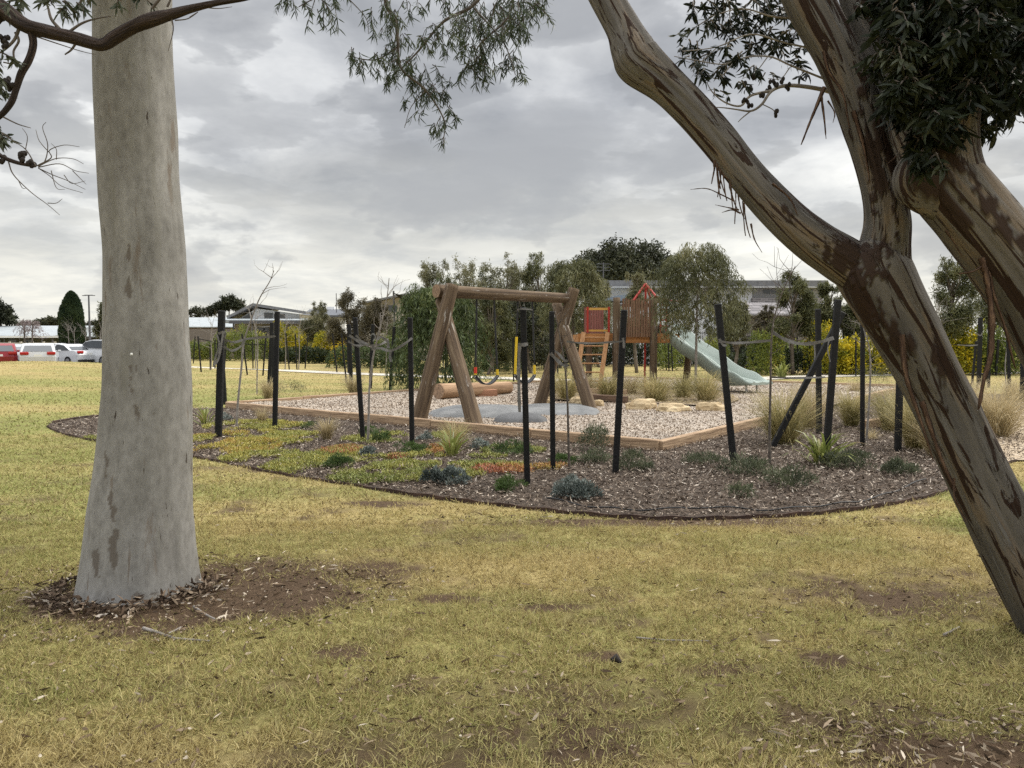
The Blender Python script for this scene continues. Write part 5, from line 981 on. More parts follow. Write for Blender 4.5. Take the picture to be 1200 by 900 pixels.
# rubber wear mats under the swing
ml = mat('rubber_mat', (.11, .112, .112), .85, (.20, .20, .195), 3, 7, .3, 90, lo=.3, hi=.7)
def dome(cpx, cpy, rx, ry, h, label, rot=0., m=ml):
    c = G(cpx, cpy, .1); V, Fs = [], []; nr, na = 9, 48
    for i_ in range(nr+1):
        t = i_/nr
        for k in range(na):
            a = 2*math.pi*k/na; sq = 1/max(abs(math.cos(a)), abs(math.sin(a)))**.45
            x, y = rx*t*math.cos(a)*sq, ry*t*math.sin(a)*sq; x, y = x*math.cos(rot)-y*math.sin(rot), x*math.sin(rot)+y*math.cos(rot)
            V.append((c.x+x, c.y+y, .10+h*(1-t**3.2)-(.06 if i_ == nr else 0)))
    for i_ in range(nr):
        for k in range(na): Fs.append((i_*na+k, (i_+1)*na+k, (i_+1)*na+(k+1) % na, i_*na+(k+1) % na))
    mb = MB(); mb.add(V, Fs, True); return props(mb.build('rubber_mat', m), label, 'mat')
dome(566, 484, 1.15, 1.05, .15, 'grey rubber safety mat under the nearer swing seat')
dome(610, 493, .52, .38, .15, 'small darker domed mat in front of the two big grey mats', m=mat('rubber_mat_dark', (.075, .075, .075), .85, (.13, .13, .13), 3, 7, .3, 90))
dome(652, 481, .95, 1.1, .12, 'grey rubber safety mat under the farther swing seat')

# fallen log and offcut
b1_ = G(513, 468, .1); b2_ = G(600, 462, .1)
log('fallen_log', (b1_.x, b1_.y+.1, .10+.19), (b2_.x-.1, b2_.y+.3, .10+.17), .195, .17, m=barkmat('peeled_log', [(.3, (.20, .12, .07)), (.6, (.38, .25, .15)), (.75, (.46, .33, .21))], (2.2, 2.2, 1.2), fine=(20, 20, 3), bump=.4), seed=44)
props(bpy.data.objects['fallen_log'], 'smooth orange brown log lying on the gravel behind the near swing frame', 'log')
a = G(537, 464, .1); b_ = G(582, 463, .1); sleepers((a.x, a.y-.2), (b_.x, b_.y-.2), 1, 'reddish split timber block lying against the fallen log', None, z=.1+.17, w=.2, h=.2, m=timberm('split_block', (.20, .09, .05), (.38, .20, .12)))

# sandstone boulders
stone = mat('sandstone', (.30, .21, .11), .9, (.50, .40, .25), 4, 8, .9, 12, lo=.3, hi=.7)
def boulder(px, py, wpx, hpx, label, sd):
    c = G(px, py, .1); Y = c.y; w_ = wpx/F*Y/2; h = hpx/F*Y*1.25; import bmesh
    bm = bmesh.new(); bmesh.ops.create_icosphere(bm, subdivisions=4, radius=1)
    P = np.array([v.co[:] for v in bm.verts]); n1 = fbm(P[:, 0]*1.3+sd, P[:, 1]*1.3, P[:, 2]*1.3, sd, 4)-.5; n2 = fbm(P[:, 0]*4+sd, P[:, 1]*4, P[:, 2]*4, sd, 4)-.5
    for v, a_, b2 in zip(bm.verts, n1, n2):
        q = v.co*(1+.9*a_+.25*b2); s_ = max(abs(q.x), abs(q.y)); q.z = math.copysign(abs(q.z)**.75, q.z)*.95; q.z = round(q.z*3.4)/3.4*.35+q.z*.65
        v.co = Vector((c.x+q.x*w_, c.y+.3+q.y*w_*.75, .05+max(q.z, -.4)*h*.95))
    for f in bm.faces: f.smooth = False
    me = bpy.data.meshes.new('boulder'); bm.to_mesh(me); bm.free(); props(link('boulder', me, stone), label, 'boulder', 'sandstone boulders by the gravel')
boulder(753, 480, 40, 13, 'largest flat sandstone boulder left of the other two by the tussocks', 1)
boulder(791, 483, 42, 12, 'wedge shaped middle sandstone boulder', 5)
boulder(838, 482, 38, 12, 'low right hand sandstone boulder near the small weeping tree', 9)
boulder(680, 478, 28, 13, 'pale boulder between the far legs of the swing', 14)
boulder(638, 474, 16, 10, 'small brown boulder beside the far left swing leg', 17)
boulder(703, 477, 16, 9, 'small boulder right behind the far right swing leg', 21)

# ------------------------------------------------------------------ play tower
YW = 23.4
tw0 = G(722, 459, .1); tower = empty('play_tower', (at(735, 460, YW).x, YW, .1), 'red and timber climbing tower with ladder, slatted wall and green slide', 'play tower')
def wx(px, Y=YW): return (px-600)/F*Y*1.0005
def wz(py, Y=YW): return at(600, py, Y).z
orange = timberm('orange_timber', (.26, .11, .035), (.42, .20, .07)); brownt = timberm('brown_slat', (.11, .06, .035), (.25, .15, .09), ax='z'); redp = mat('red_paint', (.33, .03, .02), .5); ybar = mat('yellow_timber', (.50, .28, .06), .6); maroon = timberm('maroon_slat', (.15, .055, .045), (.24, .10, .08), ax='z')
zd = wz(402); zt = wz(391.5)
x0_, x1_ = wx(683), wx(790); D0, D1 = YW, YW+2.0
mb = MB(); mb.box(((x0_+x1_)/2, YW+.03, (zd+zt)/2+.01), (x1_-x0_+.3, .06, zt-zd)); mb.box(((x0_+x1_)/2, D1, (zd+zt)/2), (x1_-x0_+.3, .06, zt-zd)); mb.box((x0_-.12, YW+1.03, (zd+zt)/2), (.06, 1.9, zt-zd-.01)); mb.box((x1_+.12, YW+1.03, (zd+zt)/2), (.06, 1.9, zt-zd-.01)); mb.build('deck_frame', orange, tower, True)
mb = MB()
for k in range(18): mb.box((x0_+.0+(k+.5)*(x1_-x0_)/18, YW+1.03, zt+.018), ((x1_-x0_)/18-.01, 2.0, .03))
mb.build('deck', brownt, tower, True)
for px, Y_, r_, tp in ((722, YW-.12, .115, 349), (765.5, YW-.02, .12, 350), (690, YW+.12, .10, 400), (765, D1+.1, .11, 352), (722, D1+.1, .11, 352), (690, D1+.1, .10, 380)):
    log('post', (wx(px, Y_), Y_, -.15), (wx(px, Y_), Y_, wz(tp)), r_, r_*.95, parent=tower, seed=px, n=16, k=4)
# slatted wall of split palings
mb = MB()
for k in range(13):
    px = 730+k*3.0; h = wz(350.5+random.uniform(-1.5, 1.5)); mb.bar((wx(px)+.01, YW-.035, zd+.18), (wx(px)+random.uniform(-.01, .01), YW-.035, h), .062, .028, (0, 1, 0))
mb.build('slatted_wall', brownt, tower, True)
for z in (wz(358), wz(385)): mb = MB(); mb.box((wx(748), YW+.0, z), (wx(768)-wx(728), .04, .09)); mb.build('rail', brownt, tower, True)
mb = MB()
for k in range(5): mb.box((wx(768.5)+k*.0+.02, YW+.12+k*.12, (wz(352)+zd)/2+.1), (.03, .09, wz(352)-zd-.1))
mb.build('slatted_wall', brownt, tower, True)
# gated opening above the ladder
for z, t in ((wz(361), .07), (wz(387), .06)): mb = MB(); mb.box((wx(703), YW+.62, z), (wx(717)-wx(689), .05, t)); mb.build('rail', ybar, tower, True)
mb = MB()
for px in (690.5, 716): mb.box((wx(px), YW+.60, wz(374)), (.06, .06, wz(358)-wz(389)))
mb.build('rail_post', redp, tower, True)
mb = MB()
for k in range(8): mb.box((wx(692.5+k*3.1), YW+1.9, (wz(357)+zt)/2), (.072, .03, wz(357)-zt))
mb.build('slatted_wall', maroon, tower, True)
# ladder
ls = timberm('ladder_timber', (.24, .115, .05), (.40, .22, .10), ax='z')
ya = YW-.05
L_b, L_t = Vector((wx(674, 22.6), 22.6, .1)), Vector((wx(683.5), ya, zt+.05)); R_b, R_t = Vector((wx(702.5, 22.6), 22.6, .1)), Vector((wx(711.5), ya, zt+.05))
lad = MB(); lad.bar(L_b, L_t, .05, .13, (1, 0, 0)); lad.bar(R_b, R_t, .05, .13, (1, 0, 0)); ladder = lad.build('ladder', ls, tower, True)
for k in range(1, 7):
    t = k/6.6; mb = MB(); mb.tube([L_b.lerp(L_t, t), R_b.lerp(R_t, t)], .022, 8); mb.build('rung', ls, ladder, True)
# red pole, pyramid roof frame and climber
mb = MB(); mb.tube([(wx(757), YW+.2, 0), (wx(757), YW+.2, wz(332.5))], .034, 10); mb.build('pole', redp, tower, True)
mb = MB(); ap = (wx(757), YW+.2, wz(332))
for q in ((wx(742), YW+.0, wz(352)), (wx(766), YW-.25, wz(348)), (wx(748), YW+1.2, wz(350)), (wx(770), YW+1.1, wz(350))): mb.tube([ap, q], .034, 8)
mb.build('roof_frame', redp, tower, True)
mb = MB(); mb.add([(wx(768), YW-.02, wz(346)), (wx(782), YW+.0, wz(352)), (wx(782), YW+1.2, wz(352)), (wx(768), YW+1.2, wz(346)), (wx(768), YW-.02, wz(348)), (wx(782), YW, wz(354)), (wx(782), YW+1.2, wz(354)), (wx(768), YW+1.2, wz(348))], [(0, 1, 2, 3), (7, 6, 5, 4), (0, 4, 5, 1), (1, 5, 6, 2), (2, 6, 7, 3), (3, 7, 4, 0)]); mb.build('roof', brownt, tower, True)
mb = MB()
for px in (774, 781): mb.tube([(wx(px), YW+.1, zt), (wx(px), YW+.1, wz(350))], .024, 8)
for py in (351, 357, 363, 369, 375, 382): mb.tube([(wx(773), YW+.1, wz(py)), (wx(783), YW+.1, wz(py))], .02, 8)
mb.tube([(wx(781), YW+.1, wz(352)), (wx(806), YW+.3, wz(352.5))], .022, 8); mb.build('climbing_frame', redp, tower, True)
# support log under the slide
q = G(806, 452, .1); log('post', (wx(803, 24), 24.0, -.1), (wx(808, 24), 24.0, zd+.1), .115, .10, parent=tower, seed=5, n=14, k=4)
# slide
grn = mat('slide_green', (.25, .30, .26), .42, (.28, .33, .285), 2, 4, spec=.5)
s_end = Vector((7.05, 21.35, 0)); s_top = Vector((5.05, 23.95, 0)); dv_ = (s_end-s_top).normalized(); pv = Vector((-dv_.y, dv_.x, 0))
if pv.y < 0: pv = -pv
Ls_ = (s_end-s_top).length; prof_ = [(-.35, 1.80), (0, 1.76), (.25, 1.62), (.7, 1.30), (1.1, 1.10), (1.5, .90), (2.0, .58), (2.45, .40), (2.8, .38), (Ls_, .385)]
pr = crom([(a, z, 0) for a, z in prof_], 6); V, Fs = [], []
W_ = .46
for i_, (s, z, _) in enumerate(pr):
    p = s_top+dv_*s; e = sst(Ls_-.75, Ls_, s); hs = .30*(1-e)+.015; hm = .10*(1-e)+.012; zz = z
    cs = [(-W_-.05, hs-.05), (-W_-.03, hs), (-W_+.015, hs), (-W_+.05, .06), (-W_+.16, .0), (-.20, .0), (-.09, .02), (-.05, hm), (0, hm+.025), (.05, hm), (.09, .02), (.20, 0), (W_-.16, 0), (W_-.05, .06), (W_-.015, hs), (W_+.03, hs), (W_+.05, hs-.05), (W_+.01, -.10+.04*e), (-W_-.01, -.10+.04*e)]
    for a, h in cs: V.append(Vector((p.x, p.y, zz+h))+pv*a)
nc = 19
for i_ in range(len(pr)-1):
    for k in range(nc): Fs.append((i_*nc+k, i_*nc+(k+1) % nc, (i_+1)*nc+(k+1) % nc, (i_+1)*nc+k))
mb = MB(); mb.add(V, Fs, True); mb.add(V[:nc], [tuple(range(nc))]); mb.add(V[-nc:], [tuple(range(nc-1, -1, -1))]); sl_ = mb.build('slide', grn, tower, True)
mb = MB()
for a in (-.25, .25):
    p = s_top+dv_*(Ls_-.35)+pv*a; mb.tube([(p.x, p.y, -.05), (p.x, p.y, .30)], .03, 8)
mb.build('slide_leg', bolt, sl_, True)

# ------------------------------------------------------------------ trees
def weeping(name, px, Y, top, bot, wpx, n, m, label, trunk=None, lean=0, group=None, Lf=.11, Wf=.016, tr=.05, strands=260, sq=.8, tm=None, cat='tree', gz=0.):
    cz1, cz0 = at(px, top, Y).z, at(px, bot, Y).z; c = at(px, (top+bot)/2, Y); r = wpx/2/F*Y; H = cz1-cz0; b = at(px-lean, 450, Y); root_ = empty(name, (b.x, Y, gz), label, cat, group)
    mid_ = cz0+H*.45; rows = [(b.x, Y, gz-.1, tr), (b.x+(c.x-b.x)*.5, Y, gz+(mid_-gz)*.5, tr*.85), (c.x, Y, mid_, tr*.65), (c.x+.05*r, Y, cz0+H*.8, tr*.3)]
    ls_ = [limb_data(rows, 5, 10, .08)]; P, D = [], []
    hubs = []
    for k in range(9):
        a = random.uniform(0, 6.28); z = cz0+H*random.uniform(.5, .93); rr = r*random.uniform(.35, .8); e = (c.x+rr*math.cos(a), Y+rr*sq*math.sin(a), z); z_s = min(z-.1*H, cz0+H*.7)
        ls_.append(limb_data([(c.x, Y, z_s-.15*H, tr*.35), (c.x+(e[0]-c.x)*.5, Y+(e[1]-Y)*.5, z_s+.3*(z-z_s), tr*.22), (*e, tr*.08)], 4, 6)); hubs.append(e)
    limbs('trunk', ls_, tm or trunk_m, root_)
    per = max(3, n//strands)
    for k in range(strands):
        u_ = random.random(); zz = cz0+H*(.12+.86*u_**.75); rel = (zz-cz0)/H; rad = r*math.sqrt(max(.03, 1-((rel-.42)/.60)**2)); a = random.uniform(0, 6.28); q_ = random.random()**.4
        rad *= .50+.85*float(vn(np.array(a*1.6+px), np.array(rel*4.5), 0, 9)); zz += H*.10*(random.random()**3)
        p = Vector((c.x+rad*q_*math.cos(a), Y+rad*sq*q_*math.sin(a), zz)); d = Vector((math.cos(a)*.6, math.sin(a)*.6, .3)).normalized(); ln = H*random.uniform(.07, .27)
        for s in range(per):
            d = (d+Vector((random.gauss(0, .12), random.gauss(0, .12), -2.2/per))).normalized(); p = p+d*ln/per
            P.append(p+Vector((random.gauss(0, .02), random.gauss(0, .02), 0))*r); D.append((random.gauss(0, .5), random.gauss(0, .5), -.9+random.gauss(0, .3)))
    P = np.array(P); P[:, 2] = np.maximum(P[:, 2], gz+.05); n_ = len(P); leaves('crown', P, np.array(D), Lf*(.6+.8*rng.random(n_)), Wf*(.7+.6*rng.random(n_)), m, root_); return root_
wl = leafmat('weeping_leaf', (.06, .065, .03), (.165, .165, .075), .3, 1.1, c3=(.26, .24, .12))
wl2 = leafmat('willow_green_leaf', (.03, .045, .016), (.095, .125, .042), .25, 1.1, c3=(.17, .19, .07))
ol = MT['olive_leaf']; ol2 = leafmat('grey_olive_leaf', (.075, .078, .042), (.20, .192, .10), .3, .8, c3=(.29, .27, .16)); br = leafmat('brownish_leaf', (.06, .052, .03), (.14, .12, .065), .3, .8, c3=(.21, .18, .11)); dk = leafmat('dark_leaf', (.018, .022, .012), (.06, .066, .034), .2, .25, c3=(.10, .10, .06))
weeping('weeping_tree', 817, 21.3, 291, 408, 88, 19000, wl, 'small weeping tree with a pale thin trunk in front of the slide', lean=2, Lf=.14, Wf=.019, tr=.042, strands=950, tm=grey_twig)
weeping('weeping_tree', 672, 27.5, 308, 402, 72, 14000, wl, 'drooping olive green tree behind the far swing frame and left of the tower', Lf=.17, Wf=.028, tr=.06, strands=760)
weeping('bottlebrush', 512, 23.0, 336, 470, 84, 15000, wl2, 'bushy green shrub reaching the ground behind the near swing frame', Lf=.18, Wf=.028, tr=.06, strands=800, cat='shrub')
weeping('bottlebrush', 478, 25.0, 372, 452, 40, 3600, wl2, 'smaller leafy green shrub left of the log swing frame', Lf=.16, Wf=.02, tr=.05, strands=260, cat='shrub')
far = [('olive_tree', 545, 40, 308, 410, 74, ol2, 'grey olive tree with feathery top above the left end of the swing beam'), ('olive_tree', 505, 46, 312, 400, 60, ol2, 'thin topped grey tree just left of the swing beam end'), ('olive_tree', 592, 42, 306, 425, 70, ol2, 'olive tree above the middle of the swing beam'), ('olive_tree', 634, 43, 302, 425, 62, ol, 'tallest olive tree above the right half of the swing beam'), ('olive_tree', 575, 36, 345, 425, 60, ol, 'dark leafy tree seen under the swing beam'), ('olive_tree', 618, 38, 345, 422, 60, dk, 'dark tree filling the gap under the right half of the beam'), ('olive_tree', 745, 38, 322, 400, 40, ol2, 'grey green tree behind the red roof frame of the tower'),
       ('olive_tree', 522, 44, 326, 415, 62, ol, 'rounded tree low behind the near swing frame and the bushy shrub'), ('olive_tree', 566, 45, 318, 415, 66, ol, 'olive tree below and left of the middle of the swing beam'), ('olive_tree', 610, 45, 318, 415, 66, ol2, 'grey green tree just behind the middle of the swing beam'), ('olive_tree', 655, 46, 312, 415, 60, ol2, 'pale olive tree above the right end of the swing beam'), ('olive_tree', 700, 47, 330, 412, 44, ol2, 'small olive tree in front of the white house wall'),
       ('olive_tree', 408, 52, 343, 405, 44, br, 'brownish bushy tree above the leaning stake'), ('olive_tree', 440, 50, 352, 412, 48, br, 'brown green tree right of the yellow wattles'), ('olive_tree', 374, 60, 356, 400, 34, ol2, 'small grey green tree right of the gabled house'), ('olive_tree', 862, 36, 354, 412, 34, ol2, 'grey twiggy tree behind the upper part of the slide'), ('olive_tree', 928, 36, 322, 398, 54, ol, 'round olive tree left of the leaning trunk above the crossed stakes'), ('olive_tree', 970, 38, 332, 392, 40, ol, 'olive tree touching the underside of the leaning trunk'), ('olive_tree', 1003, 38, 352, 395, 42, ol, 'olive tree partly behind the leaning trunk'), ('olive_tree', 1112, 36, 307, 392, 62, ol, 'leafy olive tree framed between the two leaning trunks'), ('olive_tree', 1168, 40, 328, 392, 58, ol, 'darker olive tree behind the hanging bark strip'), ('olive_tree', 1215, 38, 320, 410, 50, ol, 'olive tree at the right edge'), ('olive_tree', 897, 42, 362, 415, 30, br, 'brown twiggy tree in front of the brick house wall')]
def olive(px, Y, top, bot, wpx, m, label, n=15000):
    """ragged upright crown of many small lobes of different sizes, limbs showing through"""
    cz1, cz0 = at(px, top, Y).z, max(at(px, bot, Y).z, .25); c = at(px, 450, Y); r = wpx/2/F*Y; H = cz1-cz0; root_ = empty('olive_tree', (c.x, Y, 0), label, 'tree', 'trees behind the playground'); cl = []
    rs = random.Random(int(px*7)); ls_ = [limb_data([(c.x+rs.uniform(-.2, .2), Y, -.1, .09), (c.x+rs.uniform(-.2, .2), Y, cz0*.9+.1, .075), (c.x, Y, cz0+H*.45, .05), (c.x+rs.uniform(-.2, .2)*r, Y, cz0+H*.85, .02)], 4, 8, .1)]
    for k in range(24):
        rel = rs.random()**.75; prof = math.sqrt(max(.05, 1-((rel-.40)/.66)**2)); a = rs.uniform(0, 6.28); rr = r*prof*rs.uniform(.35, .95); s_ = r*rs.uniform(.24, .46)*(1.15-.5*rel)
        p = (c.x+rr*math.cos(a), Y+rr*.8*math.sin(a), cz0+H*(.06+.86*rel)); cl.append((*p, s_, s_, s_*rs.uniform(.7, 1.25)))
        ls_.append(limb_data([(c.x, Y, cz0+H*max(0, rel-.35), .035), ((c.x+p[0])/2, (Y+p[1])/2, p[2]-.12*H, .022), (*p, .008)], 3, 5))
    for k in range(6):
        a = rs.uniform(0, 6.28); rr = r*rs.uniform(.1, .7); p = (c.x+rr*math.cos(a), Y+rr*.7*math.sin(a), cz1-H*rs.uniform(-.02, .12)); cl.append((*p, r*.13, r*.13, r*.26)); ls_.append(limb_data([(c.x, Y, cz0+H*.5, .03), (p[0]*.6+c.x*.4, p[1], p[2]-.25*H, .018), (*p, .006)], 3, 5))
    limbs('trunk', ls_, trunk_m, root_); cloudleaves('crown', cl, n, .15, .036, m, root_, .45, .8, 1, 1.2, .30); return root_
for nm, px, Y_, tp, bt, wp, m_, lb in far: olive(px, Y_, tp, bt, wp, m_, lb)
def crowntree(name, px, Y, parts_, n, m, label, Lf=.35, Wf=.16, tr=.3, group=None, gz=0., base_py=None, cat='tree'):
    """parts_: (px,py,rx px,ry px) lobes"""
    b = at(px, 450, Y); root_ = empty(name, (b.x, Y, gz), label, cat, group); cl = []
    for (a, c, rx, ry) in parts_:
        p = at(a, c, Y+random.uniform(-1, 1)*rx/F*Y*.4); cl.append((p.x, p.y, p.z, rx/F*Y, rx/F*Y*.8, ry/F*Y))
    zt_ = max(c[2] for c in cl); L_ = [limb_data([(b.x, Y, gz-.3, tr), (b.x+.1, Y, gz+(zt_-gz)*.4, tr*.8), (b.x, Y, gz+(zt_-gz)*.75, tr*.4)], 4, 8)]
    for c in cl: L_.append(limb_data([(b.x+.05, Y, gz+(zt_-gz)*.35, tr*.45), ((b.x+c[0])/2, Y, (gz+(zt_-gz)*.35+c[2])/2+.2, tr*.3), (c[0], c[1], c[2], tr*.12)], 4, 6))
    limbs('trunk', L_, trunk_m, root_); cloudleaves('crown', cl, n, Lf, Wf, m, root_, .3, .45, 1, .7); return root_
crowntree('gum_tree', 732, 85, [(732, 300, 36, 20), (705, 308, 32, 17), (762, 304, 26, 19), (690, 318, 26, 16), (735, 320, 50, 18), (775, 318, 14, 18)], 26000, dk, 'big dark rounded gum rising behind the white house', tr=.5)
crowntree('gum_tree', 268, 95, [(270, 354, 11, 7), (258, 360, 9, 6), (281, 360, 7, 7), (249, 363, 6, 5)], 5200, dk, 'flat topped dark gum behind the houses right of the pale trunk', Lf=.4, Wf=.15, tr=.28)
crowntree('gum_tree', 236, 95, [(232, 366, 12, 6), (244, 364, 7, 5)], 1300, dk, 'thin grey tree just right of the pale trunk above the roof', Lf=.4, Wf=.12, tr=.2)
crowntree('gum_tree', 3, 80, [(0, 366, 12, 14), (12, 372, 7, 8), (-14, 366, 14, 18)], 6500, dk, 'dark gum at the left edge behind the long roof', Lf=.35, Wf=.14)
crowntree('gum_tree', 120, 62, [(124, 372, 9, 24), (118, 388, 9, 14), (130, 366, 9, 20)], 6500, ol, 'grey green gum half hidden by the left side of the pale trunk', Lf=.25, Wf=.08, tr=.2)
crowntree('gum_tree', 56, 130, [(58, 377, 9, 6), (48, 379, 8, 5), (68, 378, 6, 4), (30, 381, 12, 3)], 5200, dk, 'row of distant trees above the long metal roof', Lf=.5, Wf=.2)
crowntree('gum_tree', 102, 110, [(100, 384, 8, 5), (108, 382, 8, 5)], 1800, dk, 'small distant tree behind the light pole', Lf=.5, Wf=.2)
# cypress
cz = at(85, 343, 72).z; rt = empty('cypress', (at(85, 400, 72).x, 72, 0), 'tall dark green cypress standing beside the light pole', 'tree'); x = at(85, 400, 72).x
limbs('trunk', [limb_data([(x, 72, -.2, .2), (x, 72, 3, .15), (x, 72, cz-1, .04)], 4, 8)], trunk_m, rt)
n = 15000; t = rng.random(n); z = .4+t*(cz-.4); prf = np.interp(t, [0, .12, .4, .65, .85, .95, 1], [.75, .98, 1.0, .9, .62, .34, .04])*1.0; a = rng.random(n)*6.283; lump = .86+.3*vn(a*1.6, z*1.3, 0, 4); rr = prf*lump*(1-.25*rng.random(n)**2); P = np.stack([x+rr*np.cos(a), 72+rr*np.sin(a), z], 1); D = np.stack([np.cos(a)*.4, np.sin(a)*.4, np.ones(n)*1.0], 1)+rng.normal(size=(n, 3))*.3
leaves('crown', P, D, .26, .11, leafmat('cypress_leaf', (.015, .03, .015), (.05, .075, .035), .15, 1.), rt)
# blossom tree and bare ones
for px, lb in ((38, 'bare pinkish plum tree behind the white hatchback'), (29, 'bare twiggy plum tree left of the white hatchback')):
    weeping('plum_tree', px, 50, 374, 398, 22, 900, leafmat('bare_pink', (.16, .12, .115), (.25, .20, .19), .2, 1), lb, Lf=.14, Wf=.02, tr=.06, strands=90)
# wattles and hedges
ylw = leafmat('wattle_leaf', (.10, .13, .02), (.55, .45, .03), .35, 1.3, c3=(.80, .60, .02)); ygl = leafmat('wattle_green_leaf', (.08, .11, .03), (.22, .25, .05), .3, .6, c3=(.42, .38, .05)); ygr = leafmat('wattle_bright_leaf', (.45, .38, .03), (.68, .50, .02), .3, .6)
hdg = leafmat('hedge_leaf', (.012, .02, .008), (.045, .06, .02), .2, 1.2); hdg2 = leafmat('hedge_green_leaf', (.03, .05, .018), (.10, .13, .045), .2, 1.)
def hedge(px0, px1, top, Y, m, label, n, name='hedge', grp='hedges and shrubs along the far lawn', cat='hedge', Lf=.16, Wf=.08):
    P_ = at(px0, 450, Y); Q_ = at(px1, 450, Y); h = at(600, top, Y).z; k = max(2, int((px1-px0)/10)); P = []
    cx = P_.x+(Q_.x-P_.x)*(np.arange(k)+.5+rng.normal(size=k)*.15)/k; hh = h*(.82+.28*rng.random(k)); w_ = (Q_.x-P_.x)/k*.85; ci = rng.integers(0, k, n); u_ = sph(n)*(.72+.28*rng.random((n, 1))); z = np.abs(u_[:, 2])**.8
    sub = fbm(cx[ci]+u_[:, 0]*2.5, u_[:, 1]*2.5, z*2.5, 71, 3)
    P = np.stack([cx[ci]+u_[:, 0]*w_*(.75+.5*sub), Y+u_[:, 1]*.9, z*hh[ci]*(.75+.5*sub)+.02], 1); D = u_+rng.normal(size=(n, 3))*.6; D[:, 2] += .3
    return props(leaves(name, P, D, Lf*(.6+.8*rng.random(n)), Wf, m, None), label, cat, grp)
def wat(px0, px1, top, Y, m, lb, n, **k): return hedge(px0, px1, top, Y, m, lb, n, 'wattle_shrub', 'wattle shrubs along the far lawn', 'shrub', **k)
wat(222, 262, 396, 66, ygl, 'dull green wattle right of the pale trunk in front of the brown fence', 4200); wat(255, 300, 384, 64, ygl, 'green and yellow wattle in front of the gabled house', 5200); wat(296, 330, 390, 66, ygl, 'green wattle below the right end of the gabled roof', 3600)
wat(324, 352, 378, 62, ylw, 'bright yellow wattle right of the gabled house', 4600); wat(348, 374, 388, 63, ylw, 'yellow green wattle between the two brightest ones', 3400); wat(372, 398, 384, 58, ylw, 'bright yellow wattle near the leaning far stakes', 4600); wat(390, 408, 390, 55, ygr, 'small vivid yellow wattle clump beside the leaning far stakes', 1500)
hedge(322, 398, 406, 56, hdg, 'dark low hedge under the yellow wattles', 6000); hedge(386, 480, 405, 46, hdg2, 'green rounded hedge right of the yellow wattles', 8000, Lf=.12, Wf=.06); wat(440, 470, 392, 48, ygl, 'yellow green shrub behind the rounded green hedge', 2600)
wat(560, 585, 386, 44, ygl, 'yellow green shrub under the middle of the swing beam', 2600, Lf=.12, Wf=.06); hedge(560, 606, 412, 40, hdg2, 'low green hedge below the swing beam', 3200, Lf=.10, Wf=.05)
wat(770, 800, 396, 42, ygl, 'yellow green shrub left of the slide foot post', 2600, Lf=.12, Wf=.06); wat(828, 850, 386, 42, ygl, 'yellow green shrub behind the slide', 2400, Lf=.12, Wf=.06); wat(880, 912, 384, 36, ygl, 'tall yellow green wattle right of the slide', 3400, Lf=.12, Wf=.06); wat(905, 945, 392, 44, ygl, 'yellow flecked wattle under the olive tree', 2800); wat(945, 975, 378, 36, ylw, 'bright yellow wattle behind the crossed stakes', 3600, Lf=.11, Wf=.06); wat(978, 1008, 390, 36, ylw, 'yellow wattle just left of the leaning trunk', 2800)
wat(1016, 1042, 386, 36, ylw, 'vivid yellow wattle against the leaning trunk', 2400); wat(1060, 1100, 384, 36, ygl, 'yellow green wattle right of the leaning trunk', 3400); wat(1098, 1140, 376, 36, ylw, 'yellow wattle under the olive tree between the leaning trunks', 4000); wat(1140, 1200, 378, 36, ygl, 'yellow green wattle behind the hanging bark strip', 4600)
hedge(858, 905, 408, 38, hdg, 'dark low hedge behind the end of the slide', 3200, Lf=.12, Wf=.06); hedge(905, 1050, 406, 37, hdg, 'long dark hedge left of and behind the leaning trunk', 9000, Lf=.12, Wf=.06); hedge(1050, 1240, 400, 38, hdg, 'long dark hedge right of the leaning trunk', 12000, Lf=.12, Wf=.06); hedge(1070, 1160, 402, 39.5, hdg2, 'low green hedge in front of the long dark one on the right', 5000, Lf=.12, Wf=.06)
# ------------------------------------------------------------------ fence of black pales
fb = mat('black_fence', (.015, .015, .016), .6)
def pfence(px0, px1, Y, top, label):
    a, b_ = at(px0, 450, Y).x, at(px1, 450, Y).x; h = at(600, top, Y).z; n_ = max(2, int((b_-a)/2.4)); fr = empty('metal_fence', (a, Y, 0), label, 'fence')
    mb = MB(); k = a
    while k < b_: mb.box((k, Y, h/2), (.022, .022, h)); k += .11
    mb.build('pales', fb, fr, True); mb = MB(); mb.box(((a+b_)/2, Y+.025, h-.12), (b_-a, .03, .04)); mb.box(((a+b_)/2, Y+.025, .18), (b_-a, .03, .04)); mb.build('rail', fb, fr, True)
    for k in range(n_+1): mb = MB(); mb.box((a+(b_-a)*k/n_, Y+.03, h/2+.03), (.06, .06, h+.06)); mb.build('post', fb, fr, True)
pfence(556, 690, 46, 384, 'black pale fence seen under the log swing beam'); pfence(690, 905, 48, 388, 'black pale fence behind the tower and slide')
hedge(596, 905, 396, 50, hdg, 'dark mass of shrubs directly behind the black pale fence', 15000, Lf=.2, Wf=.1)

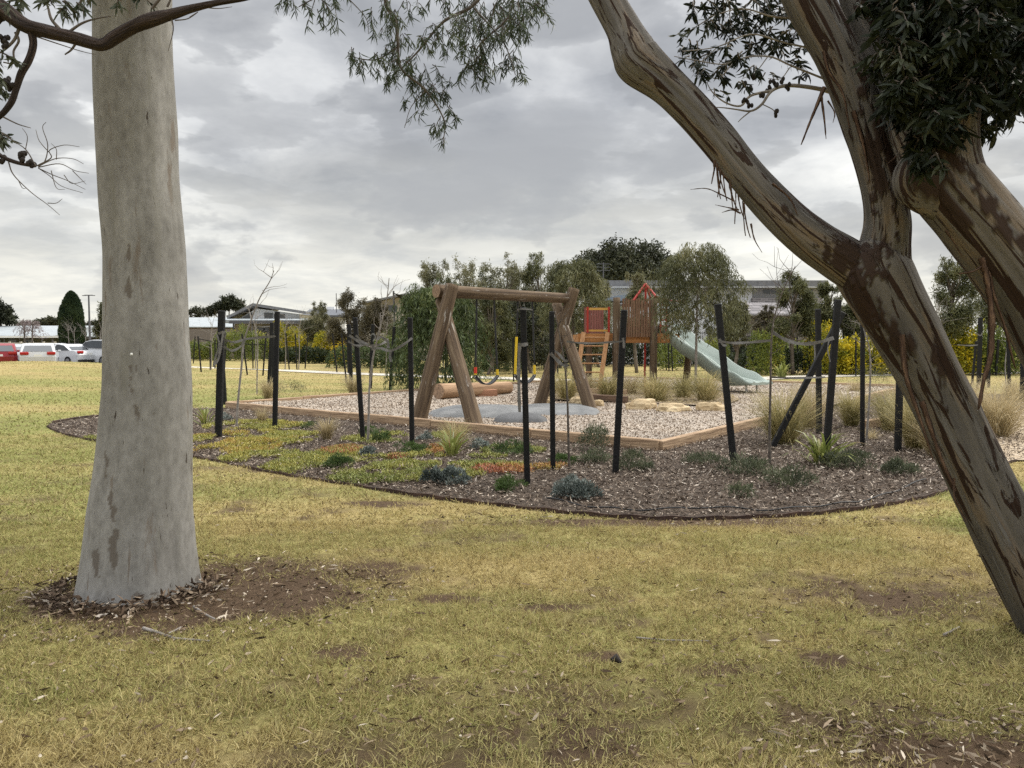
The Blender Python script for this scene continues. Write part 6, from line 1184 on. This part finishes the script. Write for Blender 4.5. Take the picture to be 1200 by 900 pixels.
# ------------------------------------------------------------------ houses
wallw = mat('white_render', (.72, .73, .74), .8, (.8, .8, .81), 2, 4); roofg = mat('grey_roof', (.14, .14, .145), .6, (.20, .20, .205), 3, 4); roofl = mat('pale_metal_roof', (.27, .295, .30), .5, (.34, .36, .365), 2, 4); fasc = mat('fascia', (.10, .10, .105), .6); glass = mat('window_glass', (.03, .035, .04), .1, spec=.8); beige = mat('beige_render', (.42, .38, .32), .85, (.48, .44, .38), 2, 4); solar = mat('solar_panel', (.02, .025, .05), .25)
def brickmat(name, c1, c2, mo, s=1.):
    m = bpy.data.materials.new(name); m.use_nodes = True; N = m.node_tree.nodes; L = m.node_tree.links; b = N['Principled BSDF']; b.inputs['Roughness'].default_value = .9
    tc = N.new('ShaderNodeTexCoord'); mp = N.new('ShaderNodeMapping'); mp.inputs['Rotation'].default_value = (math.pi/2, 0, 0); bk = N.new('ShaderNodeTexBrick'); bk.inputs['Scale'].default_value = s; bk.inputs['Color1'].default_value = (*c1, 1); bk.inputs['Color2'].default_value = (*c2, 1); bk.inputs['Mortar'].default_value = (*mo, 1); bk.inputs['Brick Width'].default_value = .46; bk.inputs['Row Height'].default_value = .17; bk.inputs['Mortar Size'].default_value = .02
    L.new(tc.outputs['Object'], mp.inputs[0]); L.new(mp.outputs[0], bk.inputs['Vector']); L.new(bk.outputs['Color'], b.inputs['Base Color']); return m
brick = brickmat('grey_brick', (.13, .12, .12), (.24, .22, .215), (.30, .28, .27))
def hx_(px, Y): return at(px, 450, Y).x
def hz_(py, Y): return at(600, py, Y).z
def hbox(mb, px0, px1, pt, pb, Y, dep, gz=None):
    x0, x1 = hx_(px0, Y), hx_(px1, Y); z1 = hz_(pt, Y); z0 = gz if gz is not None else hz_(pb, Y); mb.box(((x0+x1)/2, Y+dep/2, (z0+z1)/2), (x1-x0, dep, z1-z0)); return mb
# right: long white house with flat roof line
Y = 56; h1 = empty('house', (hx_(830, Y), Y, 0), 'long white two storey house with a grey roof line behind the play tower', 'house')
hbox(MB(), 697, 880, 336, 0, Y, 9, gz=0).build('wall', wallw, h1, True)
mb = MB(); hbox(mb, 692, 968, 328.5, 335.5, Y-.7, 10.5); mb.build('roof', roofg, h1, True)
mb = MB(); hbox(mb, 693, 967, 335.7, 337, Y-.75, .3); mb.build('fascia', mat('pale_fascia', (.5, .5, .49), .7), h1, True)
hbox(MB(), 880.5, 962, 349, 0, Y-.4, 9, gz=0).build('wall', brick, h1, True)
hbox(MB(), 880.5, 962, 337.5, 348.8, Y+.1, 8).build('wall', mat('light_grey_render', (.38, .38, .39), .8), h1, True)
mb = MB(); hbox(mb, 700, 707, 341, 349, Y-.03, .04); wd = mb.build('window', glass, h1, True); mb = MB(); hbox(mb, 699.2, 707.8, 340.2, 341, Y-.08, .1); hbox(mb, 699.2, 707.8, 349, 349.8, Y-.08, .1); hbox(mb, 699.2, 700, 341.1, 348.9, Y-.08, .1); hbox(mb, 707, 707.8, 341.1, 348.9, Y-.08, .1); mb.build('frame', fasc, wd, True)
for a, b_ in ((760, 772), (893, 925), (930, 950)):
    mb = MB(); hbox(mb, a, b_, 339.5, 344, Y+(-.03 if a < 870 else .05), .04); mb.build('window', glass, h1, True)
mb = MB(); x0, x1 = hx_(703, Y-3), hx_(738, Y-3); mb.prism([(x0-.4, hz_(356, Y)), (x0-.4, hz_(354.8, Y)), (hx_(722, Y), hz_(349, Y)), (x1+.4, hz_(349, Y)), (x1+.4, hz_(356, Y))], Y-4, Y-.75); mb.build('porch_roof', mat('blue_grey_roof', (.20, .25, .32), .5), h1, True)
mb = MB(); hbox(mb, 696, 738, 356.2, 358.5, Y-4.05, .2); mb.build('gutter', fasc, h1, True)
mb = MB(); hbox(mb, 698, 736, 358.7, 0, Y-3.2, 2.3, gz=0); mb.build('porch', wallw, h1, True)
mb = MB(); x = hx_(710, Y); mb.tube([(x, Y+2, hz_(329, Y)), (x, Y+2, hz_(304, Y))], .04, 6)
for z in (306, 310, 314): mb.tube([(x-.5, Y+2, hz_(z, Y)), (x+.5, Y+2, hz_(z, Y))], .02, 5)
mb.build('antenna', fasc, h1, True)
mb = MB(); mb.tube([(hx_(768, Y), Y+3, hz_(328.4, Y)), (hx_(768, Y), Y+3, hz_(325, Y))], .35, 10); mb.build('roof_vent', wallw, h1, True)
# dark brick house right of the slide, lower
Y = 50; h2 = empty('house', (hx_(905, Y), Y, 0), 'low grey brick house with dark tiled eaves right of the slide', 'house')
hbox(MB(), 872, 975, 371, 0, Y, 5, gz=0).build('wall', brick, h2, True)
mb = MB(); mb.prism([(Y-.9, hz_(371, Y)), (Y-.9, hz_(369, Y)), (Y+2.4, hz_(352, Y)), (Y+5.6, hz_(369, Y)), (Y+5.6, hz_(371, Y))], hx_(866, Y), hx_(980, Y), 'x'); mb.build('roof', brickmat('tile_roof', (.12, .11, .11), (.22, .20, .20), (.07, .065, .065), .8), h2, True)
mb = MB(); hbox(mb, 884, 900, 374, 386, Y-.03, .04); mb.build('window', glass, h2, True)
# gabled house right of the pale trunk
Y = 76; h3 = empty('house', (hx_(320, Y), Y, 0), 'white gabled house with a triangular window seen above the wattles', 'house')
mb = MB(); mb.prism([(hx_(281, Y), hz_(374, Y)), (hx_(302.5, Y), hz_(361.5, Y)), (hx_(352, Y), hz_(368, Y)), (hx_(352, Y), hz_(374, Y))], Y, Y+7); mb.build('gable_wall', wallw, h3, True)
mb = MB()
xa, za, xb, zb, xc, zc = hx_(271, Y), hz_(374, Y), hx_(301, Y), hz_(359, Y), hx_(362, Y), hz_(368.5, Y); th = .28
mb.prism([(xa, za), (xb, zb), (xb, zb+th), (xa, za+th)], Y-.8, Y+8); mb.prism([(xb+.003, zb), (xc, zc), (xc, zc+th), (xb+.003, zb+th)], Y-.8, Y+8); mb.build('roof', roofg, h3, True)
mb = MB(); mb.prism([(hx_(284, Y), hz_(373, Y)), (hx_(297, Y), hz_(365.5, Y)), (hx_(297, Y), hz_(373, Y))], Y-.05, Y-.01); mb.build('window', glass, h3, True)
for a, b_, c, d in ((311, 321, 366.5, 372.5), (322, 335, 368, 372.5)):
    mb = MB(); hbox(mb, a, b_, c, d, Y-.05, .04); mb.build('window', glass, h3, True)
mb = MB(); mb.prism([(Y-3, hz_(379, Y)), (Y-3, hz_(376, Y)), (Y-.05, hz_(373, Y)), (Y-.05, hz_(379, Y))], hx_(271, Y), hx_(362, Y), 'x'); mb.build('verandah_roof', roofl, h3, True)
mb = MB(); hbox(mb, 270, 363, 375.8, 379.2, Y-3.25, .22); mb.build('gutter', fasc, h3, True)
hbox(MB(), 276, 358, 379.3, 0, Y-1.2, 7, gz=0).build('wall', beige, h3, True)
for a in (274, 296, 318, 340, 359): mb = MB(); hbox(mb, a, a+1.3, 379.2, 0, Y-3.05, .12, gz=0); mb.build('verandah_post', fasc, h3, True)
mb = MB(); hbox(mb, 300, 316, 384, 396, Y-1.25, .04); mb.build('window', glass, h3, True)
# pale roofed house left of it and brown paling fence
Y = 82; h4 = empty('house', (hx_(248, Y), Y, 0), 'low house with a pale metal roof just right of the pale trunk', 'house')
mb = MB(); mb.prism([(Y-.6, hz_(384, Y)), (Y-.6, hz_(383, Y)), (Y+4, hz_(370.5, Y)), (Y+8.5, hz_(383, Y)), (Y+8.5, hz_(384, Y))], hx_(200, Y), hx_(277, Y), 'x'); mb.build('roof', roofl, h4, True)
hbox(MB(), 204, 273, 384.2, 0, Y, 8, gz=0).build('wall', mat('brown_brick', (.14, .10, .085), .9, (.20, .15, .13), 6, 4), h4, True)
mb = MB(); hbox(mb, 240, 252, 386.5, 394, Y-.05, .04); mb.build('window', glass, h4, True)
def palings(px0, px1, Y, top, label, m):
    mb = MB(); a, b_ = hx_(px0, Y), hx_(px1, Y); h = hz_(top, Y); k = a
    while k < b_: mb.box((k, Y+random.uniform(0, .01), h/2), (.098, .02, h+random.uniform(-.015, .015))); k += .1
    f = mb.build('palings', m); f2 = empty('paling_fence', (a, Y, 0), label, 'fence'); f.parent = f2; f.matrix_parent_inverse = Matrix.Translation((-a, -Y, 0))
    mb = MB(); mb.box(((a+b_)/2, Y+.05, h*.8), (b_-a, .04, .08)); mb.build('rail', m, f2, True)
palings(205, 274, 70, 385.5, 'grey brown paling fence right of the pale trunk', timberm('grey_paling', (.13, .11, .095), (.21, .18, .155), ax='z'))
palings(274, 480, 72, 391, 'paling fence behind the yellow wattles', MT['grey_paling'])
# houses further right of the gable
Y = 88; h5 = empty('house', (hx_(385, Y), Y, 0), 'white roofed house behind the small trees with a tall aerial', 'house')
mb = MB(); mb.prism([(Y-.5, hz_(372, Y)), (Y-.5, hz_(369.5, Y)), (Y+3, hz_(361, Y)), (Y+7, hz_(369.5, Y)), (Y+7, hz_(372, Y))], hx_(356, Y), hx_(408, Y), 'x'); mb.build('roof', mat('charcoal_roof', (.10, .105, .115), .6), h5, True)
hbox(MB(), 360, 405, 372.1, 0, Y, 6, gz=0).build('wall', wallw, h5, True); mb = MB(); mb.tube([(hx_(393, Y), Y+1, hz_(370, Y)), (hx_(393, Y), Y+1, hz_(343, Y))], .05, 6); mb.build('aerial', fasc, h5, True)
mb = MB(); hbox(mb, 384, 393, 359.5, 364, Y+2.8, .6); mb.build('chimney', wallw, h5, True)
mb = MB(); hbox(mb, 370, 380, 375, 385, Y-.05, .04); mb.build('window', glass, h5, True)
Y = 66; h6 = empty('house', (hx_(455, Y), Y, 0), 'beige house with a sloping grey roof behind the shade sail', 'house')
mb = MB(); mb.prism([(hx_(425, Y), hz_(357, Y)), (hx_(477, Y), hz_(346.5, Y)), (hx_(520, Y), hz_(346, Y)), (hx_(520, Y), hz_(343.8, Y)), (hx_(477, Y), hz_(344.3, Y)), (hx_(425, Y), hz_(355, Y))], Y-.8, Y+8); mb.build('roof', roofg, h6, True)
mb = MB(); mb.prism([(hx_(430, Y), 0), (hx_(430, Y), hz_(356.3, Y)), (hx_(477, Y), hz_(346.8, Y)), (hx_(516, Y), hz_(346.3, Y)), (hx_(516, Y), 0)], Y, Y+7); mb.build('wall', beige, h6, True)
mb = MB(); hbox(mb, 455, 466, 358, 366, Y-.05, .04); mb.build('window', glass, h6, True)
# shade sail
Y = 40; a, b_, c, d = at(461, 343, Y), at(500, 350, Y-2), at(470, 363, Y+1), at(520, 345, Y+5)
mb = MB(); V = []; n_ = 10
for i_ in range(n_+1):
    for j_ in range(n_+1):
        s, t = i_/n_, j_/n_; cs_, ct = .18*math.sin(math.pi*s), .18*math.sin(math.pi*t); s2 = s+(.5-s)*ct*1.4; t2 = t+(.5-t)*cs_*1.4
        p = a*(1-s2)*(1-t2)+b_*s2*(1-t2)+c*(1-s2)*t2+d*s2*t2; V.append(p)
Fs = [(i_*(n_+1)+j_, (i_+1)*(n_+1)+j_, (i_+1)*(n_+1)+j_+1, i_*(n_+1)+j_+1) for i_ in range(n_) for j_ in range(n_)]
mb.add(V, Fs, True); N0 = len(V); mb.add([v+Vector((0, 0, -.01)) for v in V], [tuple(reversed(f)) for f in Fs], True)
ss = empty('shade_sail', (d.x, d.y, 0), 'black shade sail corner poking above the green shrub', 'shade sail'); mb.build('sail', mat('sail_cloth', (.012, .012, .013), .8), ss, True)
for p in (a, d): mb = MB(); mb.tube([(p.x+(.5 if p is d else -.0), p.y+.6, 0), (p.x, p.y+.05, p.z+.1)], .05, 8); mb.build('post', fasc, ss, True)
# long low building beyond the cars
Y = 74; h7 = empty('building', (hx_(20, Y), Y, 0), 'long low building with a pale metal roof behind the parked cars', 'building')
mb = MB(); mb.prism([(Y-1, hz_(395, Y)), (Y-1, hz_(393.5, Y)), (Y+6, hz_(380, Y)), (Y+13, hz_(393.5, Y)), (Y+13, hz_(395, Y))], hx_(-90, Y), hx_(73, Y), 'x'); mb.build('roof', roofl, h7, True)
hbox(MB(), -86, 70, 395.2, 0, Y+.6, 11, gz=0).build('wall', mat('dark_green_wall', (.07, .08, .065), .9, (.13, .12, .10), 3, 4), h7, True)
mb = MB(); hbox(mb, -90, 73, 393.7, 395.8, Y-1.12, .1); mb.build('gutter', wallw, h7, True)
for a in (-40, -14, 6, 50, 62): mb = MB(); hbox(mb, a, a+1.2, 395.8, 0, Y-.9, .15, gz=0); mb.build('verandah_post', fasc, h7, True)
for a in (-30, -6, 12, 30): mb = MB(); hbox(mb, a, a+9, 398, 403, Y+.55, .04); mb.build('window', glass, h7, True)
Y = 78; h8 = empty('building', (hx_(105, Y), Y, 0), 'small pale roofed building right of the cypress', 'building')
mb = MB(); mb.prism([(hx_(98, Y), hz_(395, Y)), (hx_(98, Y), hz_(385, Y)), (hx_(106, Y), hz_(394, Y)), (hx_(126, Y), hz_(394, Y)), (hx_(126, Y), hz_(395.3, Y))], Y-.5, Y+6); mb.build('roof', roofl, h8, True)
hbox(MB(), 98.5, 125, 395.4, 0, Y, 5, gz=0).build('wall', MT['dark_green_wall'], h8, True)
mb = MB(); Yf = 62; a, b_ = hx_(-80, Yf), hx_(66, Yf); h = hz_(401.5, Yf); mb.box(((a+b_)/2, Yf, h/2), (b_-a, .08, h)); 
for k in range(12): mb.box((a+(b_-a)*k/11, Yf, h/2+.04), (.14, .14, h+.08))
props(mb.build('low_fence', mat('cream_fence', (.50, .46, .38), .8)), 'low cream fence behind the parked cars', 'fence')
mb = MB(); Yf = 61; a, b_ = hx_(64, Yf), hx_(126, Yf); h = hz_(401, Yf)
k = a
while k < b_: mb.box((k, Yf, h/2), (.03, .03, h)); k += .2
mb.box(((a+b_)/2, Yf+.03, h-.1), (b_-a, .03, .05)); props(mb.build('metal_fence', fb), 'dark metal fence behind the white sedan', 'fence')
# lamp pole
Y = 58; lp = empty('street_lamp', (hx_(107, Y), Y, 0), 'tall thin dark pole with a short crossbar beside the cypress', 'street lamp'); x = hx_(107, Y)
mb = MB(); mb.tube([(x, Y, 0), (x, Y, hz_(346, Y))], [.10, .055], 8); mb.build('pole', fasc, lp, True)
mb = MB(); mb.box((x, Y, hz_(346, Y)), (.6, .08, .07)); mb.build('arm', fasc, lp, True)
for s in (-1, 1): mb = MB(); mb.box((x+s*.36, Y, hz_(346.3, Y)), (.22, .14, .05), bev=.01); mb.build('lamp_head', fasc, lp, True)

# ------------------------------------------------------------------ cars (rear or side on, nose along local +y)
tyre = mat('tyre', (.015, .015, .015), .85); rim = mat('rim', (.35, .35, .36), .35, metal=.7); cg = mat('car_glass', (.03, .035, .04), .08, spec=.8); tl = mat('tail_light', (.35, .015, .012), .25); hl_ = mat('head_light', (.6, .62, .65), .15); blk = mat('car_trim', (.02, .02, .02), .6); pl = mat('number_plate', (.7, .7, .66), .6)
def paint(n, c): return mat('paint_'+n, c, .28, spec=.6)
STY = {'hatch': (1.78, 4.2, [(-2.05, .45), (-2.08, .72), (-2.02, 1.0), (-1.72, 1.38), (-1.35, 1.47), (-.2, 1.49), (.45, 1.40), (1.05, 1.02), (1.85, .90), (2.1, .70), (2.12, .42)], [(-1.93, 1.02), (-1.66, 1.36), (-1.3, 1.43), (-.2, 1.45), (.42, 1.36), (.95, 1.02)]),
       'sedan': (1.78, 4.5, [(-2.22, .45), (-2.25, .75), (-2.15, .98), (-1.55, 1.04), (-.95, 1.36), (-.4, 1.44), (.2, 1.42), (1.0, 1.0), (1.95, .86), (2.22, .68), (2.25, .42)], [(-1.48, 1.03), (-.92, 1.33), (-.4, 1.40), (.2, 1.38), (.92, 1.0)]),
       'suv': (1.88, 4.6, [(-2.28, .55), (-2.3, .85), (-2.22, 1.12), (-2.0, 1.60), (-1.6, 1.70), (-.2, 1.72), (.45, 1.62), (1.0, 1.18), (2.0, 1.08), (2.28, .85), (2.3, .5)], [(-2.1, 1.15), (-1.92, 1.55), (-1.6, 1.64), (-.2, 1.66), (.42, 1.57), (.92, 1.18)])}
def car(px, Y, kind, pm, label, rz, gz=0.):
    w_, l_, pr, gl = STY[kind]; r_ = empty('parked_car', (at(px, 420, Y).x, Y, gz), label, 'car', 'cars parked beyond the lawn', rz)
    und = [(-l_/2+.1, .22), (l_/2-.1, .22)]
    out_ = pr+[(pr[-1][0]-.05, .24), (pr[0][0]+.05, .26)]
    V, Fs = [], []; rows_ = []
    for sx, k in ((-1, .80), (-.93, .96), (-.80, 1.), (.80, 1.), (.93, .96), (1, .80)):
        row = []
        for y, z in out_:
            wz_ = z if z < .85 else .85+(z-.85)*(k if abs(sx) < .9 else (.995 if abs(sx) < .95 else .985)); tum = 1-.16*max(0, (z-.9))/.7; yy = y*(1-(.04 if abs(sx) > .95 else .012 if abs(sx) > .9 else 0)); row.append(Vector((sx*w_/2*tum*(1 if abs(sx) < .99 else 1), yy, max(wz_, .24))))
        rows_.append(row)
    m_ = len(out_); mb = MB()
    for row in rows_: V += row
    for i_ in range(5):
        for k in range(m_): Fs.append((i_*m_+k, i_*m_+(k+1) % m_, (i_+1)*m_+(k+1) % m_, (i_+1)*m_+k))
    Fs += [tuple(range(m_-1, -1, -1)), tuple(range(5*m_, 6*m_))]; mb.add(V, Fs); mb.build('body', pm, r_)
    def tumx(z): return w_/2*(1-.16*max(0, z-.9)/.7)
    mb = MB()
    for s in (-1, 1):
        n_ = len(gl); base = [Vector((s*(tumx(z)+.012), y, z)) for y, z in gl]
        mb.add(base+[v-Vector((s*.05, 0, 0)) for v in base], [tuple(range(n_)) if s > 0 else tuple(range(n_-1, -1, -1))]+[(i_, i_+n_, (i_+1) % n_+n_, (i_+1) % n_) for i_ in range(n_)])
    mb.build('side_window', cg, r_)
    (y0, z0), (y1, z1) = gl[0], gl[1]; y0r, y1r = y0-.16, y1-.16
    if kind == 'sedan': y0r, y1r = y0-.05, y1-.07
    def pane(ya, za, yb, zb, sg): mb = MB(); a = tumx(za)*.84; b = tumx(zb)*.80; mb.add([(-a, ya, za), (a, ya, za), (b, yb, zb), (-b, yb, zb), (-a, ya+sg*.03, za-.01), (a, ya+sg*.03, za-.01), (b, yb+sg*.03, zb-.01), (-b, yb+sg*.03, zb-.01)], [(0, 1, 2, 3), (7, 6, 5, 4), (0, 4, 5, 1), (1, 5, 6, 2), (2, 6, 7, 3), (3, 7, 4, 0)]); return mb
    bp = [p for p in pr]
    i0 = 2 if kind != 'sedan' else 3; (ra, za), (rb, zb) = pr[i0], pr[i0+1]; pane(ra+.02-.02, za+.03, rb-.02, zb-.02, 1).build('rear_window', cg, r_)
    ka = next(i for i, p in enumerate(pr) if p[0] > .9); (fa, fz), (fb_, fzb) = pr[ka], pr[ka-1]; pane(fa+.02, fz+.03, fb_+.03, fzb+.0, -1).build('windscreen', cg, r_)
    for sx in (-1, 1):
        for y in (-l_*.30, l_*.31):
            mb = MB(); x = sx*(w_/2-.09); mb.tube([(x-.11, y, .32), (x+.11, y, .32)], .32, 20, smooth=False); wh = mb.build('wheel', tyre, r_); mb = MB(); mb.tube([(x+sx*.105-.012, y, .32), (x+sx*.105+.012, y, .32)], .20, 14, smooth=False); mb.build('rim', rim, wh)
        mb = MB(); zl = .92 if kind != 'suv' else 1.05; mb.box((sx*(w_/2-.24), pr[1][0]+.02, zl), (.42, .10, .17), bev=.03); mb.build('tail_light', tl, r_)
        mb = MB(); mb.box((sx*(w_/2-.27), pr[-2][0]-.09, pr[-2][1]+.03), (.40, .16, .12), bev=.03); mb.build('headlight', hl_, r_)
        mb = MB(); mb.box((sx*(w_/2+.07), .75, 1.02 if kind != 'suv' else 1.18), (.18, .09, .13), bev=.03); mb.build('wing_mirror', pm, r_)
    mb = MB(); mb.box((0, pr[0][0]-.015, .80 if kind != 'suv' else .92), (.37, .02, .12)); mb.build('number_plate', pl, r_)
    for y in (pr[0][0], pr[-1][0]-.02): mb = MB(); mb.box((0, y, .36), (w_*.9, .10, .17), bev=.03); mb.build('bumper', blk, r_)
    return r_
wp_ = paint('white', (.52, .53, .54)); car(-1, 45.0, 'hatch', paint('red', (.25, .012, .018)), 'dark red hatchback seen from behind at the left edge', R(34)); car(15, 49, 'sedan', paint('silver', (.42, .44, .45)), 'silver car between the red and the white hatchback', R(45))
car(47, 44.8, 'hatch', wp_, 'white hatchback seen squarely from behind left of the cypress', R(29)); car(63, 51, 'hatch', wp_, 'white car with red tail lights just behind the white hatchback', R(20)); car(78, 50, 'sedan', wp_, 'white sedan parked nearly side on in front of the cypress', R(66)); car(119, 50.5, 'suv', wp_, 'large white four wheel drive next to the pale trunk, side and rear showing', R(64))
# small things: sticks on the soil, paper scrap on trunk
def stick(pts, r, label):
    mb = MB(); P = [G(*p)+Vector((0, 0, r*.8)) for p in pts]; mb.tube(P, [r*(1-.15*i) for i in range(len(P))], 6); return props(mb.build('fallen_stick', grey_twig), label, 'stick')
stick([(168, 738), (185, 743), (205, 750), (232, 752), (246, 753)], .010, 'forked fallen stick on the soil below the pale trunk'); stick([(196, 744), (203, 741), (212, 736)], .006, 'short twig resting by the forked stick'); stick([(227, 712), (238, 720), (252, 727)], .008, 'pale curved stick right of the pale trunk base'); stick([(746, 748), (780, 751), (832, 752)], .005, 'long thin twig lying on the lawn in the centre')
stick([(1106, 745), (1115, 741), (1124, 736)], .007, 'pale curled stick on the brown patch below the leaning trunk')
q = at(154, 415, 4.27); mb = MB(); mb.box((q.x, q.y, q.z), (.012, .008, .015), bev=.003); props(mb.build('white_tag', mat('white_tag', (.75, .75, .72), .6)), 'tiny white tag on the middle of the pale trunk', 'tag')
mb = MB(); q = G(722, 779); mb.tube([q+Vector((-.02, 0, .02)), q+Vector((.0, .01, .03)), q+Vector((.02, -.01, .015))], [.012, .02, .008], 8); props(mb.build('gum_nut', nut_m), 'dark seed pod lying alone on the lawn in the centre', 'seed pod')

# bark flakes and litter heaped against the foot of the pale trunk
n = 900; a = rng.uniform(-3.3, .2, n); rr = .40+np.abs(rng.normal(size=n))*.07; cxb = rows[0][0] if False else at(161, 700, YT).x
P = np.stack([cxb+rr*1.02*np.cos(a), YT+rr*np.sin(a)*1.0, .01+.05*np.clip(1-(rr-.40)/.12, 0, 1)*rng.random(n)], 1); D = rng.normal(size=(n, 3)); D[:, 2] = np.abs(D[:, 2])*.35
props(leaves('bark_litter', P, D, .02+.05*rng.random(n), .008+.012*rng.random(n), MT.get('x') or chipsmat('bark_flakes', [(0, (.03, .02, .014)), (.6, (.11, .075, .05)), (.9, (.26, .2, .14)), (1, (.45, .4, .34))]), nseg=2), 'brown bark flakes heaped against the foot of the pale trunk', 'leaf litter', kind='stuff')
